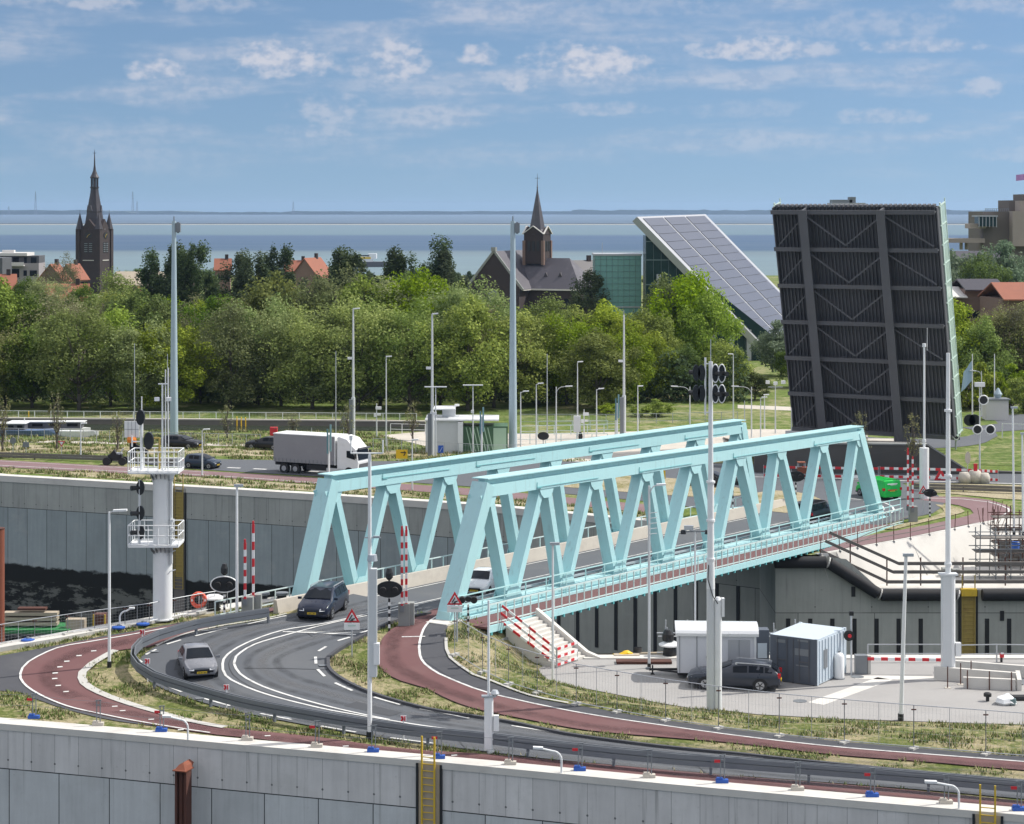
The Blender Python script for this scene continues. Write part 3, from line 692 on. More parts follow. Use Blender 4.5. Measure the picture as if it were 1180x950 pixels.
# distant shore -----------------------------------------------------------------
def shore(name, x0, x1, Y, h, dep, mat, seed, zb=-3.2):
    rnd = random.Random(seed); n = 160; mb = MB(); hs = []
    cur = h
    for i in range(n+1):
        if rnd.random() < .12: cur = h*rnd.uniform(.5, 1.35)
        hs.append(cur*rnd.uniform(.85,1.1))
    for i in range(n):
        a = x0+(x1-x0)*i/n; b = x0+(x1-x0)*(i+1)/n
        mb.add([(a,Y,zb),(b,Y,zb),(b,Y,hs[i+1]),(a,Y,hs[i]),(a,Y+dep,zb),(b,Y+dep,zb),(b,Y+dep,hs[i+1]*.8),(a,Y+dep,hs[i]*.8)], [(0,1,2,3),(3,2,6,7),(5,4,7,6)])
    return mb.build(name, mat)
M('far_land', (.05,.075,.05), .95, var=.3, scale=.004)
struct(shore('hills', -8800, 8800, 14500, 22, 1200, 'far_land', 3))
struct(shore('hills', -6000, -350, 13900, 15, 400, 'far_land', 5))
struct(shore('hills', 420, 8000, 14000, 30, 400, 'far_land', 9))
M('sand', (.40,.37,.30), .95, var=.1, scale=.01)
mb = MB()
mb.add([(-9000,3900,-2.95),(9000,3900,-2.95),(9000,4010,-2.95),(-9000,4010,-2.95)], [(0,1,2,3)]); struct(mb.build('sandbank', 'sand'))
M('breakwater', (.04,.045,.05), .95); mb = MB(); mb.box((0,4150,-2.7), (17000,40,1.1)); struct(mb.build('breakwater', 'breakwater'))

# haze ---------------------------------------------------------------------------
hm = bpy.data.materials.new('haze'); hm.use_nodes = True; t = NT(hm.node_tree); t.n.clear()
pv = t.node('ShaderNodeVolumePrincipled', {'Color': (.50,.70,1.0), 'Density': 4.8e-5, 'Anisotropy': .25})
ot = t.node('ShaderNodeOutputMaterial'); t.l.new(pv.outputs[0], ot.inputs['Volume']); MATS['haze'] = hm
mb = MB(); mb.box((0, 8000, 100/2-14.5+0), (18400, 17000, 101)); hz = mb.build('haze', 'haze'); hz['kind'] = 'stuff'; hz['label'] = 'thin blue haze over the water'; hz['category'] = 'haze'
# ================================================================== the truss bridge
bridge = thing('truss_bridge', 'pale turquoise steel truss road bridge with a side walkway across the canal', 'bridge', (BL.x, BL.y, 0))
ORG = (0,0,0)
def bpart(mb, name, mat, parent=None, smooth=False):
    o = mb.build(name, mat, None, smooth); p = parent or bridge; o.parent = p
    off = Vector((BL.x, BL.y, 0)); o.location = -off if p is bridge else (0,0,0)
    return o
def s_at(px, n):
    """distance along the truss line (offset n) that lies in photo column px"""
    tt = (px-CX)/F; o = BL+NRM*n
    return (tt*o.y-o.x)/(U.x-tt*U.y)
def truss(n, bot, top, sL, sR, hb=0.):
    P_ = lambda s, h: BP(s, n, h+hb*(1-s/BLEN))
    bs = [s_at(p, n) for p in bot]; ts = [s_at(p, n) for p in top]
    H = 7.5; a, b = ts[0], ts[-1]
    root = MB()
    # top chord: proud lower box, recessed web, overhanging cap plate
    root.bar(P_(a-.15,6.80), P_(b+.15,6.80), .96, .66)
    tr = bpart(root, 'truss', 'teal')
    w = MB(); w.bar(P_(a-.1,7.30), P_(b+.1,7.30), .42, .36); bpart(w, 'chord_web', 'teal', tr)
    w = MB(); w.bar(P_(a-.25,7.49), P_(b+.25,7.49), 1.12, .06); bpart(w, 'cap_plate', 'teal', tr)
    w = MB(); w.bar(P_(bs[0]-.3,.10), P_(bs[-1]+.3,.10), .80, .75); bpart(w, 'bottom_chord', 'teal', tr)
    for i in range(len(ts)):
        for j, sb in ((0, bs[i]), (1, bs[i+1])):
            w = MB(); end = (i == 0 and j == 0) or (i == len(ts)-1 and j == 1)
            s_t = ts[i] + (-.32 if j == 0 else .32)
            if end:
                w.bar(P_(sb,-.2), P_(ts[i]+(.1 if j==0 else -.1),7.15), 1.05, .82)
            else:
                p0, p1 = P_(sb+(.3 if j==0 else -.3),.40), P_(s_t,6.6)
                w.bar(p0, p1, .72, .46)
                dd = (p1-p0); 
                for f_ in (.08,.92): q = p0+dd*f_; w.bar(q-dd.normalized()*.02, q+dd.normalized()*.02, .76, .50)
            bpart(w, 'end_post' if end else 'diagonal', 'teal', tr)
    for i, s_ in enumerate(ts):
        w = MB(); g = [(-.85,6.6),(-.62,6.15),(-.3,5.9),(.3,5.9),(.62,6.15),(.85,6.6)]
        for sg in (-.42,.42):
            w.prism([P_(s_+q[0],q[1])+NRM*(sg-.015) for q in g], NRM*.03)
        bpart(w, 'gusset_plate', 'teal', tr)
    for i, s_ in enumerate(bs[1:-1]):
        w = MB(); g = [(-.95,.25),(-.7,.85),(-.3,1.25),(.3,1.25),(.7,.85),(.95,.25)]
        for sg in (-.42,.42): w.prism([P_(s_+q[0],q[1])+NRM*(sg-.015) for q in g], NRM*.03)
        bpart(w, 'gusset_plate', 'teal', tr)
    return tr, bs, ts
NB = [515,585,647,708,764,822,876,922,968,1011]; NTp = [556,623,681,740,796,848,895,944,986]
FB = [345,411,478,540,598,655,716,770,822,867]; FTp = [378,447,513,574,635,694,750,802,851]
tn, nbs, nts = truss(0, NB, NTp, 0, 0)
tf, fbs, fts = truss(-BW, FB, FTp, 0, 0, -.35)
# electrical boxes / inspection rail stubs on the chords
for n, lst in ((0, [8,20,33,46]), (-BW, [6,16,30,44])):
    m2 = MB()
    for s_ in lst:
        a = BP(s_, n+.52, 6.9); m2.path([a, a+Vector((0,0,-.35)), a+Vector((0,0,-.35))+U*.5], .02)
        m2.tube(BP(s_,n+.52,6.62), BP(s_+7,n+.52,6.62), .018, n=5)
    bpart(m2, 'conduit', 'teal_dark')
# deck
w = MB(); w.bar(BP(-.2,-BW/2,-.42), BP(BLEN+.3,-BW/2,-.42), BW-1.0, .5)
deck = bpart(w, 'deck', 'asphalt')
def dkf(x, y):
    s_ = (Vector((x,y,0))-BL).dot(U); return bz(s_)-.17
mk = MB()
for n_, L in ((-BW/2-.12,[(0,BLEN)]), (-BW/2+.12,[(0,BLEN)])):
    for a, b in L: ribbon_mb(mk, line([V2(BP(a,n_,0)), V2(BP(b,n_,0))], 3), .12, dkf, .02)
for n_ in (-1.55, -BW+1.35): ribbon_mb(mk, line([V2(BP(0,n_,0)), V2(BP(BLEN,n_,0))], 3), .12, dkf, .02)
bpart(mk, 'road_marking', 'road_paint')
# parapets between road and trusses
w = MB()
w.prism([BP(-4.2,-BW+.55,-.45), BP(-4.2,-BW+1.0,-.45), BP(-4.2,-BW+.78,.62), BP(-4.2,-BW+.55,.62)], U*(BLEN+6)+Vector((0,0,-1.85*(BLEN+6)/BLEN)))
bpart(w, 'parapet', 'concrete_warm')
w = MB()
w.prism([BP(0,-.55,-.45), BP(0,-1.0,-.45), BP(0,-.85,.02), BP(0,-.55,.02)], U*BLEN+Vector((0,0,-1.85)))
bpart(w, 'parapet', 'concrete_warm')
# guard rail on the near side between truss and road
w = MB()
for k in range(40):
    s_ = .5+k*1.5
    if s_ > BLEN: break
    w.box(BP(s_,-.72,.30), (.10,.10,.62), math.atan2(U.y,U.x))
w.bar(BP(0,-.72,.62), BP(BLEN,-.72,.62), .12, .12); w.bar(BP(0,-.72,.32), BP(BLEN,-.72,.32), .06, .10)
bpart(w, 'guard_rail', 'galv')
# cross beams and edge girders
for k in range(14):
    w = MB(); s_ = 1+k*(BLEN-2)/13
    w.bar(BP(s_,-BW+.3,-.95), BP(s_,-.3,-.95), .35, .6)
    w.bar(BP(s_,.3,-.45), BP(s_,2.6,-.38), .22, .34)
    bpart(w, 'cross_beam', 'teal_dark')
# walkway
WW = 2.75
w = MB(); w.prism([BP(-.5,.33,-.22), BP(-.5,WW,-.22), BP(-.5,WW,-.10), BP(-.5,.33,-.10)], U*(BLEN+1.5)+Vector((0,0,-1.88)))
bpart(w, 'walkway', 'red_path')
w = MB(); w.prism([BP(-.5,WW,-.40), BP(-.5,WW+.12,-.40), BP(-.5,WW+.12,-.02), BP(-.5,WW,-.02)], U*(BLEN-1.2)+Vector((0,0,-1.83)))
w.prism([BP(-.5,.33,-.09), BP(-.5,.62,-.09), BP(-.5,.62,.06), BP(-.5,.33,.06)], U*(BLEN+1.2)+Vector((0,0,-1.88)))
bpart(w, 'edge_beam', 'teal')
w = MB()
for k in range(62):
    s_ = -.3+k*.93
    if s_ > BLEN-1.6: break
    w.box(BP(s_,WW+.08,-.46), (.14,.16,.16), math.atan2(U.y,U.x))
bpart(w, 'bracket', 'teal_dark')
def rail_run(n_, s0, s1, h, posts, mat, name, hb=0., step=1.25, rails=(1.,), r=.028):
    w = MB(); f = lambda s_, z: BP(s_, n_, z+hb*(1-s_/BLEN))
    for rr in rails: w.bar(f(s0,h*rr), f(s1,h*rr), .06, .06)
    L = s1-s0; k = int(L/step)
    for i in range(k+1):
        s_ = s0+L*i/k; w.bar(f(s_,-.05), f(s_,h), .06, .05, up=U)
    return bpart(w, name, mat)
M('rail_teal', (.45,.70,.70), .4, var=.05); M('rail_pale', (.58,.68,.66), .45, var=.05)
rail_run(WW+.05, -.4, BLEN-1.6, 1.12, 0, 'rail_pale', 'handrail', step=.82, rails=(1., .08))
rail_run(.58, 0, BLEN+3.2, 1.28, 0, 'rail_teal', 'handrail', step=2.2, rails=(1., .62, .30))
rail_run(-BW-.55, -7.8, BLEN-2, 1.15, 0, 'rail_pale', 'handrail', hb=-.25, step=1.25, rails=(1., .35))
# abutment slope railing posts at far side walkway strip
w = MB(); w.prism([BP(0,-BW-.8,-.5), BP(0,-BW-.33,-.5), BP(0,-BW-.33,-.3), BP(0,-BW-.8,-.3)], U*BLEN+Vector((0,0,-1.85))); bpart(w, 'edge_beam', 'teal_dark')
# concrete aprons joining deck to the roads
w = MB(); w.bar(BP(-.9,-.5,-.12), BP(-.9,.9,-.12), 1.6, .30)
o = w.build('apron', 'concrete_white'); struct(o)

# ================================================================== stairs down to the yard
st = thing('stairs', 'white concrete stairs from the bridge walkway down to the yard', 'stairs', (2.5,111.0,ZY))
N = 12; run = 3.3; ztop = bz(2.5)-.12; rise = (ztop-ZY)/N; TP = BL+NRM*2.95+U*1.0; ST_W = 3.0
c_ = MB()
for i in range(N):
    z1 = ztop-rise*i; a = TP+NRM*(run*(i+.5)/N)+Vector((0,0,ZY-.1+(z1-ZY+.1)/2))
    c_.bar(a, a+U*ST_W, run/N+.001*(i%2), z1-ZY+.1)
o = c_.build('steps', 'concrete_white'); o.parent = st; o.location = -Vector(st.location)
c_ = MB(); e0 = TP+U*(ST_W+.02)
c_.prism([e0+Vector((0,0,ZY-.2)), e0+NRM*(run+.9)+Vector((0,0,ZY-.2)), e0+NRM*(run+.9)+Vector((0,0,ZY+.12)), e0+NRM*run+Vector((0,0,ZY+.35)), e0+Vector((0,0,ztop+.42))], U*.28)
o = c_.build('side_wall', 'concrete_white'); o.parent = st; o.location = -Vector(st.location)
def striped(mb_w, mb_r, p, q, w, h, n, first='r'):
    for i in range(n):
        a = p.lerp(q, i/n); b = p.lerp(q, (i+1)/n); (mb_r if (i%2 == 0) == (first == 'r') else mb_w).bar(a, b, w, h)
def board_obj(name, label, cat, boards, posts, group=None):
    base = boards[0][0]; th = thing(name, label, cat, (base.x, base.y, base.z-1), 0, group)
    wm, rm = MB(), MB()
    for p, q, h, n in boards: striped(wm, rm, p, q, .04, h, n)
    for m_, mt, nm in ((wm,'white_paint','white_band'),(rm,'red_paint','red_band')):
        o = m_.build(nm, mt); o.parent = th; o.location = -Vector(th.location)
    if posts:
        pm = MB()
        for p, q in posts: pm.tube(p, q, .025, n=6)
        o = pm.build('post', 'galv'); o.parent = th; o.location = -Vector(th.location)
    return th
def SP(s_, h): return TP-U*.08+NRM*s_+Vector((0,0,max(ZY, ztop-(ztop-ZY)*max(0,s_)/run)+h))
board_obj('barrier_boards', 'sloping red and white barrier boards along the white stairs', 'barrier',
    [(SP(-.2,1.05), SP(run,1.05), .13, 8), (SP(-.3,.65), SP(run,.65), .13, 8), (SP(-.4,.25), SP(run,.25), .13, 8)], [(SP(-.3,0),SP(-.3,1.15)),(SP(1.6,0),SP(1.6,1.15)),(SP(run,0),SP(run,1.15))])
f0 = SP(run+.05,0); f1 = f0+U*2.1
board_obj('barrier_boards', 'short red and white barrier fence at the foot of the stairs', 'barrier',
    [(f0+Vector((0,0,1.05)), f1+Vector((0,0,1.05)), .14, 6), (f0+Vector((0,0,.62)), f1+Vector((0,0,.62)), .14, 6), (f0+Vector((0,0,.2)), f1+Vector((0,0,.2)), .14, 6)], [(f0,f0+Vector((0,0,1.1))),(f1,f1+Vector((0,0,1.1)))])
# timber guide wall seen under the bridge
tg = thing('timber_fender', 'pair of grey timber beams floating on posts under the bridge', 'fender', (6,128,-6))
m2 = MB()
a, b = Vector((4,128,-4.1)), Vector((16,131,-4.4))
m2.bar(a, b, .35, .45); m2.bar(a+Vector((0,0,-1.2)), b+Vector((0,0,-1.2)), .35, .45); o = m2.build('beam', 'timber'); o.parent = tg; o.location = -Vector(tg.location)
m2 = MB()
for k in range(4): p = a.lerp(b, k/3); m2.tube(p+Vector((0,.3,.5)), p+Vector((0,.3,-9)), .25, n=10)
o = m2.build('pile', 'timber_dark'); o.parent = tg; o.location = -Vector(tg.location)
# ================================================================== raised bascule leaf
LC = atY(1007, 497, 208); AX = Vector((.87,-.493,0)); NF = Vector((-.493,-.87,0))     # hinge axis, underside normal (horizontal)
tilt = math.radians(14); LD = (Vector((0,0,1))*math.cos(tilt)+NF*math.sin(tilt)).normalized(); NU = (NF*math.cos(tilt)-Vector((0,0,1))*math.sin(tilt)).normalized()
HWD = 8.55; LEN = 23.6
def LP(a, l, n=0.): return LC + AX*a + LD*l + NU*n
leaf = thing('bascule_bridge', 'huge raised dark steel bascule bridge leaf standing almost upright', 'bridge', (LC.x, LC.y, ZF))
def lpart(mb, name, mat, parent=None):
    o = mb.build(name, mat); o.parent = parent or leaf; o.location = -Vector(leaf.location) if parent is None else (0,0,0); return o
w = MB(); w.prism([LP(-HWD,0,0), LP(HWD,0,0), LP(HWD,LEN,0), LP(-HWD,LEN,0)], NU*-.25); dk = lpart(w, 'deck_plate', 'steel_dark')
w = MB()
for k in range(44):
    a = -HWD+.3+k*(2*HWD-.6)/43
    w.prism([LP(a-.05,.1,.003), LP(a+.05,.1,.003), LP(a+.05,.1,.24), LP(a-.05,.1,.24)], LD*(LEN-.2))
lpart(w, 'stringer', 'steel_dark', dk)['kind'] = 'stuff'
for k in range(7):
    l = .25+k*(LEN-.5)/6
    w = MB(); w.prism([LP(-HWD,l-.14,.35), LP(HWD,l-.14,.35), LP(HWD,l-.14,1.05), LP(-HWD,l-.14,1.05)], LD*.06)
    w.prism([LP(-HWD,l-.30,1.05), LP(HWD,l-.30,1.05), LP(HWD,l-.30,1.12), LP(-HWD,l-.30,1.12)], LD*.42)
    lpart(w, 'cross_beam', 'steel_rib')
for a in (-HWD*.58, HWD*.37):
    w = MB(); w.prism([LP(a-.09,0,.2), LP(a+.09,0,.2), LP(a+.09,0,1.5), LP(a-.09,0,1.5)], LD*LEN)
    w.prism([LP(a-.45,-2.6,1.5), LP(a+.45,-2.6,1.5), LP(a+.45,-2.6,1.58), LP(a-.45,-2.6,1.58)], LD*(LEN+2.6))
    lpart(w, 'main_girder', 'steel_rib')
w = MB(); 
for a0, a1 in ((-HWD*.58,HWD*.37),):
    am = (a0+a1)/2
    for k in range(6):
        l = .25+k*(LEN-.5)/6; l2 = l+(LEN-.5)/6
        for e_ in (a0, a1): w.bar(LP(e_, l2-.4, .95), LP(am, l+.35, .95), .16, .16, up=NU)
for k in range(6):
    l = .25+k*(LEN-.5)/6; l2 = l+(LEN-.5)/6
    w.bar(LP(-HWD+.5, l+.3, .95), LP(-HWD*.58, l2-.4, .95), .12, .12, up=NU); 
    if k in (4, 5, 2): w.bar(LP(HWD*.37, l2-.4, .95), LP(HWD-.4, l+.3, .95), .14, .14, up=NU)
lpart(w, 'wind_bracing', 'steel_rib')
w = MB()
for sg in (-1, 1): w.prism([LP(sg*HWD-.06,0,-.3), LP(sg*HWD+.06,0,-.3), LP(sg*HWD+.06,0,.55), LP(sg*HWD-.06,0,.55)], LD*LEN)
lpart(w, 'edge_girder', 'steel_dark')
M('rail_green', (.50,.62,.56), .5, var=.06); M('mesh_panel', (.45,.58,.52), .6, var=.05, alpha=.55)
for sg in (-1, 1):
    w = MB()
    w.bar(LP(sg*(HWD+.1),-.2,-1.9), LP(sg*(HWD+.1),LEN+.4,-1.9), .10, .10, up=NU); w.bar(LP(sg*(HWD+.1),-.2,-.35), LP(sg*(HWD+.1),LEN+.3,-.35), .12, .25, up=NU)
    for k in range(13): l = k*LEN/12; w.bar(LP(sg*(HWD+.1),l,.0), LP(sg*(HWD+.1),l,-1.95), .12, .12, up=LD)
    h_ = lpart(w, 'handrail', 'rail_green')
    w = MB(); w.prism([LP(sg*(HWD+.1)-.01,0,-.4), LP(sg*(HWD+.1)+.01,0,-.4), LP(sg*(HWD+.1)+.01,0,-1.85), LP(sg*(HWD+.1)-.01,0,-1.85)], LD*LEN); lpart(w, 'mesh_panel', 'mesh_panel')
w = MB()
for k in range(34):
    a = -HWD+.4+k*(2*HWD-.8)/33; w.prism([LP(a-.15,LEN,-.25), LP(a+.15,LEN,-.25), LP(a+.15,LEN,.35), LP(a-.15,LEN,.35)], LD*.22)
lpart(w, 'comb_teeth', 'steel_rib')
# supporting legs
w = MB()
for a in (HWD*.37, -HWD*.58):
    p = LP(a,-1.0,.9); w.bar((p.x,p.y,ZF-1), (p.x,p.y,p.z+2), 1.6, 1.3)
lpart(w, 'pivot_leg', 'steel_dark')
# machine pit: dark retaining wall in front of the leaf
P_ = [far(*p) for p in [(860,547),(1000,550),(1096,553),(1128,556),(1180,561)]]
pit = thing('pit_wall', 'dark retaining wall of the bascule pit below the raised leaf', 'wall', (P_[1].x, P_[1].y+4, ZF))
def topwall(pxs, Yz, th=.6, mat='steel_dark'):
    pass
w = MB()
a, b = far(872,547), far(1118,549.5)
w.prism([(a.x,a.y+1.5,ZF-.2),(b.x,b.y+1.5,ZF-.2),(b.x,b.y+1.5,ZF+.4),(b.x-3.6,b.y+1.5,ZF+2.7),(a.x,a.y+1.5,ZF+2.7)], (0,.6,0))
w.prism([(b.x,b.y+1.5,ZF-.2),(b.x+8,b.y+2.2,ZF-.2),(b.x+8,b.y+2.2,ZF+.05),(b.x,b.y+1.5,ZF+.4)], (0,.6,0))
M('pit_dark', (.085,.083,.08), .9, var=.35, scale=.6, dirt=((.10,.09,.08), .4, .5))
o = w.build('wall_face', 'pit_dark'); o.parent = pit; o.location = -Vector(pit.location)
w = MB(); w.bar((a.x,a.y+1.8,ZF+2.76),(b.x-3.6,b.y+1.8,ZF+2.76),.8,.14); w.bar((b.x-3.6,b.y+1.8,ZF+2.76),(b.x,b.y+1.8,ZF+.46),.8,.14); o = w.build('coping', 'concrete_grey'); o.parent = pit; o.location = -Vector(pit.location)
# ground behind the pit wall is higher: road deck to the leaf
w = MB(); w.prism([(a.x,a.y+2,ZF+2.4),(b.x-3.7,b.y+2,ZF+2.4),(b.x-1,b.y+30,ZF+.02),(a.x,a.y+30,ZF+.02)],(0,0,.1)); struct(w.build('road_ramp', 'concrete_warm'))
# red and white construction boards before the pit
for i, (xa, ya, xb, yb) in enumerate([(880,551,946,552),(948,552,1012,553),(1014,552.5,1062,553.5),(1066,553.5,1120,555),(1122,555,1150,556.5)]):
    p, q = far(xa,ya), far(xb,yb)
    board_obj('barrier_boards', f'{nth(i)} red and white board barrier from the left before the bascule pit', 'barrier',
        [(p+Vector((0,0,1.0)), q+Vector((0,0,1.0)), .22, 9), (p+Vector((0,0,.25)), q+Vector((0,0,.25)), .22, 9)], [(p,p+Vector((0,0,1.2))),(q,q+Vector((0,0,1.2)))], 'barriers in front of the bascule pit')

# ================================================================== churches and town
def wpart(root, mb, name, mat, parent=None, smooth=False):
    o = mb.build(name, mat, None, smooth); o.parent = parent or root
    if parent is None: o.location = (0,0,0)
    return o
ct = thing('church_tower', 'tall dark brick church tower with slate spire and corner pinnacles at left', 'tower', atY(109, 0, 600).xy.to_3d()+Vector((0,0,ZF)), math.radians(-18))
w = MB(); w.box((0,0,14.5),(8.4,8.4,29.5)); body = wpart(ct, w, 'brick_shaft', 'brick_dark')
w = MB()
for sx_ in (-1,1):
    for sy_ in (-1,1): w.box((sx_*3.9,sy_*3.9,14.6),(1.5,1.5,29.6))
wpart(ct, w, 'corner_buttress', 'brick_dark')
for sx_ in (-1,1):
    for sy_ in (-1,1):
        w = MB(); w.lathe((sx_*3.6,sy_*3.6,29.4), [(1.45,0),(1.35,.3),(.05,5.2),(.03,6.2)], 8); wpart(ct, w, 'pinnacle', 'slate_dark')
w = MB()
w.lathe((0,0,29.2), [(4.2,0),(3.5,1.0),(2.7,5.5),(2.75,5.8),(2.2,8.2),(1.5,11.8),(1.35,13.2),(1.6,13.4),(1.6,13.7)], 8); sp = wpart(ct, w, 'spire_base', 'slate_dark')
for rz_ in (0,math.pi/2,-math.pi/2,math.pi): R = Matrix.Rotation(rz_,3,'Z'); w = MB(); w.prism([R@Vector((-.6,-2.75,35.2)),R@Vector((.6,-2.75,35.2)),R@Vector((0,-2.75,37.0))],R@Vector((0,1.2,0))); wpart(ct, w, 'dormer', 'slate', sp)
w = MB()
for k in range(8):
    g = k*math.pi/4+.39; w.tube((1.15*math.cos(g),1.15*math.sin(g),42.6),(1.15*math.cos(g),1.15*math.sin(g),45.8),.16)
w.lathe((0,0,42.5), [(.5,0),(.5,3.4)], 8); w.lathe((0,0,45.6), [(1.5,0),(1.55,.3),(1.0,1.3),(.5,2.6),(.28,4.2),(.1,8.4),(.02,9.3)], 10)
w.box((0,0,53.7),(1.2,.12,.12)); w.box((0,0,52.6),(.12,.12,3.4)); w.lathe((0,0,51.8),[(.05,0),(.25,.2),(.05,.5)],8)
wpart(ct, w, 'lantern', 'slate_dark')
for fx, fy, rz in ((0,-1,0),(1,0,math.pi/2)):
    R = Matrix.Rotation(rz, 3, 'Z')
    for sx_ in (-.9,.9):
        w = MB(); w.box(R@Vector((sx_,-4.22,21)),(1.25,.12,4.6),rz); o = wpart(ct, w, 'belfry_opening', 'black_plastic')
        w = MB()
        for k in range(5): w.box(R@Vector((sx_,-4.30,19.2+k*.9)),(1.25,.12,.28),rz)
        wpart(ct, w, 'louvre', 'galv_dark', o)
    w = MB(); w.lathe(R@Vector((0,-4.25,26.6)), [(1.35,0),(1.35,.12)], 20, axis=R@Matrix.Rotation(math.pi/2,3,'X')); c_ = wpart(ct, w, 'clock_face', 'black_plastic')
    w = MB(); w.bar(R@Vector((0,-4.42,26.6)),R@Vector((-.5,-4.42,25.6)),.12,.05,up=R@Vector((0,1,0))); w.bar(R@Vector((0,-4.42,26.6)),R@Vector((.75,-4.42,27.2)),.12,.05,up=R@Vector((0,1,0))); wpart(ct, w, 'clock_hand', 'yellow_steel', c_)
    w = MB(); w.prism([R@Vector((-3,-4.0,29.3)),R@Vector((3,-4.0,29.3)),R@Vector((0,-4.0,32.6))], R@Vector((0,1.5,0))); wpart(ct, w, 'gable', 'brick_dark')
    w = MB(); w.box(R@Vector((0,-4.25,15.2)),(4.2,.2,.35),rz); wpart(ct, w, 'stone_sill', 'concrete_white')
def zremap(root, f):
    for o in root.children_recursive:
        for v in o.data.vertices: v.co.z = f(v.co.z)
zremap(ct, lambda z: z*18.9/29.4 if z <= 29.4 else 18.9+(z-29.4)*.92); ct.scale = (.86,.86,1)
# church with crossing tower
ch = thing('brick_church', 'dark brick church with grey slate roofs and pointed crossing spire at centre', 'church', atY(612, 0, 450).xy.to_3d()+Vector((0,0,ZF)), math.radians(-24))
w = MB(); w.box((-4.5,0,4.2),(11,18,9)); w.box((4.6,2,4),(16,11.5,8.6)); cw = wpart(ch, w, 'wall', 'brick_dark')
w = MB(); w.prism([(-10.1,-9.1,8.2),(1.1,-9.1,8.2),(-4.5,-9.1,17.2)], (0,.6,0)); wpart(ch, w, 'gable_wall', 'brick_dark')
w = MB(); w.prism([(-10.9,-8.4,8.0),(-4.5,-8.4,17.2),(1.9,-8.4,8.0),(1.5,-8.4,7.8),(-4.5,-8.4,16.6),(-10.5,-8.4,7.8)], (0,17.8,0)); 
rf = wpart(ch, w, 'roof', 'slate')
w = MB(); w.add([(-4.5,-4.4,8),(12.8,-4.4,8),(-4.5,2,15.4),(7.8,2,15.4),(12.8,8.4,8),(-4.5,8.4,8)], [(0,1,3,2),(2,3,4,5),(1,4,3)]); wpart(ch, w, 'nave_roof', 'slate')
w = MB(); w.bar((-4.5,-9.2,17.3),(1.9,-9.2,8.0),.5,.35,up=(0,1,0)); w.bar((-4.5,-9.2,17.3),(-10.9,-9.2,8.0),.5,.35,up=(0,1,0)); w.box((-4.5,-9.2,17.8),(1.,.8,1.2)); wpart(ch, w, 'gable_coping', 'concrete_grey')
w = MB(); w.box((4.3,-4.3,7.9),(17.4,.25,.35)); w.bar((1.7,-8.5,7.9),(1.7,-4.4,7.9),.3,.3); wpart(ch, w, 'gutter', 'plaster')
w = MB(); w.lathe((-4.5,-9.15,6.6),[(1.25,0),(1.25,.15)],16,axis=Matrix.Rotation(math.pi/2,3,'X')); w.box((-4.5,-9.2,4.6),(2.4,.15,4.2)); wpart(ch, w, 'arched_window', 'galv_dark')
for k in range(4):
    w = MB(); w.box((5+k*2.2,-3.82,4.2),(1.0,.15,3.2)); wpart(ch, w, 'window', 'glass_dark')
for k in range(2):
    w = MB(); w.prism([(4+k*3.2-.6,-1.9,10.6),(4+k*3.2+.6,-1.9,10.6),(4+k*3.2,-1.9,12.0)], (0,2,0)); wpart(ch, w, 'dormer', 'slate_dark')
w = MB(); w.box((0.6,2,18.2),(4.3,4.3,8.4)); tw = wpart(ch, w, 'crossing_tower', 'brick_dark')
w = MB()
for sx_ in (-1,1):
    for sy_ in (-1,1): w.box((0.6+sx_*2.1,2+sy_*2.1,17),(.6,.6,6.6))
wpart(ch, w, 'tower_buttress', 'brick_light', tw)
for rz in (0, math.pi/2, math.pi, -math.pi/2):
    R = Matrix.Rotation(rz, 3, 'Z'); c0 = Vector((.6,2,0))
    w = MB(); w.prism([c0+R@Vector((-2.3,-2.25,22.3)),c0+R@Vector((2.3,-2.25,22.3)),c0+R@Vector((0,-2.25,24.6))], R@Vector((0,.4,0))); wpart(ch, w, 'tower_gable', 'brick_dark', tw)
    w = MB(); w.bar(c0+R@Vector((-2.4,-2.35,22.3)),c0+R@Vector((0,-2.35,24.8)),.2,.3,up=R@Vector((0,1,0))); w.bar(c0+R@Vector((2.4,-2.35,22.3)),c0+R@Vector((0,-2.35,24.8)),.2,.3,up=R@Vector((0,1,0))); wpart(ch, w, 'verge_trim', 'plaster', tw)
    for k in (-1,0,1):
        w = MB(); w.box(c0+R@Vector((k*1.0,-2.18,18.6)),(.6,.1,3.0),rz); wpart(ch, w, 'belfry_opening', 'black_plastic', tw)
w = MB(); w.lathe((.6,2,22.2), [(2.3,0),(1.75,1.6),(.2,13.2),(.1,14.5),(.03,18.8)], 8); w.box((.6,2,39.6),(1.1,.1,.1)); w.lathe((.6,2,36.6),[(.05,0),(.25,.2),(.05,.5)],8); wpart(ch, w, 'spire', 'slate')

ch.scale = (1.07,1,1); zremap(ch, lambda z: z*.9 if z <= 17.2 else 15.5+(z-17.2)*.714)
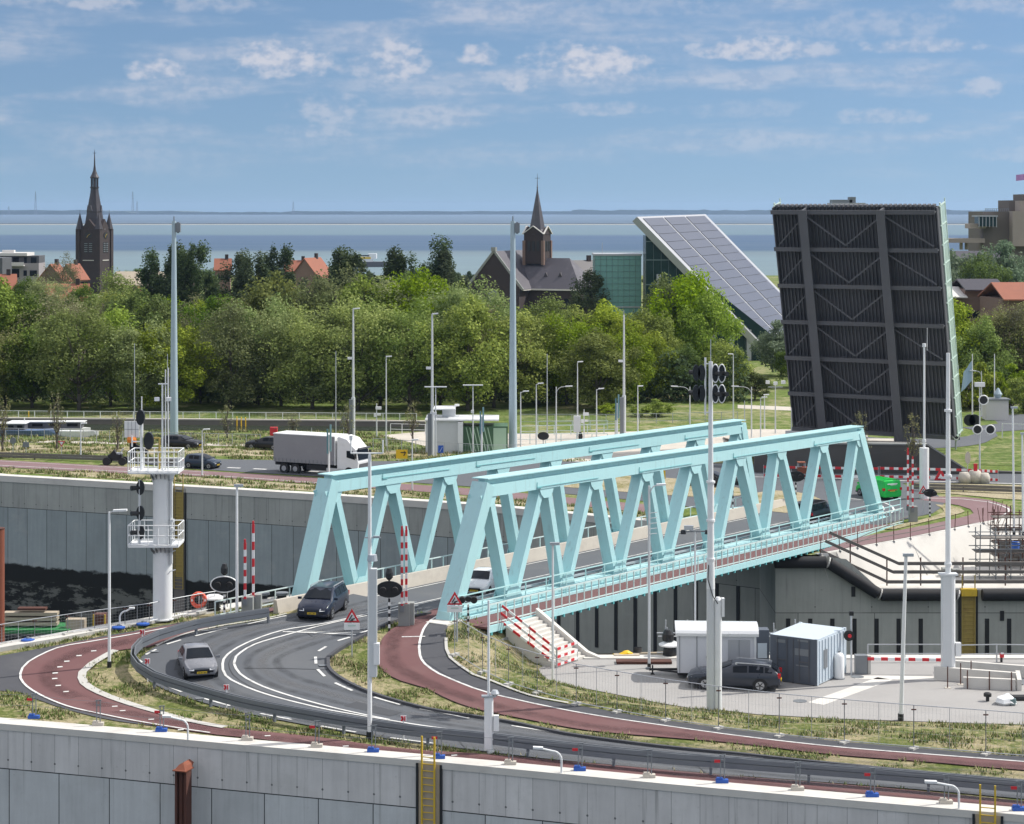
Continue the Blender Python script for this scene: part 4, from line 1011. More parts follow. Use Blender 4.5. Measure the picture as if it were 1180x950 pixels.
# houses beyond the wood
def house(px, py, Y, wdt, dep, hw, hr, rz, roof='tile_orange', wall='brick_light', label='', hip=False, chim=True):
    zt = HC-(py-HY)*Y/F   # ridge height seen in the photo
    base = Vector(((px-CX)/F*Y, Y, ZF)); hb = zt-ZF-hr
    h = thing('town_house', label, 'house', base, rz, 'red roofed houses beyond the wood')
    w = MB(); w.box((0,0,hb/2),(wdt,dep,hb)); w.prism([(-wdt/2,-dep/2+.01,hb),(-wdt/2,dep/2-.01,hb),(-wdt/2,0,hb+hr-.2)], (.25,0,0)); w.prism([(wdt/2-.25,-dep/2+.01,hb),(wdt/2-.25,dep/2-.01,hb),(wdt/2-.25,0,hb+hr-.2)], (.25,0,0)); wpart(h, w, 'wall', wall)
    w = MB(); e = .4; w.prism([(-wdt/2-e,-dep/2-e,hb-.3),(-wdt/2-e,0,hb+hr),(-wdt/2-e,dep/2+e,hb-.3),(-wdt/2-e,dep/2+e,hb-.5),(-wdt/2-e,0,hb+hr-.25),(-wdt/2-e,-dep/2-e,hb-.5)], (wdt+2*e,0,0)); r_ = wpart(h, w, 'roof', roof)
    if chim: w = MB(); w.box((wdt*.25,0,hb+hr+.3),(.9,.7,1.6)); wpart(h, w, 'chimney', 'brick_dark', r_)
    for k in range(3): w = MB(); w.box((-wdt/3+k*wdt/3,-dep/2-.03,hb*.72),(1.1,.12,1.3)); o = wpart(h, w, 'window', 'glass_dark')
    return h
hl = [(2,316,470,6,8,2.6,3.6,.3,'orange tiled house at the far left edge beneath the apartment block'),(63,304,500,4,7,3,4.0,1.3,'steep orange gabled house between apartment block and dark tower'),
 (78,327,460,9,8,3,3.4,.1,'wide orange tiled roof just left of the dark church tower'),(84,304,560,4,8,4,4.0,.9,'small orange house close behind the dark tower'),
 (166,313,520,14,10,3,3.0,-.1,'brown tiled long roof right of the dark church tower'),(178,330,470,7,7,3,3,.4,'little orange roof below the dark poplars'),
 (257,298,560,4,6,3,2.8,.1,'orange roof glimpsed between two dark poplars'),(343,300,560,6,7,4,2.6,.0,'low red roof left of the bright orange gable'),(360,297,540,9,8,4,5.0,1.2,'bright orange gabled roof between dark poplars'),
 (563,352,430,5,5,3,2.2,.3,'tiny orange roof before the brick church'),(672,300,470,6,6,3,3,.5,'dark gabled house between the church and the glass building')]
for (a,b,Y,wd_,dp,hw,hr,rz,lb) in hl: house(a,b,Y,wd_,dp,hw,hr,rz, roof=('tile_orange' if 'orange' in lb or 'red' in lb else ('slate_dark' if 'dark gabled' in lb else 'timber')), label=lb)
# apartment block far left
ab = thing('apartment_block', 'white and dark penthouse apartment block at the far left behind the trees', 'building', (atY(22,0,560).x,560,ZF), .05)
M('mauve_plaster', (.30,.28,.29), .85, var=.1); w = MB(); w.box((0,0,4.9),(12.5,10,10.2)); wpart(ab, w, 'wall', 'mauve_plaster')
w = MB(); w.box((-1.5,0,10.9),(8.6,9,2.0)); w.box((4.4,0,10.5),(3.6,9,3.0)); wpart(ab, w, 'penthouse', 'steel_dark')
w = MB(); w.box((-2,-.5,12.4),(10.5,11,.8)); w.box((-2.6,-1,13.1),(3.2,2,.8)); wpart(ab, w, 'flat_roof', 'plaster')
for k, (xx, ww) in enumerate([(-4.2,1.6),(-2.2,1.8),(0,2.0),(2.6,.9),(4.8,1.9)]):
    w = MB(); w.box((xx,-5.05,7.3),(ww,.15,2.3 if k < 3 else 1.5)); wpart(ab, w, 'window', 'glass_dark')
    w = MB(); w.box((xx,-4.56,10.8),(ww*.8,.15,1.6)); wpart(ab, w, 'window', 'glass_dark')
w = MB(); w.box((-2,-5.9,9.4),(9,1.4,.3)); w.box((-2,-6.6,9.8),(9,.1,1.0)); wpart(ab, w, 'balcony', 'plaster')
ab2 = thing('apartment_block', 'dark brown flat block cut by the left photo edge', 'building', (atY(-18,0,540).x,540,ZF), .0)
w = MB(); w.box((0,0,5.8),(12,10,12.2)); wpart(ab2, w, 'wall', 'steel_dark'); w = MB()
for k in range(3): w.box((3-k*2.6,-5.05,8.2),(1.5,.15,1.6)); 
wpart(ab2, w, 'window', 'glass_dark')
# ship superstructure and quay crane beyond
sh = thing('ship', 'white and yellow ferry superstructure seen over the wood', 'ship', (atY(424,0,980).x,980,-3))
w = MB(); w.box((0,0,1.2),(30,8,2.6)); wpart(sh, w, 'hull', 'steel_dark'); w = MB(); w.box((-2,0,3.2),(8.5,6,1.6)); w.box((2.2,0,5.2),(4,5,2.4)); wpart(sh, w, 'wheelhouse', 'white_paint')
w = MB(); w.box((-2.2,-.1,4.3),(7.5,6,.9)); wpart(sh, w, 'yellow_band', 'yellow_steel'); w = MB(); w.box((-2.2,-3.15,5.4),(6.0,.1,.6)); wpart(sh, w, 'window_strip', 'glass_dark')

# glass office: green cube and solar wedge
M('green_glass', (.16,.33,.30), .22, var=.10, scale=.5, spec=.7); M('glass_teal_dark', (.012,.035,.034), .2, var=.3, scale=.12, spec=.35)
M('solar_panel', (.080,.088,.120), .32, var=.10, scale=.25, spec=.6); M('alu', (.40,.41,.43), .4, .2, var=.06)
go = thing('office_building', 'pale green glass clad office cube beside the solar roof building', 'building', (atY(712,0,335).x,335,ZF), 0)
w = MB(); w.box((0,4,8.4),(7.6,9,17)); wpart(go, w, 'wall', 'green_glass')
w = MB()
for k in range(9): w.box((-3.8+k*.95,-.53,8.4),(.035,.05,17)); 
for k in range(17): w.box((0,-.53,.3+k*1.0),(7.6,.06,.035))
wpart(go, w, 'curtain_grid', 'copper'); w = MB(); w.box((0,4,17.05),(7.9,9.3,.3)); w.tube((-2.4,4,17),(-2.4,4,19),.04); wpart(go, w, 'roof_edge', 'alu')
w = MB(); w.box((0,-.56,1.9+8.4-.2-1.6),(7.6,.1,.18)); wpart(go, w, 'floor_band', 'alu')
w = MB(); w.box((-.1,-.58,5.2),(1.9,.12,2.0)); f_ = wpart(go, w, 'window', 'glass_dark'); w = MB(); w.box((-.1,-.6,4.1),(2.1,.2,.15)); wpart(go, w, 'sill', 'alu', f_)
# wedge: roof plane corners from measurements
Yf = 330
A_ = atY(734,250,Yf); B_ = atY(813,247,Yf+34); D_ = atY(925,446,Yf); C_ = D_+(B_-A_)
wg = thing('solar_building', 'dark glass wedge building under a steep slanted roof of solar panels', 'building', (A_.x,Yf,ZF))
def wp(mb, name, mat, parent=None): o = mb.build(name, mat); o.parent = parent or wg; o.location = -Vector(wg.location) if parent is None else (0,0,0); return o
nrm_ = (B_-A_).cross(D_-A_).normalized()
if nrm_.z < 0: nrm_ = -nrm_
w = MB(); w.prism([A_,B_,C_,D_], nrm_*-1.1); rf = wp(w, 'roof', 'alu')
def RPt(a, b, h=.0): return A_.lerp(B_, a).lerp(D_.lerp(C_, a), b)+nrm_*h
w = MB(); w.cur = 0
cols = [(.05,.32),(.345,.64),(.665,.95)]; rows = 19
for (c0, c1) in cols:
    for k in range(rows):
        b0 = .012+k*.047; b1 = b0+.0445
        p = [RPt(c0,b0,.02),RPt(c1,b0,.02),RPt(c1,b1,.02),RPt(c0,b1,.02)]
        w.prism(p, nrm_*.08)
o = wp(w, 'solar_panel', 'solar_panel', rf); o['kind'] = 'stuff'
# facade below the roof: front face
w = MB(); fr = Vector((0,1.0,0)); x0 = A_.x+1.5
def zline(x): return A_.z+(D_.z-A_.z)*(x-A_.x)/(D_.x-A_.x)
w.prism([(x0,Yf+1,ZF),(D_.x,Yf+1,ZF),(D_.x,Yf+1,max(ZF+.3,zline(D_.x)-1.2)),(x0,Yf+1,zline(x0)-1.5)], (0,7,0)); wl_ = wp(w, 'glass_wall', 'glass_teal_dark')
w = MB()
for k in range(40):
    x_ = x0+k*.62*2
    if x_ > D_.x: break
    zt = zline(x_)-1.5
    if zt > ZF+1: w.box((x_,Yf+.93,(zt+ZF)/2),(.06,.12,zt-ZF))
for zz in (4,8,12,16,19):
    xe = A_.x+(zz+1.5-A_.z)/(D_.z-A_.z)*(D_.x-A_.x); w.bar((x0,Yf+.92,zz),(xe,Yf+.92,zz),.12,.18)
wp(w, 'mullion', 'copper')
w = MB()
for x_, z0, z1 in ((A_.x+3.6,0,14),(A_.x+3.6+2,0,7),(A_.x+9.4,0,9),(A_.x+12.5,1,10.5),(A_.x+15.4,0,6),(A_.x+18.2,0,5)): w.box((x_,Yf+.7,(z0+z1)/2+ZF),(.75,.3,z1-z0))
wp(w, 'white_column', 'alu')

# right background: brutalist block, white block behind the leaf, low roofs
bb = thing('concrete_building', 'brown brutalist concrete building with glazed lookout at the right edge', 'building', (atY(1165,0,430).x,430,ZF), 0)
def bx(mb, x0, y0, x1, y1, Y, d): 
    a = atY(x0,y0,Y); b = atY(x1,y1,Y); mb.box(((a.x+b.x)/2-bb.location.x, Y+d/2-430, (a.z+b.z)/2-ZF), (abs(b.x-a.x), d, abs(a.z-b.z)))
M('brown_concrete', (.15,.13,.115), .9, var=.2, scale=.4); M('tan_concrete', (.34,.29,.25), .9, var=.15, scale=.4)
w = MB(); bx(w,1133,244,1220,330,430,14); bx(w,1163,231,1220,244,434,10); bx(w,1178,224,1230,232,436,8); wpart(bb, w, 'wall', 'brown_concrete')
w = MB(); bx(w,1167,243.5,1222,284,427,4); bx(w,1175,231.5,1222,244,429,4); wpart(bb, w, 'bay', 'tan_concrete')
w = MB(); bx(w,1086,275,1135,280,428,5); bx(w,1118,258,1136,263.5,427,5); bx(w,1108,280,1109.5,288,430,2); bx(w,1114,280,1116,288,430,2); wpart(bb, w, 'terrace_slab', 'tan_concrete')
w = MB(); bx(w,1128,250,1149,261,426,4); o = wpart(bb, w, 'glazed_lookout', 'glass_teal_dark'); w = MB()
for k in range(6): bx(w,1128+k*4,249.5,1128.8+k*4,262,425.8,.2)
bx(w,1126,248.5,1150,250,425.6,5); wpart(bb, w, 'lookout_frame', 'alu', o)
w = MB(); bx(w,1150,262,1153,263,426,1)
w = MB(); 
for k in range(12): bx(w,1136+k*2.4,241,1136.4+k*2.4,244,431,.2)
bx(w,1135,240.6,1163,241.2,431,.2); wpart(bb, w, 'roof_railing', 'galv_dark')
fl = thing('flag', 'small pinkish flag on a thin pole above the brutalist building', 'flag', (atY(1183,0,436).x,436,ZF+26)); M('flag_pink', (.45,.25,.5), .8)
w = MB(); w.tube((0,0,-3),(0,0,6.4),.06); wpart(fl, w, 'pole', 'galv'); w = MB(); n_=8
vs = []; 
for i in range(n_+1):
    for j in range(2): vs.append((-i*.28, .15*math.sin(i*.9), 6.2-j*1.3-.03*i))
w.add(vs, [(2*i,2*i+1,2*i+3,2*i+2) for i in range(n_)]); wpart(fl, w, 'cloth', 'flag_pink')
wb = thing('white_block', 'white and grey rooftop of a distant block peeking over the bascule leaf', 'building', (atY(978,0,520).x,520,ZF))
w = MB(); w.box((0,4,13),(8.6,8,26.6)); wpart(wb, w, 'wall', 'alu'); w = MB(); w.box((-1.5,3,26.6),(5,5,1)); w.box((1.1,2,27.0),(1.6,3,1.6)); wpart(wb, w, 'rooftop_plant', 'galv_dark')
w = MB()
for k in range(8): w.box((-3.8+k*1.05,-.03,25),(.7,.1,1.3))
wpart(wb, w, 'window', 'glass_dark')
def lowroof(name, label, x0, y0, x1, y1, Y, rz=0, roof='slate_dark', depth=14):
    a = atY(x0,y0,Y); b = atY(x1,y1,Y); h = thing(name, label, 'house', ((a.x+b.x)/2,Y,ZF), rz)
    wd_ = b.x-a.x; zt = a.z-ZF; hb = b.z-ZF
    w = MB(); w.box((0,depth/2,hb/2),(wd_*.96,depth*.9,hb)); wpart(h, w, 'wall', 'brick_light')
    w = MB(); w.prism([(-wd_/2,-.6,hb),(-wd_/2,depth*.45,zt),(-wd_/2,depth,hb),(-wd_/2,depth,hb-.2),(-wd_/2,depth*.45,zt-.25),(-wd_/2,-.6,hb-.2)], (wd_,0,0)); wpart(h, w, 'roof', roof)
    w = MB()
    for k in range(5): w.box((-wd_*.4+k*wd_*.2,.62,hb*.65),(1.2,.1,1.2))
    wpart(h, w, 'window', 'glass_dark')
    return h
lowroof('terraced_house', 'long dark solar roofed house right of the raised leaf', 1112,323,1160,334,330)
lowroof('terraced_house', 'orange brown tiled house at the right edge behind bare trees', 1155,327,1230,345,315,.05,'tile_orange')
lowroof('terraced_house', 'pale low house just right of the raised leaf', 1084,332,1114,342,330,0,'plaster')
lowroof('warehouse', 'long flat dark shed below the concrete building', 1076,290,1170,298,400,0,'slate_dark')

# lattice pylons and chimneys on the far shore
M('pylon_steel', (.12,.13,.15), .8)
for i, (px_, pt, lb) in enumerate([(41,221,'faint lattice pylon on the far shore left of the dark tower'),(153,221,'twin faint mast on the far shore right of the dark tower'),(158,232,'short faint mast beside the twin masts'),(338,232,'faint thin mast on the far shore above the poplars'),(10,238,'tiny mast at the far left horizon')]):
    Y = 13500; th_ = thing('pylon', lb, 'pylon', ((px_-CX)/F*Y, Y, -3)); H_ = 27+(HY-pt)*Y/F
    w = MB()
    for sg in (-1,1):
        for sh_ in (-1,1): w.tube((sg*7,sh_*7,0),(sg*1.2,sh_*1.2,H_),1.0,.6,n=4)
    for k in range(8): z_ = H_*k/8; z2 = H_*(k+1)/8; r1 = 7-5.8*k/8; r2 = 7-5.8*(k+1)/8; w.tube((-r1,-r1,z_),(r2,-r2,z2),.4,n=4); w.tube((r1,-r1,z_),(-r2,-r2,z2),.4,n=4)
    wpart(th_, w, 'lattice', 'pylon_steel'); w = MB()
    for z_ in (.72,.84): w.bar((-9,0,H_*z_),(9,0,H_*z_),.8,.8)
    wpart(th_, w, 'cross_arm', 'pylon_steel')
# ================================================================== trees
def leaf_mat(name, a, b, brown=.0):
    m = bpy.data.materials.new(name); m.use_nodes = True; MATS[name] = m
    t = NT(m.node_tree); bs = t.n['Principled BSDF']; p = t.node('ShaderNodeTexCoord').outputs['Object']
    oi = t.node('ShaderNodeObjectInfo').outputs['Random']
    geo = t.node('ShaderNodeNewGeometry').outputs['Random Per Island']
    f = t.m('ADD', t.m('MULTIPLY', t.noise(p, .5, 3), .8), t.m('MULTIPLY', geo, .45))
    c = t.mix(t.smooth(f, .35, .9), a, b)
    c = t.mix(1., c, t.ramp(oi, [(0, .62), (.5, 1.0), (1, 1.25)]), 'MULTIPLY')
    hs = t.node('ShaderNodeHueSaturation', {'Color': c, 'Hue': t.m('ADD', .485, t.m('MULTIPLY', t.m('FRACT', t.m('MULTIPLY', oi, 7.3)), .03)), 'Saturation': t.m('ADD', .85, t.m('MULTIPLY', t.m('FRACT', t.m('MULTIPLY', oi, 3.7)), .3)), 'Value': 1.0})
    t.put(bs.inputs['Base Color'], hs.outputs[0]); bs.inputs['Roughness'].default_value = .75; bs.inputs['Specular IOR Level'].default_value = .2
    tr = t.node('ShaderNodeBsdfTranslucent', {'Color': hs.outputs[0]}); mx = t.node('ShaderNodeMixShader', {0: .34, 1: bs.outputs[0], 2: tr.outputs[0]})
    t.l.new(mx.outputs[0], t.n['Material Output'].inputs['Surface'])
leaf_mat('leaf_fresh', (.15,.215,.028), (.32,.395,.055)); leaf_mat('leaf_green', (.08,.13,.025), (.17,.24,.045))
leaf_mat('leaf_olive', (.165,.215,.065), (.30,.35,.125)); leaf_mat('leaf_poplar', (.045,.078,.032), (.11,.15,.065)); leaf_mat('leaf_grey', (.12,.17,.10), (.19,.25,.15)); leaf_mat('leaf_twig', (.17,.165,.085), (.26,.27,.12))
M('bark', (.10,.085,.07), .95, var=.3, scale=2.)
TREES = {}
def crown_mesh(key, mat, H, R, zb, n, ls, seed, shape='round', dens=1.):
    rnd = np.random.default_rng(seed)
    # clump centres inside an uneven envelope
    K = {'round': 58, 'tall': 44, 'bush': 30, 'bare': 60}[shape]
    cen = []
    while len(cen) < K:
        p = rnd.uniform(-1, 1, 3)
        r = np.linalg.norm(p)
        if r > 1 or r < .35: continue
        if shape == 'tall': 
            if abs(p[0])**2+abs(p[1])**2 > (1-.6*max(0,p[2]))**2: continue
        cen.append(p)
    cen = np.array(cen); cen *= np.where(rnd.random((K,1))<.3, 1.12, .92)
    sz = rnd.uniform(.20, .38, K)
    ci = rnd.integers(0, K, n); d = rnd.normal(0, 1, (n,3)); d /= np.linalg.norm(d, axis=1)[:,None]+1e-6
    rad = rnd.random(n)**.45
    pos = cen[ci]+d*(sz[ci]*rad)[:,None]*np.array([1,1,.8])
    if shape == 'tall': pos[:,2] += rnd.normal(0,.04,n)
    hz_ = (H-zb)/2
    P = np.stack([pos[:,0]*R, pos[:,1]*R, zb+hz_+pos[:,2]*hz_], 1)
    nr = d*.7+rnd.normal(0,.6,(n,3))+np.array([0,0,.3]); nr /= np.linalg.norm(nr,axis=1)[:,None]
    a = np.cross(nr, rnd.normal(0,1,(n,3))); a /= np.linalg.norm(a,axis=1)[:,None]; b = np.cross(nr, a)
    s1 = ls*rnd.uniform(.6,1.3,n)[:,None]; s2 = s1*rnd.uniform(.45,.8,(n,1))
    V = np.stack([P-a*s1-b*s2*.2, P-b*s2, P+a*s1, P+b*s2], 1).reshape(-1,3)
    me = bpy.data.meshes.new(key); me.vertices.add(4*n); me.vertices.foreach_set('co', V.ravel())
    me.loops.add(4*n); me.loops.foreach_set('vertex_index', np.arange(4*n)); me.polygons.add(n)
    me.polygons.foreach_set('loop_start', np.arange(0,4*n,4)); me.polygons.foreach_set('loop_total', np.full(n,4)); me.materials.append(MATS[mat]); me.update(); me.validate()
    return me, cen*np.array([R,R,hz_])+np.array([0,0,zb+hz_])
def trunk_mesh(key, H, zb, cen, r, rnd):
    w = MB(); pts = [Vector((0,0,-.3))]
    for k in range(1,6): pts.append(Vector((rnd.uniform(-.2,.2)*k*.4, rnd.uniform(-.2,.2)*k*.4, H*.8*k/5)))
    for i in range(5): w.tube(pts[i], pts[i+1], r*(1-.17*i), r*(1-.17*(i+1)), 7)
    for c in cen[:26]:
        c = Vector(c); k = min(4, max(1, int(c.z/H*4))); s_ = pts[k].lerp(pts[max(k-1,0)], .5)
        if s_.z > c.z: s_ = pts[max(1,k-1)]
        mid = s_.lerp(c, .5)+Vector((0,0,-.1*(c-s_).length)); w.tube(s_, mid, r*.32, r*.18, 5); w.tube(mid, c, r*.18, r*.05, 4)
    return w.mesh(key, 'bark', True)
KINDS = {}
def kind(key, mat, H, R, zb, n, ls, shape, var=2):
    rr = random.Random(hash(key)%1000 if 0 else sum(map(ord,key)))
    KINDS[key] = []
    for v in range(var):
        cm, cen = crown_mesh('crown', mat, H, R, zb, n, ls, sum(map(ord,key))+v*7, shape)
        KINDS[key].append((cm, trunk_mesh('trunk', H, zb, cen, max(.12,H*.018), rr), H, R))
kind('fresh', 'leaf_fresh', 12, 4.6, .8, 15000, .17, 'round', 3)
kind('green', 'leaf_green', 13, 4.6, 1.5, 15000, .17, 'round', 2)
kind('olive', 'leaf_olive', 13, 4.8, .8, 15000, .15, 'round', 3)
kind('poplar', 'leaf_poplar', 19, 3.6, 3, 15000, .19, 'tall', 3)
kind('grey', 'leaf_grey', 9, 4.5, .6, 11000, .19, 'round', 2)
kind('twiggy', 'leaf_twig', 13, 4.4, 3, 6500, .13, 'round', 2)
kind('bush', 'leaf_fresh', 3, 2.4, .0, 3600, .14, 'bush', 2)
kind('sapling', 'leaf_twig', 6.0, .9, 1.6, 420, .09, 'tall', 2)
TN_ = {'fresh':('broadleaf_tree','fresh yellow green'),'green':('broadleaf_tree','deep green'),'olive':('willow_tree','pale olive'),'poplar':('poplar_tree','tall dark green'),'grey':('willow_tree','grey green'),'twiggy':('birch_tree','brown barely leafed'),'bush':('bush','small fresh green'),'sapling':('sapling','thin staked bare')}
rt = random.Random(11)
def tree(k, x, Y, H, label, z=ZF, group=None, wide=1.):
    cm, tm, H0, R0 = KINDS[k][rt.randrange(len(KINDS[k]))]
    s_ = H/H0; X = x if isinstance(x, float) else (x-CX)/F*Y
    th = thing(TN_[k][0], label, 'bush' if k == 'bush' else 'tree', (X,Y,z), rt.uniform(0,6.28), group)
    sc = (s_*wide**.5*rt.uniform(.95,1.1))
    th.scale = (s_**.6*wide*rt.uniform(.88,1.12), s_**.6*wide*rt.uniform(.88,1.12), s_) if k != 'sapling' else (1,1,s_)
    for nm, me in (('crown',cm),('trunk',tm)):
        o = bpy.data.objects.new(nm, me); COL.objects.link(o); o.parent = th
    return th
def topH(py, Y): return HC-(py-HY)*Y/F-ZF
zones = [(-60,'at the far left edge'),(40,'below the apartment block'),(88,'below the dark church tower'),(135,'right of the dark church tower'),(188,'beside the blue left mast'),(235,'right of the blue left mast'),(290,'behind the white truck'),(345,'over the truck trailer'),(395,'above the truck cab'),(450,'near the white hut'),(500,'behind the white equipment hut'),(550,'left of the blue middle mast'),(605,'right of the blue middle mast'),(660,'below the brick church'),(705,'below the green glass cube'),(760,'before the solar building'),(820,'by the solar building'),(880,'near the raised bridge')]
def zone(x): return min(zones, key=lambda q: abs(q[0]-x))[1]
used = {}
def wood(k, x, Y, py, row, wide=1.):
    lb = f"{TN_[k][1]} tree, {row} row of the wood {zone(x)}"
    used[lb] = used.get(lb, 0)+1
    H = topH(py, Y); return tree(k, x, Y, max(4,H), lb, group='trees of the wood', wide=wide)
def prof(x, pts):
    for (a, ya), (b, yb) in zip(pts, pts[1:]):
        if a <= x <= b: return ya+(yb-ya)*(x-a)/(b-a)
    return pts[-1][1]
F1 = [(-90,358),(0,372),(60,376),(120,350),(180,378),(260,368),(300,352),(360,352),(420,350),(500,352),(560,360),(620,362),(700,372),(740,372),(800,352),(850,380)]
F2 = [(-90,320),(0,328),(40,330),(60,334),(110,335),(150,330),(200,338),(260,345),(300,332),(350,325),(400,318),(470,320),(540,330),(570,350),(620,352),(680,358),(735,365),(800,350)]
seqs = 'fresh green fresh olive fresh green fresh fresh olive fresh'.split()
x = -60; i = 0
while x < 735:
    k = ('fresh' if (x < 60 or 110 < x < 250 and rt.random() < .65 or x > 520) else 'olive') if rt.random() < .72 else rt.choice(['fresh','green','twiggy'])
    if 290 < x < 510: k = rt.choice(['olive','olive','fresh','olive'])
    wood(k, int(x), 252+rt.uniform(-5,5), prof(x,F1)+rt.uniform(-12,14), 'front', 1.1); x += rt.uniform(25,36)
x = -70
while x < 735:
    k = rt.choice(['green','fresh','green','twiggy']) if x < 290 else (rt.choice(['olive','olive','fresh']) if x < 560 else rt.choice(['fresh','fresh','green','olive']))
    wood(k, int(x), 276+rt.uniform(-6,6), prof(x,F2)+rt.uniform(-10,12), 'middle', 1.12); x += rt.uniform(27,38)
x = -50
while x < 735:
    if not (535 < x < 665): 
        wood(rt.choice(['green','green','twiggy','fresh']), int(x), 312+rt.uniform(-8,8), prof(x,F2)+rt.uniform(-2,14)+ (6 if x<120 else 0), 'back'); 
    x += rt.uniform(40,55)
for x, py, lb in [(197,278,'dark poplar rising beside the blue left mast'),(222,278,'tall dark poplar right of the blue left mast'),(240,318,'dark poplar lower than its neighbours right of the blue left mast'),(276,288,'dark poplar over the white truck left of a pair'),(320,282,'dark slim poplar left of the bright orange gable'),(308,310,'short dark poplar tucked under the slim poplar'),(386,283,'dark poplar right of the bright orange gable'),(403,285,'dark poplar touching the white ferry'),(449,283,'dark poplar right of the white ferry'),(466,300,'lower dark poplar between two taller ones'),(500,282,'dark poplar left of the brick church'),(518,286,'dark poplar closest to the brick church'),(290,296,'dark poplar behind the white truck'),(676,309,'dark poplar between the brick church and green glass cube'),(182,296,'dark poplar just left of the blue left mast')]:
    tree('poplar', x, 335+rt.uniform(-10,10), topH(py,335), lb, group='dark poplars behind the wood', wide=1.15)
for x, py, Y, k, lb in [(72,294,480,'twiggy','bare pale tree between the orange roofs and the dark tower'),(100,352,300,'twiggy','bare pale birch in front of the dark church tower'),(135,318,330,'olive','olive tree just right of the dark church tower'),(30,322,420,'green','green tree hiding the apartment block foot'),(52,320,415,'olive','olive tree in front of the orange gabled house'),(95,330,400,'green','green tree hiding the foot of the dark tower'),(-5,325,400,'fresh','fresh tree at the left edge in front of the roofs'),
    (770,322,290,'green','tall dark leafy tree before the wedge facade'),(790,320,285,'fresh','tall yellow green tree before the wedge facade'),(815,340,280,'fresh','yellow green tree overlapping the solar roof edge'),(745,360,275,'fresh','yellow green tree below the green glass cube'),(755,392,262,'fresh','small yellow green tree at the wood corner'),(790,400,262,'green','dark green low tree right of the wood corner'),(835,395,262,'fresh','bright low tree behind the ship signal mast'),(870,430,262,'green','low green shrub tree left of the floodlights'),
    (900,372,300,'grey','grey green tree behind the left edge of the raised leaf'),(915,400,280,'green','dark tree behind the foot of the raised leaf')]:
    tree(k, x, Y, topH(py,Y), lb)
for x, py, Y, k, lb in [(1098,292,385,'grey','grey green willow right of the raised leaf'),(1120,285,380,'grey','second grey green willow from the raised leaf'),(1150,283,380,'grey','grey green willow below the concrete building'),(1180,283,385,'grey','grey green willow at the right photo edge'),(1135,294,365,'green','olive green tree in front of the grey willows'),
    (1105,352,262,'fresh','yellow green tree beside the raised leaf railing'),(1132,370,258,'fresh','bright green tree behind the flagpoles'),(1160,345,262,'twiggy','bare branching tree behind the right flagpole'),(1178,350,260,'twiggy','bare branching tree at the right edge'),(1148,395,262,'green','dark green tree between the two bare ones'),(1095,400,270,'green','dark tree right behind the leaf edge'),(1200,360,262,'fresh','yellow green tree cut by the right edge'),(1118,420,250,'bush','round bush by the roundabout'),(1165,425,250,'bush','second round bush by the roundabout'),(1188,430,245,'bush','round bush at the right edge')]:
    tree(k, x, Y, topH(py,Y), lb)
# saplings along the roads
for x, yb, yt, lb in [(65,518,450,'staked bare sapling beside the white boat'),(3,520,455,'staked bare sapling at the left edge'),(135,520,470,'staked bare sapling left of the white column'),(262,505,463,'bare sapling left of the white truck'),(401,512,462,'bare sapling next to the truck cab lamp'),(476,508,462,'bare sapling left of the white hut'),(338,500,475,'bare sapling above the truck trailer'),(992,552,468,'bare sapling before the raised leaf foot'),(1052,552,470,'taller bare sapling before the raised leaf')]:
    p = far(x, yb); tree('sapling', p.x, p.y, topH(yt,p.y), lb, group='saplings beside the roads')
for x, yb, yt in [(757,481,462),(700,478,466),(735,480,468)]:
    p = far(x, yb); tree('bush', p.x, p.y, topH(yt,p.y), f"low bush at the wood edge {'left' if x==700 else ('right' if x==757 else 'middle')} of three", group='bushes at the wood edge')
# undergrowth under the wood: dense dark leaf mass
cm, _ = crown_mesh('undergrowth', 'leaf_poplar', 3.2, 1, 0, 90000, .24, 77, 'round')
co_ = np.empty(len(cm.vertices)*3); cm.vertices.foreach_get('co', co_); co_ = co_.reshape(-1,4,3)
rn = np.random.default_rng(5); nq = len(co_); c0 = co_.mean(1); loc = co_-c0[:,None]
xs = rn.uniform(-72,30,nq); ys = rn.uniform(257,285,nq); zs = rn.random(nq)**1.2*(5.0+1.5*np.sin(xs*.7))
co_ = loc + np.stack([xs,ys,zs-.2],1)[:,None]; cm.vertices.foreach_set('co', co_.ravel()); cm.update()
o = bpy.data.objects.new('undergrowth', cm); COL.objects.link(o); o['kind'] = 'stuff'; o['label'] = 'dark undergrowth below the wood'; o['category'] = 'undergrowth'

for i in range(30):
    x = -20+i*30+rt.uniform(-8,8); 
    if 80 < x < 135: continue
    Y = rt.uniform(560,720); k = rt.choice(['green','olive','poplar'])
    tree(k, int(x), Y, topH(rt.uniform(305,313),Y), f"distant low {TN_[k][1]} tree among the roofs before the sea", group='distant trees before the sea', wide=1.3)
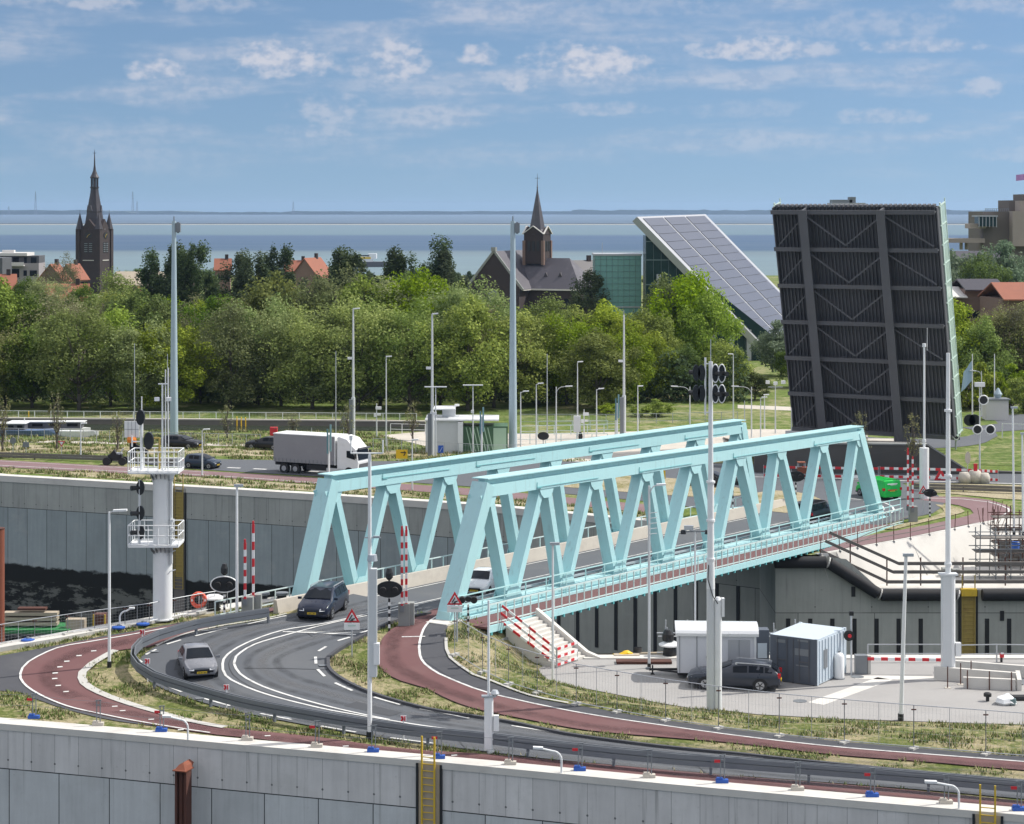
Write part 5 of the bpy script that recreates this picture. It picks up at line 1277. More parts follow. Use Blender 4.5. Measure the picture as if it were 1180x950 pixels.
# ================================================================== poles, lamps, signals
def pl(th, mb, name, mat, parent=None, smooth=False):
    o = mb.build(name, mat, None, smooth); o.parent = parent or th; return o
def topz(ytop, Y): return HC-(ytop-HY)*Y/F
def pole(kind_, label, cat, px, yt, base, r0, r1=None, mat='pole_grey', n=10, xt=None, group=None, part='shaft', foot=None):
    """base: world point; returns thing and height"""
    H = topz(yt, base.y)-base.z; th = thing(kind_, label, cat, base, 0, group); dx = 0
    if xt is not None: dx = (xt-px)*base.y/F
    w = MB(); w.tube((0,0,0), (dx,0,H), r0, r1 or r0*.6, n=n); s_ = pl(th, w, part, mat); smooth_by_angle(s_)
    if foot: w = MB(); w.tube((0,0,-.02),(0,0,foot),r0*1.35,n=n); pl(th, w, 'foot', 'black_plastic')
    return th, H, dx
def arm_lamp(th, H, L, up=.25, dx=0, r=.035, mat='galv', curved=False, head=.6):
    sg = 1 if L > 0 else -1
    w = MB()
    if curved:
        pts = [Vector((dx,0,H-.8))]
        for k in range(1,6):
            g = k/5*math.pi/2; pts.append(Vector((dx+L*.6*(1-math.cos(g)), 0, H-.8+.8*math.sin(g))))
        pts.append(Vector((dx+L,0,H+.05))); w.path(pts, r)
    else: w.tube((dx,0,H-.05),(dx+L,0,H+up),r)
    pl(th, w, 'arm', mat)
    w = MB(); e = Vector((dx+L,0,H+(.05 if curved else up))); w.bar(e-Vector((sg*.15,0,0)), e+Vector((sg*head,0,.03)), .24, .10); pl(th, w, 'lamp_head', 'white_paint')
G1 = 'street lamps along the far roads'
# tall blue-grey light masts
for px, yt, yb, r0, r1, lb in ((200.5,255,503,.46,.22,'tall blue grey light mast left, rising above the wood'),(591,255,516,.44,.24,'tall blue grey light mast right, before the brick church')):
    th, H, _ = pole('light_mast', lb, 'mast', px, yt, far(px,yb), r0, r1, 'mast_blue', 16, group='tall light masts')
    w = MB(); w.box((.45,0,H-.7),(.5,.5,1.0)); w.tube((0,0,H-.2),(0,0,H+.5),.06); w.tube((.45,0,H-1.3),(.45,0,H-.1),.12); pl(th, w, 'lamp_head', 'galv_dark')
# far lamps: (x, ytop, ybase, kind, arm, label)
FL = [(407,356,506,'mast',.7,'tall lamp mast with dark casing right of the truck cab'),(498,362,526,'mast',.6,'tall lamp mast with dark casing by the white hut'),(719,363,503,'mast',0,'tall mast with dark casing above the middle of the bridge'),
 (387,405,500,'thin',0,'thin bare pole left of the truck cab lamp'),(445,412,515,'lamp',.25,'lamp pole right of the truck cab'),(155,396,503,'thin',0,'thin bare pole left of the blue left mast'),
 (193,408,505,'thin',0,'thin bare pole touching the blue left mast'),(545,444,524,'tee',1.0,'T shaped lamp by the striped green hut wall'),(502,446,527,'tee',1.1,'T shaped lamp next to the white hut corner'),
 (600,452,514,'lamp',.8,'short lamp right of the blue middle mast'),(618,443,516,'lamp',.6,'lamp pole second right of the blue middle mast'),(630.5,408,508,'thin',0,'thin bare pole third right of the blue middle mast'),
 (641,446,511,'curve',1.1,'curved lamp left of the grey cabinet'),(665.5,418,503,'lamp',.3,'slim lamp pole above the grey cabinet'),(687.5,449,506,'lamp',.7,'lamp pole right of the grey cabinet'),(735,446,502,'lamp',.25,'white lamp pole right of the dark cased mast'),
 (795,446,494,'curve',-1.5,'curved lamp reaching left near the bridge top end'),(845,409,487,'lamp',-.3,'dark blue lamp pole behind the ship signal mast'),(866,446,507,'curve',-1.5,'curved lamp reaching left at the bridge top end'),
 (858,462,506,'thin',0,'short thin pole left of the curved lamp'),(876.5,459,508,'lamp',.5,'white short lamp pole before the raised leaf'),(881,456,495,'lamp',.1,'black short lamp pole before the raised leaf'),(893.5,443,500,'flood',.9,'twin floodlight pole left of the raised leaf'),
 (918,452,492,'lamp',-.4,'grey lamp pole against the raised leaf'),(912,470,545,'thin',0,'white pole before the raised leaf left edge'),(1129,442,549,'sig',0,'white signal pole right of the raised leaf'),
 (1104,421,476,'lamp',0,'lamp pole by the roundabout with a round top'),(1131,428,480,'curve',-.8,'curved lamp by the roundabout'),(359,493,500,'thin',0,'short pole above the truck trailer'),(93,489,529,'lamp',.3,'short pole with a small triangle sign near the white boat'),(233,496,548,'lamp',.5,'short lamp in front of the dark blue car'),
 (434,465,505,'cam',.4,'camera pole right of the truck cab'),(673,472,508,'cam',.4,'small camera pole beside the grey cabinet'),(709,478,506,'thin',0,'short white post left of the dark cased mast'),(475,508,565,'lamp',.2,'short white lamp between truck and yellow sign')]
for (px, yt, yb, kd, arm, lb) in FL:
    b_ = far(px, yb); r0 = {'mast':.16,'thin':.07}.get(kd, .085)
    th, H, dx = pole('street_lamp' if kd not in ('thin','cam','sig') else 'pole', lb, 'street lamp' if kd not in ('thin','cam','sig') else 'pole', px, yt, b_, r0, r0*.55, 'pole_grey' if kd != 'thin' else 'galv', 8, group=G1)
    if kd == 'mast':
        w = MB(); w.box((-.22,0,2.1),(.42,.42,4.2)); pl(th, w, 'casing', 'galv_dark'); w = MB(); w.tube((0,0,0),(0,0,4.4),.22,n=10); pl(th, w, 'sleeve', 'pole_grey')
        w = MB(); w.box((-.35,0,H*.62),(.5,.2,.25)); pl(th, w, 'camera', 'white_paint')
        if arm: w = MB(); w.bar((0,0,H),(arm,0,H+.05),.3,.12); pl(th, w, 'lamp_head', 'white_paint')
        else: w = MB(); w.tube((0,0,H),(0,0,H+.5),.03); pl(th, w, 'lightning_rod', 'galv')
    elif kd == 'tee':
        w = MB(); w.bar((-arm,0,H),(arm,0,H),.28,.09); pl(th, w, 'lamp_head', 'white_paint')
        w = MB(); w.box((-.05,-.1,H*.62),(.3,.2,.3)); pl(th, w, 'camera', 'white_paint')
    elif kd == 'curve': arm_lamp(th, H, arm, curved=True)
    elif kd == 'lamp' and arm: arm_lamp(th, H, arm*.5, up=.08, head=.45 if arm > 0 else .45)
    elif kd == 'flood':
        w = MB(); w.bar((-.8,0,H-.3),(.8,0,H-.3),.08,.08); pl(th, w, 'arm', 'galv')
        for q in (-.85,0,.85): w = MB(); w.box((q,-.1,H+.1+abs(q)*.15),(.42,.3,.35),.2*q); pl(th, w, 'floodlight', 'white_paint')
    elif kd == 'cam':
        w = MB(); w.box((.2,0,H-.5),(.6,.25,.3)); w.box((.25,0,H-1.2),(.4,.2,.2)); w.box((-.15,0,H-1.25),(.3,.2,.4)); pl(th, w, 'camera', 'white_paint')
    elif kd == 'sig':
        for q, (ox, oz) in enumerate(((.28,-1.5),(-.28,-4.2),(.9,-4.2))):
            w = MB(); w.lathe((ox,-.12,H+oz),[(.36,0),(.36,.16)],16,axis=Matrix.Rotation(math.pi/2,3,'X')); s_ = pl(th, w, 'signal_disc', 'black_plastic')
            w = MB(); w.torus((ox,-.30,H+oz),.42,.055,(0,1,0),18,5); pl(th, w, 'white_ring', 'white_paint', s_)
        w = MB(); w.box((0,0,H-.1),(.9,.3,.4)); w.bar((-.3,0,H-4.2),(.9,0,H-4.2),.06,.06); pl(th, w, 'lamp_box', 'white_paint')
# flagpoles
for px, lb, fl_ in ((1120.5,'white flagpole with a limp pale blue flag by the roundabout',1),(1146,'bare white flagpole by the roundabout',0),(1095,'thin white pole just right of the leaf railing',0)):
    th, H, _ = pole('flagpole', lb, 'flagpole', px, 408, far(px,480), .09, .05, 'white_paint', 8, group='flagpoles by the roundabout')
    if fl_:
        M('flag_blue', (.35,.48,.58), .8); w = MB(); vs = []
        for i in range(7):
            for j in range(2): vs.append((-.05-i*.16-(.5*i*.1 if j else 0), .12*math.sin(i*1.2), H-.8-j*2.4-i*.22))
        w.add(vs, [(2*i,2*i+1,2*i+3,2*i+2) for i in range(6)]); pl(th, w, 'flag', 'flag_blue')
# teal blade signs on posts behind the bridge
M('sign_teal', (.12,.25,.28), .5); M('sign_teal_light', (.22,.38,.40), .5)
for px, yt, yb, lb in ((379,497,556,'narrow teal blade sign post before the truck'),(555,476,530,'narrow teal blade sign post before the green hut wall'),(711,461,520,'narrow teal blade sign post at the bridge middle')):
    th, H, _ = pole('sign_post', lb, 'sign', px, yt+4, far(px,yb), .09, .09, 'white_paint', 8, group='teal blade signs')
    w = MB(); w.box((-.12,-.06,H-.6),(.14,.1,2.2)); pl(th, w, 'blade', 'sign_teal'); w = MB(); w.box((.16,-.06,H-.3),(.16,.1,2.4)); pl(th, w, 'blade', 'sign_teal_light')
# antenna mast left of the tall lamps (white box mast, two round dark signals) etc: ship traffic signal before the leaf
th, H, _ = pole('ship_signal', 'black ship signal board with a white rim right of the raised leaf', 'signal', 1101.5, 474, far(1101.5,518), .10, .10, 'galv', 8)
w = MB(); w.box((0,-.1,H-1.6),(.75,.18,2.6)); s_ = pl(th, w, 'signal_board', 'black_plastic')
w = MB(); w.torus((0,-.2,H-1.6),1.3,.09,(0,1,0),22,5,sx=.36); pl(th, w, 'white_ring', 'white_paint', s_)
w = MB(); w.lathe((1.35,-.1,H-.9),[(.6,0),(.6,.2)],16,axis=Matrix.Rotation(math.pi/2,3,'X')); w.lathe((1.85,-.1,H-.9),[(.6,0),(.6,.2)],16,axis=Matrix.Rotation(math.pi/2,3,'X')); pl(th, w, 'signal_disc', 'black_plastic')
# masts on the right
th, H, _ = pole('camera_mast', 'white camera mast with thick lower sleeve before the raised leaf', 'mast', 1065, 400, far(1065,575), .11, .08, 'white_paint', 10)
w = MB(); w.tube((0,0,0),(0,0,4.3),.40,n=14); pl(th, w, 'sleeve', 'white_paint'); w = MB(); w.lathe((0,0,H),[(.16,0),(.16,.3)],10); w.tube((.25,0,H-.3),(.25,0,H+1.6),.02); w.lathe((0,0,H-8),[(.16,0),(.16,.2)],10); pl(th, w, 'camera', 'white_paint')
b_ = yardp(1092.5,783)
th, H, _ = pole('signal_mast', 'tall white mast with thick boxed base at the right of the yard', 'mast', 1092.5, 407, b_, .17, .10, 'white_paint', 12)
w = MB(); w.box((-.10,0,2.75),(.46,.5,5.5)); w.box((0,0,5.52),(.95,.6,.10)); pl(th, w, 'base_box', 'pole_grey'); w = MB(); w.tube((.16,-.02,0),(.16,-.02,5.5),.22,n=12); pl(th, w, 'sleeve', 'white_paint')
w = MB(); w.box((.50,-.1,1.6),(.28,.3,.7)); pl(th, w, 'cabinet', 'white_paint')
for zz in (H*.35,H*.62,H*.82): 
    w = MB(); w.lathe((0,0,zz),[(.2,0),(.2,.12)],12); pl(th, w, 'collar', 'white_paint')
for px, yt, base, r, lb, xt in ((1039,640,yardp(1038,831),.105,'slightly leaning white camera pole in the middle of the yard',1045),(638,627,yardp(637,792),.075,'slim grey camera pole beside the stairs',638),(1168.5,470,at(1168.5,617,ZF),.085,'white pole left of a pair at the right edge',1167),(1179,500,at(1179,618,ZF),.085,'white pole at the right photo edge',1178),(273,560,near(273,715),.085,'slim white pole behind the two left boom barriers',273),(1046.5,0,None,0,'',0)):
    if base is None: continue
    th, H, dx = pole('camera_pole', lb, 'pole', px, yt, base, r, r*.75, 'white_paint', 10, xt=xt, foot=.35)
    w = MB(); w.box((dx+.1,-.05,H+.02),(.5,.16,.14)); pl(th, w, 'camera', 'galv')
# mast 823: twin tubes, thick base, ship signals
b_ = yardp(823,819)
th = thing('ship_signal_mast', 'tallest white twin tube mast with black round ship signals in white rings', 'mast', b_)
Hm = topz(417, b_.y)-b_.z
w = MB(); w.tube((-.17,.02,0),(-.17,.02,6.05),.205,n=14); s1 = pl(th, w, 'sleeve', 'pole_grey'); smooth_by_angle(s1)
w = MB(); w.tube((.19,-.02,0),(.19,-.02,5.45),.185,n=14); w.lathe((.19,-.02,5.45),[(.185,0),(.10,.14)],14); s1 = pl(th, w, 'sleeve', 'white_paint'); smooth_by_angle(s1)
w = MB(); w.tube((-.17,.02,6.0),(-.17,.02,7.4),.21,.19,n=14); w.tube((-.17,.02,7.4),(-.17,.02,11.2),.17,.16,n=14); w.tube((-.17,.02,11.2),(-.17,.02,Hm),.13,.10,n=14); s1 = pl(th, w, 'shaft', 'white_paint'); smooth_by_angle(s1)
for zz in (7.4,9.3,11.2): w = MB(); w.lathe((-.17,.02,zz),[(.22,0),(.22,.10)],14); pl(th, w, 'collar', 'white_paint')
w = MB(); w.path([Vector((-.30,-.18,7.2)),Vector((-.33,-.2,6.5)),Vector((-.1,-.25,5.7)),Vector((.15,-.22,5.3))],.025); pl(th, w, 'cable', 'black_plastic')
w = MB(); w.box((.42,-.05,5.1),(.14,.3,.9)); pl(th, w, 'cabinet', 'white_paint')
w = MB(); w.tube((-.17,.02,Hm),(-.17,.02,Hm+1.1),.02); pl(th, w, 'lightning_rod', 'galv')
w = MB(); w.tube((-.44,0,Hm-2.6),(-.44,0,Hm+.2),.05); w.bar((-.44,0,Hm-2.5),(-.17,0,Hm-2.5),.05,.05); w.bar((-.44,0,Hm-.1),(-.17,0,Hm-.1),.05,.05); pl(th, w, 'signal_frame', 'white_paint')
for zz in (Hm-.55,Hm-1.55):
    for ox in (.02,.34):
        w = MB(); w.lathe((ox,-.16,zz),[(.42,0),(.42,.16)],18,axis=Matrix.Rotation(math.pi/2,3,'X')@Matrix.Diagonal((.40,1,1))); s_ = pl(th, w, 'signal_disc', 'black_plastic')
        w = MB(); w.torus((ox,-.34,zz),.44,.035,(0,1,0),22,5,sx=.40); pl(th, w, 'white_ring', 'white_paint', s_)
        w = MB(); w.tube((ox,-.3,zz),(ox+.22,-.72,zz),.10,.12,n=8); pl(th, w, 'visor', 'black_plastic', s_)
    for ox in (-.62,-.88):
        w = MB(); w.lathe((ox,.1,zz),[(.40,0),(.40,.16)],18,axis=Matrix.Rotation(math.pi/2,3,'X')@Matrix.Diagonal((.45,1,1))); s_ = pl(th, w, 'signal_disc', 'black_plastic')
        w = MB(); w.tube((ox,.1,zz),(ox-.3,.3,zz),.12,.12,n=8); pl(th, w, 'visor', 'black_plastic', s_)
# mast 427
b_ = near(426,852)
th, H, _ = pole('camera_mast', 'white mast with grey cabinet between road and second bike path', 'mast', 427, 525, b_, .11, .075, 'white_paint', 12, foot=.35)
w = MB(); w.box((.16,.02,5.3),(.34,.36,4.9)); pl(th, w, 'casing', 'pole_grey'); w = MB(); w.box((.32,-.05,3.9),(.26,.34,.95)); pl(th, w, 'cabinet', 'white_paint')
w = MB(); w.lathe((.12,0,8.1),[(.24,0),(.20,.28)],12); w.bar((-.25,0,9.15),(.5,0,9.15),.05,.05); w.box((.3,0,9.2),(.3,.1,.06)); pl(th, w, 'bracket', 'galv')
w = MB(); w.path([Vector((-.85,0,H+.75)),Vector((-.85,0,H+.1)),Vector((.6,0,H+.1)),Vector((.6,0,H+.7))],.04); w.tube((0,0,H),(0,0,H+.1),.06); w.box((-.85,0,H+.8),(.15,.15,.2)); pl(th, w, 'antenna_fork', 'white_paint')
# pole 563
b_ = near(563,868)
th, H, _ = pole('camera_mast', 'slim white mast with cabinets beside the guard rail, right of the yellow ladder', 'mast', 564, 692, b_, .07, .05, 'white_paint', 10)
w = MB(); w.tube((.08,0,0),(.08,0,2.5),.13,n=12); w.box((-.08,0,1.3),(.22,.24,2.3)); pl(th, w, 'base_box', 'white_paint'); w = MB(); w.box((.34,-.06,1.35),(.24,.22,.68)); pl(th, w, 'cabinet', 'white_paint')
w = MB(); w.lathe((.28,-.05,2.5),[(.05,0),(.2,.15),(.12,.3)],10); w.box((0,0,2.52),(.62,.3,.06)); pl(th, w, 'bracket', 'galv')
# pole 126
th, H, _ = pole('street_lamp', 'slim white street lamp beside the red left bend', 'street lamp', 126, 590, near(126,769), .085, .055, 'white_paint', 10, foot=.3)
arm_lamp(th, H, .35, up=.06, head=.55)
# pole 748 with five cantilevered arms
th, H, _ = pole('street_lamp', 'grey curved lamp with five small side brackets before the bridge', 'street lamp', 748, 560, yardp(748,771), .075, .06, 'pole_grey', 10, foot=.3)
arm_lamp(th, H, .55, curved=True, head=.35)
w = MB()
for k in range(5): z_ = H-1.45-k*.28; w.path([Vector((0,0,z_-.12)),Vector((.12,-.05,z_)),Vector((.42,-.05,z_+.03))],.022,5)
pl(th, w, 'side_bracket', 'pole_grey')
# camera post behind the site cabin
b_ = yardp(801,761)
th, H, _ = pole('camera_pole', 'grey camera post with a wide crossbar behind the white site cabin', 'pole', 801, 613, b_, .055, .05, 'pole_grey', 8)
w = MB(); w.bar((-.8,0,H),(.75,0,H+.03),.06,.08); pl(th, w, 'crossbar', 'galv_dark')
for ox in (-.65,.68): w = MB(); w.lathe((ox,0,H-.12),[(.16,0),(.12,.22)],10); pl(th, w, 'camera', 'black_plastic')
for ox in (-.35,): w = MB(); w.box((ox,0,H+.22),(.5,.2,.25)); pl(th, w, 'sensor_box', 'galv')
# low curved quay lamps
def quay_lamp(base, L, label):
    th = thing('quay_lamp', label, 'lamp', base, 0, 'low curved lamps on the quay walls')
    sg = 1 if L > 0 else -1; w = MB(); pts = [Vector((0,0,0)),Vector((0,0,.55))]
    for k in range(1,6): g = k/5*math.pi/2; pts.append(Vector((sg*.38*(1-math.cos(g)),0,.55+.38*math.sin(g))))
    pts.append(Vector((L*.75,0,1.04))); w.path(pts, .045, 8); pl(th, w, 'curved_tube', 'white_paint')
    w = MB(); w.bar((L*.68,0,1.06),(L*1.05,0,1.08),.2,.09); pl(th, w, 'lamp_head', 'white_paint')
quay_lamp(at(216.5,853,.1), -1.1, 'low curved lamp near the rusty pile'); quay_lamp(at(647,891,.1), -1.15, 'low curved lamp right of the middle yellow ladder'); quay_lamp(at(1105,932,.1), -1.3, 'low curved lamp left of the right yellow ladder')
p = near(138,725); p.z += .05; quay_lamp(p, .75, 'low curved lamp on the left canal bank')

# ================================================================== boom barriers and signals
def boom(base, ytop, label, px, mat2=None, lean=0, cabinet=True, n=11):
    H = topz(ytop, base.y)-base.z; th = thing('boom_barrier', label, 'boom barrier', base, 0, 'raised red and white boom barriers')
    if cabinet: w = MB(); w.box((.1,.1,.62),(.62,.55,1.24)); pl(th, w, 'cabinet', 'concrete_grey')
    wm, rm = MB(), MB(); striped(wm, rm, Vector((0,-.25,.95)), Vector((lean,-.25,H)), .13, .13, n)
    pl(th, wm, 'white_band', 'white_paint'); pl(th, rm, 'red_band', 'red_paint')
    w = MB(); w.box((0,-.22,1.0),(.22,.2,.35)); pl(th, w, 'hinge', 'galv_dark'); w = MB(); w.box((lean,-.27,H+.1),(.10,.10,.22)); pl(th, w, 'tip_lamp', 'red_paint')
boom(near(283,714), 625, 'shorter boom of the left pair at the bridge entrance', 283, n=9)
boom(near(292.5,711), 604, 'taller boom of the left pair at the bridge entrance', 292, n=9)
boom(near(463.5,722), 610, 'left of two close booms right of the dark people carrier', 463, n=13)
boom(near(468.5,721), 610, 'right of two close booms right of the dark people carrier', 468, n=13, cabinet=True)
b1 = BP(BLEN+1.5,1.2,0); b1 = at(1045.5,600,ZF); boom(b1, 519, 'left of two booms at the far bridge end', 1045, n=13, cabinet=False); boom(at(1051,602,ZF), 529, 'right of two booms at the far bridge end', 1051, n=12)
def road_signal(base, ydisc, label, ring=True, rdisc=.42, top=True, rz=0, px=None):
    Hd = topz(ydisc, base.y)-base.z; th = thing('traffic_signal', label, 'traffic signal', base, rz)
    wm, bm = MB(), MB(); striped(wm, bm, Vector((0,0,0)), Vector((0,0,Hd-.3)), .11, .11, 10)
    pl(th, wm, 'white_band', 'white_paint'); pl(th, bm, 'black_band', 'black_plastic')
    w = MB(); R = Matrix.Rotation(math.pi/2,3,'X'); w.lathe((0,0,Hd),[(rdisc,0),(rdisc,.16)],20,axis=R@Matrix.Diagonal((1.7,1.05,1))); s_ = pl(th, w, 'signal_board', 'black_plastic')
    if ring: w = MB(); w.torus((0,-.17,Hd),rdisc*1.05,.04,(0,1,0),24,5,sx=1.66); pl(th, w, 'white_ring', 'white_paint', s_)
    for q in (-.32,.32): w = MB(); w.tube((q,-.12,Hd),(q,-.42,Hd-.02),.17,.18,n=12); pl(th, w, 'lamp_hood', 'rubber', s_)
    if top: w = MB(); w.lathe((0,0,Hd+.5),[(.10,0),(.2,.12),(.2,.36),(.12,.62)],12); w.tube((0,0,Hd+.3),(0,0,Hd+.6),.05); pl(th, w, 'warning_bell', 'black_plastic')
    return th
road_signal(near(258.5,709), 673, 'road signal with white rimmed oval board left of the boom barriers')
road_signal(near(448.5,728), 679, 'black oval road signal in front of the truss, left of two booms', ring=False)
road_signal(at(1071.5,597,ZF), 568, 'round black road signal on striped post beyond the far bridge end', ring=False, rdisc=.30, top=False)
road_signal(far(917,582), 549, 'black oval road signal seen through the truss at its far end', ring=False, rdisc=.42, top=False)
road_signal(far(844.5,596), 556, 'black and white striped signal post seen through the middle of the truss', ring=False, rdisc=.22, top=False)
road_signal(near(539.5,730), 690, 'black and white striped post by the start of the walkway', ring=False, rdisc=.12, top=False)
# yard signal
th, H, _ = pole('traffic_signal', 'red and black round signal on a grey pole by the pale container', 'traffic signal', 981, 707, yardp(981,779), .05, .05, 'galv', 8)
w = MB(); w.lathe((-.15,-.05,H-1.15),[(.28,0),(.28,.14)],16,axis=Matrix.Rotation(math.pi/2,3,'X')); s_ = pl(th, w, 'signal_board', 'black_plastic'); w = MB(); w.lathe((-.12,-.2,H-1.15),[(.10,0),(.10,.06)],12,axis=Matrix.Rotation(math.pi/2,3,'X')); pl(th, w, 'red_lens', 'red_paint', s_)
w = MB(); w.box((0,0,H),(.22,.2,.22)); pl(th, w, 'camera', 'black_plastic')
# horizontal yard boom
b_ = yardp(992,777); th = thing('boom_barrier', 'lowered horizontal red and white boom across the yard', 'boom barrier', b_)
w = MB(); w.box((0,0,.5),(.62,.5,1.05)); pl(th, w, 'cabinet', 'galv_dark'); w = MB(); w.box((.42,.0,.5),(.16,.4,1.0)); pl(th, w, 'side_plate', 'kerb')
e_ = yardp(1090,782)-b_; wm, rm = MB(), MB(); striped(wm, rm, Vector((.3,-.2,.86)), Vector((e_.x,-.2,.80)), .10, .16, 11); pl(th, wm, 'white_band', 'white_paint'); pl(th, rm, 'red_band', 'red_paint')
# ship signal board behind (dark oval at 626,503) and grey cabinet
b_ = far(618,516); th = thing('ship_signal', 'black oval ship signal right of the blue middle mast', 'signal', far(626,522)); w = MB(); w.tube((0,0,0),(0,0,1.6),.05); pl(th, w, 'post', 'galv'); w = MB(); w.lathe((0,0,1.7),[(.4,0),(.4,.2)],18,axis=Matrix.Rotation(math.pi/2,3,'X')@Matrix.Diagonal((1.45,1,1))); pl(th, w, 'signal_board', 'black_plastic')
th = thing('control_cabinet', 'tall grey cabinet with a black rounded signal on its side', 'cabinet', far(665,506)); w = MB(); w.box((0,0,1.6),(.75,.5,1.7)); w.box((0,0,.4),(.12,.12,1)); pl(th, w, 'box', 'pole_grey'); w = MB(); w.lathe((.35,-.2,.3),[(.3,0),(.3,.2)],12,axis=Matrix.Rotation(math.pi/2,3,'X')@Matrix.Diagonal((.8,1.6,1))); pl(th, w, 'signal', 'black_plastic')
th = thing('round_sign', 'dark oval sign left of the tall lamp by the truck cab', 'sign', far(396,507)); w = MB(); w.tube((0,0,0),(0,0,2.2),.04); pl(th, w, 'post', 'galv'); w = MB(); w.lathe((0,0,2.0),[(.35,0),(.35,.1)],16,axis=Matrix.Rotation(math.pi/2,3,'X')@Matrix.Diagonal((.75,1.6,1))); pl(th, w, 'plate', 'galv_dark')
# traffic signs
def tri_sign(base, ycen, label, size=.41, plate=True, rz=0., two=False):
    Hc = topz(ycen, base.y)-base.z; th = thing('warning_sign', label, 'sign', base, rz)
    w = MB(); w.tube((0,.04,0),(0,.04,Hc),.035); 
    if two: w.tube((.12,.1,0),(.12,.1,Hc-.3),.05)
    pl(th, w, 'post', 'galv')
    def tri(s_, y, mat, nm, par=None):
        w = MB(); w.prism([(-s_,y,Hc-s_*.58),(s_,y,Hc-s_*.58),(0,y,Hc+s_*1.15)], (0,.02,0)); return pl(th, w, nm, mat, par)
    r_ = tri(size, -.02, 'red_paint', 'red_triangle'); i_ = tri(size*.60, -.045, 'white_paint', 'white_field', r_)
    w = MB(); w.bar((-.14,-.06,Hc-.10),(.02,-.06,Hc+.16),.05,.09,up=(0,1,0)); w.bar((-.02,-.06,Hc-.08),(.16,-.06,Hc-.02),.05,.09,up=(0,1,0)); w.bar((.05,-.06,Hc-.12),(-.08,-.06,Hc-.16),.05,.06,up=(0,1,0)); pl(th, w, 'bridge_symbol', 'black_plastic', i_)
    if plate: w = MB(); w.box((0,0,Hc-size*.58-.22),(.8,.03,.34)); p_ = pl(th, w, 'plate', 'white_paint'); w = MB(); w.box((0,-.02,Hc-size*.58-.17),(.4,.02,.07)); pl(th, w, 'plate_text', 'rail_green', p_)
    return th
tri_sign(near(405.5,757), 712, 'opening bridge warning sign left of the tall grey cased mast')
tri_sign(near(524,740), 692, 'opening bridge warning sign at the start of the walkway', two=True)
tri_sign(at(1064,592,ZF), 566, 'small opening bridge warning sign by the far booms', size=.40, plate=False)
# yellow diversion sign, blue sign, orange board on excavator-like stand
M('sign_yellow', (.80,.50,.01), .5, var=.04)
th = thing('diversion_sign', 'yellow diversion sign with black curved arrow above the bridge left end', 'sign', far(463,550)); w = MB(); w.tube((-.3,0,0),(-.3,0,1.6),.04); w.tube((.3,0,0),(.3,0,1.6),.04); pl(th, w, 'post', 'galv')
w = MB(); w.box((0,-.05,2.1),(1.05,.05,.8)); f_ = pl(th, w, 'plate', 'sign_yellow'); w = MB(); w.bar((-.1,-.09,2.25),(.3,-.09,2.25),.03,.08); w.bar((.2,-.09,2.42),(.36,-.09,2.22),.03,.08,up=(0,1,0)); w.bar((.36,-.09,2.28),(.18,-.09,1.95),.03,.08); pl(th, w, 'arrow', 'black_plastic', f_)
th = thing('direction_sign', 'small yellow sign hidden behind the truss middle', 'sign', far(760,573)); w = MB(); w.tube((0,0,0),(0,0,1.5),.04); pl(th, w, 'post', 'galv'); w = MB(); w.box((0,-.05,1.9),(1.0,.05,.7)); pl(th, w, 'plate', 'sign_yellow')
M('sign_blue', (.02,.10,.42), .5); th = thing('parking_sign', 'small blue and white sign at the foot of the white hut lamp', 'sign', far(508,541)); w = MB(); w.tube((0,0,0),(0,0,1.6),.04); pl(th, w, 'post', 'galv'); w = MB(); w.box((0,-.05,1.9),(.5,.04,.7)); f_ = pl(th, w, 'plate', 'sign_blue'); w = MB(); w.bar((-.1,-.08,1.65),(.15,-.08,2.1),.05,.03); pl(th, w, 'white_mark', 'white_paint', f_)
for px, yb, lb in ((15,523,'round grey sign back on a post at the far left'),(30,524,'square grey sign back on a post at the far left')):
    th = thing('sign_post', lb, 'sign', far(px,yb)); w = MB(); w.tube((0,0,0),(0,0,1.4),.04); pl(th, w, 'post', 'galv'); w = MB()
    if px == 15: w.lathe((0,0,1.3),[(.32,0),(.32,.04)],16,axis=Matrix.Rotation(math.pi/2,3,'X'))
    else: w.box((0,-.05,1.0),(.62,.04,.5))
    pl(th, w, 'plate', 'galv_dark')
th = thing('give_way_sign', 'small inverted triangle sign framed by a sapling guard', 'sign', far(71,524)); w = MB(); w.tube((0,0,0),(0,0,1.2),.04); pl(th, w, 'post', 'galv'); w = MB(); w.prism([(-.35,-.05,1.35),(.35,-.05,1.35),(0,-.05,.75)],(0,.03,0)); r_ = pl(th, w, 'red_triangle', 'red_paint'); w = MB(); w.prism([(-.2,-.08,1.27),(.2,-.08,1.27),(0,-.08,.92)],(0,.02,0)); pl(th, w, 'white_field', 'white_paint', r_)
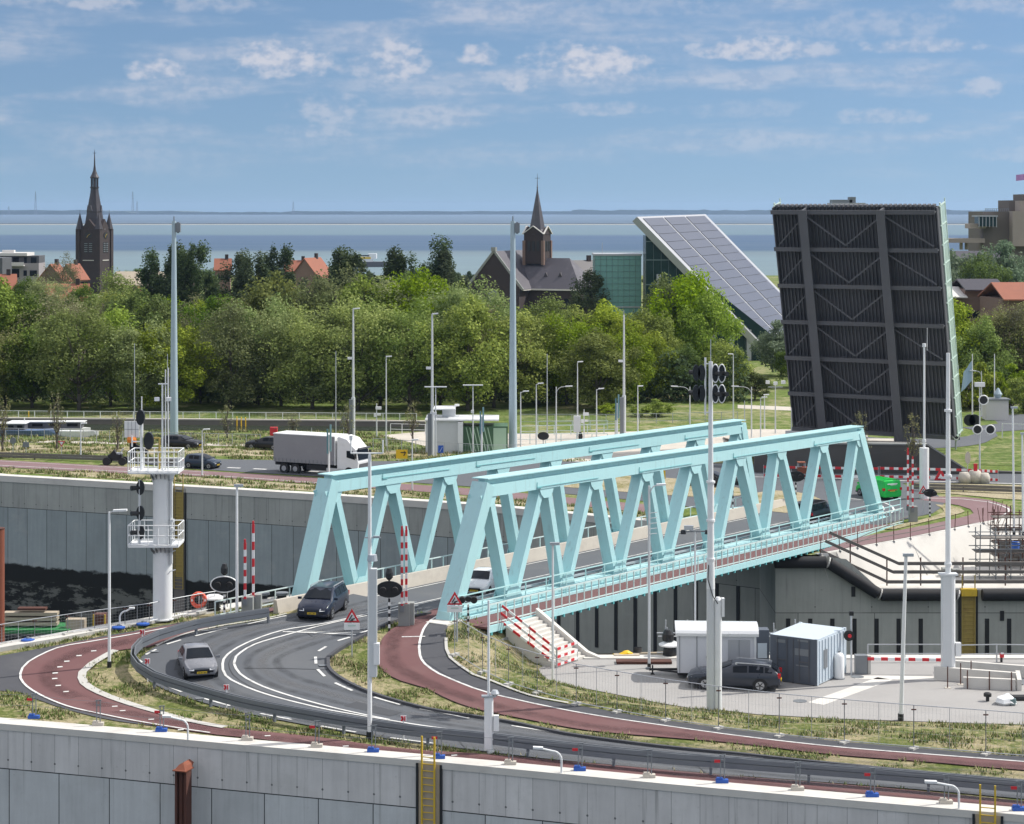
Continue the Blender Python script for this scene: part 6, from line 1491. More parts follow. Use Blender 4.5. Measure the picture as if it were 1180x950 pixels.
# chevron marker posts by the guard rail
for px, yt, yb, lb in ((164,728.5,750,'small chevron marker at the left end of the bend'),(170,762,786,'small chevron marker in front of the silver car'),(261,792,817,'small chevron marker behind the guard rail left of the grey mast'),(465,828,854,'small chevron marker right of the white mast foot')):
    b_ = near(px,yb); H = topz(yt,b_.y)-b_.z; th = thing('chevron_marker', lb, 'marker', b_, 0, 'chevron markers on the bend'); w = MB(); w.tube((0,0,0),(0,0,H),.03); pl(th, w, 'post', 'white_paint')
    w = MB(); w.box((0,-.03,H),(.26,.03,.26)); p_ = pl(th, w, 'plate', 'white_paint'); w = MB(); w.bar((-.1,-.055,H+.11),(-.02,-.055,H),.03,.09); w.bar((-.02,-.055,H),(-.1,-.055,H-.11),.03,.09); w.bar((.06,-.055,H+.11),(.06,-.055,H-.11),.03,.05); pl(th, w, 'red_mark', 'red_paint', p_)
# ================================================================== guard rail around the bend
def guard(ptsW, label, posts=4.0, h=.75, mat='guard_steel', zf=None, part_kind=None):
    th = thing('guard_rail', label, 'guard rail', ptsW[0]); o3 = Vector(th.location)
    for hh, nm in ((h,'rail'),(h-.26,'rail')):
        w = MB(); 
        q = [p+Vector((0,0,hh)) for p in ptsW]
        for a, b in zip(q, q[1:]): 
            for sg in (-1,1):
                d = (b-a).normalized(); n_ = Vector((-d.y,d.x,0))*.09*sg; w.bar(a+n_, b+n_+d*.02, .05, .21)
        for k in range(len(w.v)): w.v[k] = tuple(Vector(w.v[k])-o3)
        r_ = w.build(nm, mat); r_.parent = th
    L = 0; last = -9
    for a, b in zip(ptsW, ptsW[1:]):
        if L-last >= posts: w = MB(); w.box((0,0,h/2-.1),(.10,.14,h+.15),math.atan2((b-a).y,(b-a).x)); o = w.build('post', mat); o.parent = th; o.location = a-o3; last = L
        L += (b-a).length
gp = [(309,719),(270,725),(226,733),(182,746),(162,755),(154,764),(153,773),(160,783),(178,794),(211,805),(259,819),(299,828.5),(356,839),(418,849.5),(493,860),(566,867.5),(655,878.5),(760,889.5),(850,896.5),(960,905),(1070,914),(1180,924),(1500,952)]
guard(catmull([near(*p) for p in gp], .9), 'long double steel guard rail sweeping round the outside of the bend')
guard(catmull([far(*p) for p in [(-100,524),(0,528.5),(120,532.5),(200,537)]], 3), 'low guard rail along the far road at left', mat='timber_dark', h=.5)
guard([far(*p) for p in [(1050,566),(1110,567.5),(1180,570),(1400,577)]], 'rusty low guard rail right of the far boom barriers', mat='timber_dark', h=.55)

# ================================================================== fences
def fence_line(ptsW, label, h, post, rails, mat, name='fence', group=None, r=.03, wire=None, verts=None, wiremat='galv'):
    """one long fence thing: posts and rails as parts"""
    th = thing(name, label, 'fence', ptsW[0], 0, group); o3 = Vector(th.location); L = [0]
    for a, b in zip(ptsW, ptsW[1:]): L.append(L[-1]+(b-a).length)
    def at_(s_):
        for i in range(len(L)-1):
            if s_ <= L[i+1] or i == len(L)-2: return ptsW[i].lerp(ptsW[i+1], (s_-L[i])/(L[i+1]-L[i]))-o3
    n = max(1, int(L[-1]/post)); 
    base = None; w0 = MB(); w0.box((0,0,h/2),(r*2.4,r*2.4,h)); pm = w0.mesh('post', mat)
    for i in range(n+1):
        if i < 100: o = bpy.data.objects.new('post', pm); COL.objects.link(o); o.parent = th; o.location = at_(L[-1]*i/n)
    for hh in rails:
        w = MB()
        for a, b in zip(ptsW, ptsW[1:]): w.bar(a-o3+Vector((0,0,hh)), b-o3+Vector((0,0,hh)), r*1.6, r*1.6)
        o = w.build('rail', mat); o.parent = th
    if wire:
        w = MB(); k = int(L[-1]/wire)
        for i in range(k): p = at_(L[-1]*i/k); w.tube(p+Vector((0,0,.08)), p+Vector((0,0,h-.04)), .006, n=3, cap=False)
        for q in range(3):
            for a, b in zip(ptsW, ptsW[1:]): w.tube(a-o3+Vector((0,0,h*(q+.5)/3)), b-o3+Vector((0,0,h*(q+.5)/3)), .005, n=3, cap=False)
        o = w.build('mesh', wiremat); o.parent = th; o['kind'] = 'stuff'
    return th
fence_line(FP([(-100,481.5),(0,484.5),(200,486),(480,488)],6), 'long white bar fence on the grass in front of the wood', 1.15, 1.9, (.2,1.12), 'white_paint', r=.035, wire=.35)
fence_line(FP([(600,489),(700,489),(760,488),(850,486)],6), 'white bar fence behind the middle of the bridge', 1.15, 1.9, (.3,1.12), 'galv', r=.03, wire=.4)
fence_line(FP([(-100,504),(0,506),(130,510),(250,513),(300,514)],6), 'grey wire fence between the channel and the far road', 1.2, 1.5, (1.18,), 'galv', r=.028, wire=.3)
fence_line(FP([(430,520),(500,524),(560,528),(600,528)],4), 'grey wire fence in front of the white hut', 1.3, 1.5, (1.28,), 'galv', r=.028, wire=.3)
fence_line(FP([(450,500),(490,501)],3), 'white railing left of the white hut', 1.1, 1.2, (.5,1.1), 'white_paint', r=.03)
for i, (a, b, h_) in enumerate([((575,512),(700,512),1.1),((600,503),(715,500),1.1),((620,496),(700,495),1.0)]):
    fence_line([far(*a), far(*b)], f'{nth(i)} green grey lock gate railing from the front behind the bridge', h_, 1.6, (.5,h_), 'rail_pale', name='railing', group='lock gate railings', r=.035)
# green lock gate arches
# temporary mesh fence panels by the yard
def panel(a, b, h, label, group, dark=False):
    th = thing('site_fence', label, 'fence', a, 0, group); d = b-a; m_ = 'galv' if not dark else 'galv_dark'
    w = MB(); w.tube((0,0,.1),(0,0,h),.022,n=6); w.tube(d+Vector((0,0,.1)),d+Vector((0,0,h)),.022,n=6); w.tube((0,0,h),d+Vector((0,0,h)),.02,n=6); w.tube((0,0,.15),d+Vector((0,0,.15)),.02,n=6); w.tube(d*.5+Vector((0,0,.15)),d*.5+Vector((0,0,h)),.014,n=5); pl(th, w, 'frame', m_)
    w = MB(); k = int(d.length/.16)
    for i in range(1,k): w.tube(d*(i/k)+Vector((0,0,.15)), d*(i/k)+Vector((0,0,h)), .0028, n=3, cap=False)
    for q in range(5): z_ = .15+(h-.15)*(q+1)/6; w.tube(Vector((0,0,z_)), d+Vector((0,0,z_)), .0028, n=3, cap=False)
    o = pl(th, w, 'mesh', 'galv'); o['kind'] = 'stuff'
    w = MB(); w.box((0,0,.06),(.55,.24,.14),.9); pl(th, w, 'foot', 'kerb'); w = MB(); w.box((0,0,h*.9),(.22,.06,.05)); pl(th, w, 'clamp', 'rust')
yf = [(524,756),(556,776),(586,790),(619,800),(664,813),(711,822),(767,832),(828,841),(898,850),(973,857.5),(1053,864.5),(1136,871),(1222,878),(1310,885)]
yw = [near(*p) for p in yf]
for i, (a, b) in enumerate(zip(yw, yw[1:])): panel(a, b, 2.0, f'{nth(i)} tall mesh site fence panel from the stairs along the yard', 'mesh site fence panels by the yard')
# low fence posts on the near coping with blue or grey feet
nf = [(-40,824,0),(39,828,1),(113,836,0),(186,843,1),(285,853,0),(365,861,0),(430,866.5,1),(506,874,1),(588,881,0),(668,888,1),(748,896,0),(832,902,1),(919,910.5,0),(1005,918,1),(1090,926,0),(1174,934,1),(1260,942,0)]
nw = [at(x_, y_, .1) for x_, y_, _ in nf]
def clamp_post(p, blue, label, group, h=1.15, k=0):
    th = thing('fence_post', label, 'fence post', p, 0, group)
    w = MB(); w.tube((-.06,0,.05),(-.06,0,h),.026,n=6); w.tube((.10,0,.05),(.10,0,h),.026,n=6); w.bar((-.12,0,h),(.16,0,h+.02),.05,.04); w.bar((-.1,0,h*.82),(.14,0,h*.82),.04,.05); pl(th, w, 'twin_tube', 'galv_dark')
    w = MB(); w.box((0,0,.07),(.52,.26,.14)); w.box((-.1,0,.17),(.25,.2,.08)); pl(th, w, 'foot', 'blue_rubber' if blue else 'concrete_warm')
    if k%2: w = MB(); w.box((-.2,-.02,h*.78),(.24,.03,.12)); pl(th, w, 'red_tag', 'red_paint')
for i, (p, (x_, y_, bl)) in enumerate(zip(nw, nf)):
    clamp_post(p, bl, f'{nth(i)} dark twin fence post from the left on the near coping, {"blue" if bl else "grey"} foot', 'twin fence posts on the near coping', k=i)
w = MB()
for hh in (1.1,.6):
    for a, b in zip(nw, nw[1:]): 
        w.path([a+Vector((0,0,hh)), a.lerp(b,.5)+Vector((0,0,hh-.05)), b+Vector((0,0,hh))], .007, 4)
o = w.build('wire_rope', 'galv_dark', origin=tuple(nw[0])); tag(o, 'thin wire ropes strung between the near fence posts', 'wire rope')
lfp = [(-60,757,1),(2,746,0),(40,739.5,1),(78,734,0),(109,729.5,0),(144,725,1),(172,721,1),(201,715,0),(232,709,0),(262,704,0)]
lw = [near(x_, y_)+Vector((0,0,.1)) for x_, y_, _ in lfp]
for i, (a, b) in enumerate(zip(lw, lw[1:])):
    panel(a, b, 1.1, f'{nth(i)} low mesh fence panel from the left along the canal bank', 'low mesh fence panels on the left bank')
for i, (p, q) in enumerate(zip(lw, lfp)):
    if q[2]:
        th = thing('ballast_block', f'{nth(i)} blue rubber fence foot along the left canal bank', 'ballast block', p+Vector((-.3,-.25,0)), 0, 'blue fence feet on the left bank'); w = MB(); w.lathe((0,0,0),[(.36,0),(.36,.08),(.2,.13)],14); pl(th, w, 'disc', 'blue_rubber'); w = MB(); w.lathe((0,0,.12),[(.1,0),(.08,.08)],10); pl(th, w, 'socket', 'galv_dark')
# railing along the yard edge of the canal
yr_ = [yardp(*p) for p in [(1000,764),(1050,764),(1085,764),(1100,765),(1148,764),(1300,766)]]
fence_line(yr_[:3], 'grey pipe railing at the yard edge behind the lowered boom', 1.0, 1.9, (.5,1.0), 'galv', name='railing', r=.03)
fence_line(yr_[3:], 'grey pipe railing at the yard edge right of the tall mast', 1.0, 1.9, (.5,1.0), 'galv', name='railing', r=.03)
# low white wall barrier posts at right of yard
for i, (x_, y_) in enumerate([(1092,794),(1107,790),(1119,787)]):
    th = thing('rebar_post', f'{nth(i)} thin dark post from the left on the pale slab right of the mast', 'post', yardp(x_,y_), 0, 'thin posts on the pale slab'); w = MB(); w.tube((0,0,0),(0,0,1.15),.03); pl(th, w, 'rod', 'rust'); w = MB(); w.box((0,0,.03),(.3,.3,.06)); pl(th, w, 'foot', 'concrete_warm')
def slabbox(name, label, cat, a, size, mat, rz=0, z=0):
    th = thing(name, label, cat, a, rz); w = MB(); w.box((0,0,size[2]/2+z),size); pl(th, w, 'block', mat); return th
w_ = thing('low_wall', 'low white concrete upstand right of the tall yard mast', 'wall', yardp(1110,786), -.35); w = MB(); w.box((.6,0,.35),(4.2,.25,.7)); w.box((1.2,1.8,.35),(5.,.25,.7)); pl(w_, w, 'upstand', 'concrete_white'); w = MB(); w.box((.9,.9,.05),(4.3,1.5,.08)); pl(w_, w, 'pit_floor', 'galv_dark')
w_ = thing('low_wall', 'small white upstand box nearest the black drain pipe', 'wall', yardp(1140,795), -.2); w = MB(); w.box((0,0,.3),(2.6,.22,.6)); w.box((1.5,1,.3),(.22,2.2,.6)); pl(w_, w, 'upstand', 'concrete_white'); w = MB(); 
for q in (-1.1,0,1.1): w.tube((q,-.2,0),(q,-.2,1.0),.03)
pl(w_, w, 'rod', 'rust')
th = thing('bollard', 'short black bollard at the right of the yard', 'bollard', yardp(1138,809)); w = MB(); w.lathe((0,0,0),[(.09,0),(.09,.25),(.2,.28),(.2,.42)],12); pl(th, w, 'body', 'black_plastic'); w = MB(); w.lathe((0,0,.42),[(.2,0),(.12,.05)],12); pl(th, w, 'cap', 'rubber')
th = thing('drain_pipe', 'black pipe lying on the ground at the right photo edge', 'pipe', yardp(1172,808)); w = MB(); w.tube((-.4,0,.15),(3,.1,.15),.17,n=12); pl(th, w, 'tube', 'black_plastic'); w = MB(); w.tube((-.45,0,.15),(-.3,0,.15),.21,n=12); pl(th, w, 'collar', 'rubber')
th = thing('rubble_sack', 'white and green rubble sack on the pale slab', 'sack', yardp(1159,812)); w = MB(); w.lathe((0,0,0),[(.4,0),(.55,.15),(.45,.35),(.15,.5)],9); o = pl(th, w, 'sack', 'white_paint'); 
for v in o.data.vertices: v.co += Vector((math.sin(v.co.y*9)*.06, math.cos(v.co.x*8)*.06, math.sin(v.co.x*11)*.05))
w = MB(); w.lathe((.2,-.2,.1),[(.3,0),(.25,.25)],7); pl(th, w, 'green_cloth', 'copper')
# warning light post by the yard edge
th, H, _ = pole('beacon_post', 'dark post with a red and white light at the yard edge', 'post', 1154, 752, yardp(1154,764), .07, .07, 'black_plastic', 8); w = MB(); w.box((0,-.1,H-.15),(.22,.1,.22)); pl(th, w, 'lamp', 'red_paint'); w = MB(); w.box((0,-.16,H-.02),(.16,.04,.08)); pl(th, w, 'white_mark', 'white_paint')

# ================================================================== ladders, piles, life ring
def ladder(p, d, zt, zb, width, mat, label, over=1.1, cage=False):
    th = thing('ladder', label, 'ladder', p, 0, 'quay ladders'); n_ = Vector((d.y,-d.x,0))
    for sg in (-1,1):
        w = MB(); w.bar(d*sg*width/2+n_*.18+Vector((0,0,zb-p.z)), d*sg*width/2+n_*.18+Vector((0,0,zt-p.z+over)), .07,.07,up=d); pl(th, w, 'rail', mat)
    w = MB(); z_ = zb
    while z_ < zt+.3: w.tube(d*-width/2+n_*.18+Vector((0,0,z_-p.z)), d*width/2+n_*.18+Vector((0,0,z_-p.z)), .022); z_ += .30
    o = pl(th, w, 'rung', mat); return th
def wall_point(P, px):
    tt = (px-CX)/F
    for a, b in zip(P, P[1:]):
        fa, fb = a.x-tt*a.y, b.x-tt*b.y
        if fa*fb <= 0: k = fa/(fa-fb); p = a.lerp(b, k); d = Vector((b.x-a.x,b.y-a.y,0)).normalized(); return Vector((p.x,p.y,0)), d
for px, lb, m_ in ((495,'bright yellow ladder on the near wall below the blue fence foot','yellow_steel'),(1138.5,'bright yellow ladder at the lower right corner of the near wall','yellow_steel')):
    p, d = wall_point(NW, px); th = ladder(p, d, .1, -6, .58, m_, lb)
    n_ = Vector((d.y,-d.x,0)); w = MB(); 
    for sg in (-1,1): w.bar(d*sg*.55+n_*.04+Vector((0,0,-6.2)), d*sg*.55+n_*.04+Vector((0,0,-.02)), .12,.10,up=d)
    pl(th, w, 'recess_edge', 'black_plastic')
    w = MB(); w.bar(n_*.03+Vector((0,0,-6.2)), n_*.03+Vector((0,0,-.02)), .98,.05,up=n_); pl(th, w, 'recess', 'timber')
p, d = wall_point(FWs, 207); th = ladder(p, d, ZF, -9.2, .9, 'ladder_ochre', 'ochre ladder on the far wall beside the white column'); n_ = Vector((d.y,-d.x,0))
w = MB(); w.bar(n_*.03+Vector((0,0,-13)), n_*.03+Vector((0,0,-.4)), 1.15,.05,up=n_); pl(th, w, 'recess', 'timber_dark'); w = MB()
for sg in (-.62,.62): w.bar(d*sg+n_*.04+Vector((0,0,-13)), d*sg+n_*.04+Vector((0,0,-.4)), .14,.08,up=n_)
pl(th, w, 'recess_edge', 'black_plastic')
w = MB(); w.bar(n_*.05+Vector((0,0,-8.2)), n_*.05+Vector((0,0,-.5)), .75,.06,up=n_); pl(th, w, 'back_plate', 'ladder_ochre')
p = Vector((32.2,EY,0)); th = ladder(p, Vector((1,0,0)), -2.8, -10, .9, 'ladder_ochre', 'ochre ladder in the fender wall beside the tall yard mast'); w = MB(); w.box((0,-.05,-6.9),(.95,.06,8)); pl(th, w, 'back_plate', 'ladder_ochre'); w = MB(); w.box((0,-.2,-2.9),(1.1,.5,.5)); pl(th, w, 'yellow_head', 'yellow_steel')
w = MB(); w.box((-.62,-.06,-7),(.16,.08,8.4)); w.box((.62,-.06,-7),(.12,.08,8.4)); pl(th, w, 'recess_edge', 'black_plastic')
# vertical pipe on the fender wall
th = thing('wall_pipe', 'dark rounded expansion joint pipe on the fender wall at right', 'pipe', (37.9,EY-.1,-8)); w = MB(); w.tube((0,0,-4),(0,0,5),.12,n=10); pl(th, w, 'tube', 'rubber'); w = MB(); w.box((0,.05,4.9),(.4,.1,.3)); pl(th, w, 'bracket', 'galv_dark')
# rusty sheet piles
p, d = wall_point(NW, 214); n_ = Vector((d.y,-d.x,0))
def pile(base, zt, label, capw=.6, s=1.):
    th = thing('mooring_pile', label, 'pile', base, math.atan2(d.y,d.x), 'rusty mooring piles')
    w = MB()
    for q in (-.24,.24): w.box((q*s,0,(zt-14)/2-base.z),(.10,.5*s,zt+14))
    w.box((0,.2*s,(zt-14)/2-base.z),(.5*s,.08,zt+14)); w.tube((-.06,-.05,-14-base.z),(-.06,-.05,zt-base.z-.02),.12*s,n=8); w.tube((.12,-.08,-14-base.z),(.12,-.08,zt-base.z-.02),.06,n=8)
    pl(th, w, 'steel_pile', 'rust'); w = MB(); w.prism([(-capw/2,-.36,zt-base.z),(capw/2,-.36,zt-base.z),(capw*.35,0,zt-base.z+.2),(0,.0,zt-base.z+.32),(-capw*.35,0,zt-base.z+.2)],(0,.6,0)); w.box((0,0,zt-base.z+.02),(capw*1.1,.8,.05)); pl(th, w, 'cap', 'rust_bright')
pile(Vector((p.x,p.y,0))+n_*.9+d*.35, -1.0, 'rusty steel mooring pile with orange cap in front of the near wall')
bp_ = atY(1.5,700,140); th = thing('mooring_pile', 'rust red tube pile at the left photo edge in the canal', 'pile', (bp_.x-.2,140,-12.5), 0, 'rusty mooring piles'); zt = topz(609,140); w = MB(); w.tube((0,0,-1),(0,0,zt+12.5),.42,n=16); pl(th, w, 'steel_tube', 'rust_bright'); w = MB(); w.lathe((0,0,zt+12.45),[(.44,0),(.44,.08)],16); pl(th, w, 'cap', 'rust')
bp_ = atY(545/4.72,0,135); th = thing('mooring_dolphin', 'short yellow and brown pile behind the left bank fence', 'pile', (bp_.x,135,-12.5)); zt = topz(707,135); w = MB(); w.box((0,0,(zt+12.5)/2),(.8,.8,zt+12.5)); pl(th, w, 'steel_pile', 'rust'); w = MB()
for q in (-.35,.4): w.box((q,-.45,(zt+12.5)/2),(.09,.08,zt+12.5))
pl(th, w, 'yellow_guide', 'yellow_steel')
# green pontoon with timber
b_ = at(36,734,-12.2); th = thing('pontoon', 'green work pontoon with stacked timber at the left edge of the canal', 'pontoon', b_); w = MB(); w.box((0,1.5,.3),(6.5,3.2,.6)); pl(th, w, 'green_deck', 'green_deck'); w = MB()
for k in range(3): w.box((-.3,1.0+.3,.9+k*.42),(4.6,.9,.26))
w.box((3.6,1,.9),(1.6,.9,.9)); pl(th, w, 'timber_stack', 'timber'); w = MB(); w.box((-.2,1.3,1.15+1.0),(2.4,.8,.18)); pl(th, w, 'red_beam', 'rust'); w = MB(); w.box((0,-.3,.05),(7.5,1,.5)); pl(th, w, 'hull', 'black_plastic')
w = MB(); 
for q in (-1.5,-.2,1.2): w.torus((q-1,-.85,-.2),.45,.16,(0,1,0),16,6)
pl(th, w, 'tyre_fender', 'rubber')
# life ring
b_ = near(229,707)+Vector((0,0,.1)); th = thing('life_ring', 'orange life ring on a post on the left canal bank', 'life ring', b_); w = MB(); w.tube((0,.1,0),(0,.1,1.0),.03); pl(th, w, 'post', 'galv'); M('ring_orange', (.75,.10,.05), .5); w = MB(); w.torus((0,0,.65),.36,.11,(0,1,.0),22,8); o = pl(th, w, 'ring', 'ring_orange', smooth=True)
w = MB(); w.box((0,0,1.02),(.12,.25,.08)); w.box((.36,0,.65),(.08,.25,.12)); w.box((-.36,0,.65),(.08,.25,.12)); pl(th, w, 'white_band', 'white_paint')
# mooring bollards
for p_, lb in ((near(246,705)+Vector((0,0,.1)),'black bollard with white dished cap beside the life ring'),(yardp(772,757),'black bollard with white dished cap left of the site cabin')):
    th = thing('mooring_bollard', lb, 'bollard', p_, 0, 'mooring bollards'); w = MB(); w.lathe((0,0,0),[(.42,0),(.36,.35),(.36,.55)],16); pl(th, w, 'body', 'black_plastic', smooth=True); w = MB(); w.lathe((0,0,.55),[(.30,0),(.62,.08),(.62,.15),(.35,.28)],18); pl(th, w, 'cap', 'white_paint')
    if 'site' in lb: w = MB(); w.lathe((-.1,0,.9),[(.32,0),(.32,.35),(.2,.6)],12); pl(th, w, 'top_box', 'black_plastic')
b_ = near(245,703)
for i, (x_, lb) in enumerate(((322,'dark bollard under the left bridge railing'),(345,'dark bollard behind the left bridge railing, nearest the truss'),(300,'dark bollard behind the taller left boom'))):
    b_ = near(x_,696); b_.y += 1.2; th = thing('mooring_bollard', lb, 'bollard', b_, 0, 'mooring bollards'); w = MB(); w.lathe((0,0,0),[(.3,0),(.25,.3)],12); pl(th, w, 'body', 'black_plastic'); w = MB(); w.lathe((0,0,.3),[(.4,0),(.4,.12)],12); pl(th, w, 'cap', 'galv_dark')

# ================================================================== white column with platforms
b_ = near(187.5,716); b_.z += .1
th = thing('signal_column', 'thick white steel column with two railed platforms on the left bank', 'column', b_); kk = F/b_.y
Hc = topz(543,b_.y)-b_.z
w = MB(); w.lathe((0,0,0),[(.60,0),(.60,.06),(.53,.08),(.53,Hc-.7),(.62,Hc-.3),(.78,Hc)],24); s_ = pl(th, w, 'shaft', 'white_paint'); smooth_by_angle(s_, 25)
for nm_, yy in (('upper_platform',543),('lower_platform',627)):
    z_ = topz(yy,b_.y)-b_.z; x0_, x1_ = -1.72, 1.0; y0_, y1_ = -.95, .95
    w = MB(); w.box(((x0_+x1_)/2,0,z_),(x1_-x0_,y1_-y0_,.10)); f_ = pl(th, w, 'platform', 'white_paint')
    w = MB()
    for q in (-.5,-.25,0,.25,.5): w.bar((q,-.9,z_-.1),(q*.8,-.3,z_-.45),.03,.15)
    pl(th, w, 'bracket', 'galv_dark', f_)
    w = MB(); cs = [Vector((x0_,y0_,z_)),Vector((x1_,y0_,z_)),Vector((x1_,y1_,z_)),Vector((x0_,y1_,z_))]
    for i in range(4):
        a, b = cs[i], cs[(i+1)%4]; 
        for hh in (.1,.6,1.15): w.tube(a+Vector((0,0,hh)), b+Vector((0,0,hh)), .028, n=5)
        k = 5 if i%2 == 0 else 3
        for j in range(k): p = a.lerp(b, j/k); w.tube(p, p+Vector((0,0,1.15)), .025, n=5)
    pl(th, w, 'railing', 'white_paint', f_)
w = MB(); z0 = topz(627,b_.y)-b_.z; z1 = topz(552,b_.y)-b_.z; w.tube((-1.2,-.4,z0),(-1.2,-.4,z1),.07,n=8); pl(th, w, 'signal_pole', 'pole_grey')
for yy in (561,590,612):
    z_ = topz(yy,b_.y)-b_.z; w = MB(); w.lathe((-1.15,-.30,z_),[(.40,0),(.40,.16)],18,axis=Matrix.Rotation(math.pi/2,3,'X')@Matrix.Diagonal((.55,1,1))); s_ = pl(th, w, 'signal_disc', 'black_plastic'); w = MB(); w.tube((-1.2,-.4,z_),(-1.6,-.7,z_),.1,.14,n=8); pl(th, w, 'visor', 'black_plastic', s_)
w = MB(); zt = topz(543,b_.y)-b_.z; z2 = topz(474,b_.y)-b_.z; w.tube((-1.15,0,zt),(-1.15,0,z2),.10,.08,n=8); w.tube((-1.15,0,z2),(-1.15,0,z2+.8),.03); w.bar((-1.65,0,topz(509,b_.y)-b_.z),(-1.1,0,topz(509,b_.y)-b_.z),.06,.06); w.bar((-1.68,0,topz(515,b_.y)-b_.z),(-1.68,0,topz(502,b_.y)-b_.z),.07,.07); pl(th, w, 'antenna_post', 'white_paint')
for ox, yy, rz_ in ((-1.2,481,.42),(-.75,508,.48)):
    z_ = topz(yy,b_.y)-b_.z; w = MB(); w.lathe((ox,.1,z_),[(rz_,0),(rz_,.3)],18,axis=Matrix.Rotation(math.pi/2,3,'X')@Matrix.Diagonal((.55,1,1))); pl(th, w, 'round_signal', 'black_plastic')
w = MB(); zt2 = topz(443,b_.y)-b_.z; w.tube((-.02,0,zt),(-.02,0,zt2),.055,.045,n=8); w.tube((.15,0,zt),(.15,0,zt2+.8),.03,n=6); w.tube((.32,0,zt),(.32,0,zt2+.9),.025,n=6); w.bar((-.25,0,zt2+.02),(.28,0,zt2+.02),.08,.06); pl(th, w, 'lamp_post', 'white_paint')
for ox in (-.3,.35): w = MB(); w.box((ox,-.1,topz(460,b_.y)-b_.z),(.26,.2,.2),.3); pl(th, w, 'floodlight', 'white_paint')
w = MB(); zz = topz(506,b_.y)-b_.z; w.path([Vector((-.62,.4,zz)),Vector((-.25,.4,zz)),Vector((-.25,.4,zt))],.06); pl(th, w, 'davit', 'ladder_ochre')
w = MB()
for yy in (633,655): z_ = topz(yy,b_.y)-b_.z; w.path([Vector((.35,-.5,z_-.25)),Vector((.5,-.5,z_-.08)),Vector((.78,-.45,z_))],.03)
w.box((.52,-.3,topz(600,b_.y)-b_.z),(.12,.3,4.6)); pl(th, w, 'cable_bracket', 'pole_grey')
for yy in (600,610,622): w = MB(); w.lathe((.62,-.55,topz(yy,b_.y)-b_.z),[(.12,0),(.12,.16)],10); pl(th, w, 'loudspeaker', 'pole_grey')
# two poles belonging to bascule quay: sign on orange machine behind the column
th = thing('crane_board', 'white panel board above an orange machine part left of the blue mast', 'board', far(152,529)); w = MB(); w.box((0,0,2.9),(1.45,.15,1.6)); f_ = pl(th, w, 'panel', 'white_paint'); w = MB(); 
for q in (-.36,0,.36): w.box((q,-.09,2.9),(.03,.02,1.6))
w.box((0,-.09,2.9),(1.45,.02,.03)); pl(th, w, 'panel_joint', 'galv_dark', f_); w = MB(); w.lathe((.0,0,1.6),[(.45,0),(.5,.3),(.42,.55)],10); pl(th, w, 'orange_hood', 'orange'); w = MB(); w.box((.1,.1,.8),(.6,.5,1.5)); w.bar((.1,0,1.4),(1.5,0,.6),.3,.4); pl(th, w, 'machine_frame', 'rubber')

# equipment building
b_ = far(522,522); th = thing('equipment_hut', 'white and grey flat roofed hut with a green striped wall', 'building', b_, 0)
w = MB(); w.box((-1.1,2,1.7),(3.3,4,3.4)); w.box((-.5,3.2,1.9),(1.3,2,4.6)); pl(th, w, 'white_wall', 'pole_grey'); w = MB(); w.box((.75,1.6,1.55),(.5,4.2,3.1)); pl(th, w, 'white_pillar', 'white_paint')
w = MB(); w.box((3.2,2.2,1.3),(4.6,3.6,2.6)); gw = pl(th, w, 'green_wall', 'green_hut') if 'green_hut' in MATS else None
if gw is None:
    M('green_hut', (.05,.12,.06), .6); gw = pl(th, w, 'green_wall', 'green_hut')
M('green_pale', (.35,.50,.36), .6, var=.05)
w = MB()
for k in range(9): w.prism([(1.1+k*.36,.36,.1),(1.1+k*.36+.10,.36,.1),(1.1+k*.36-.55+.10,.36,2.5),(1.1+k*.36-.55,.36,2.5)],(0,.04,0)) if k > 1 else None
pl(th, w, 'green_stripe', 'green_pale', gw); w = MB(); w.box((4.7,.36,1.3),(1.3,.05,2.3)); pl(th, w, 'green_panel', 'green_pale', gw)
w = MB(); w.box((.9,2,3.3),(7.4,4.6,.16)); w.box((-.9,2.2,4.3),(2.2,3,.14)); pl(th, w, 'flat_roof', 'white_paint'); w = MB(); w.box((-.2,.2,2.6),(.6,.05,.6)); pl(th, w, 'window', 'glass_dark'); w = MB(); w.box((.35,2,4.6),(.4,.3,.2),.5); pl(th, w, 'camera', 'white_paint')

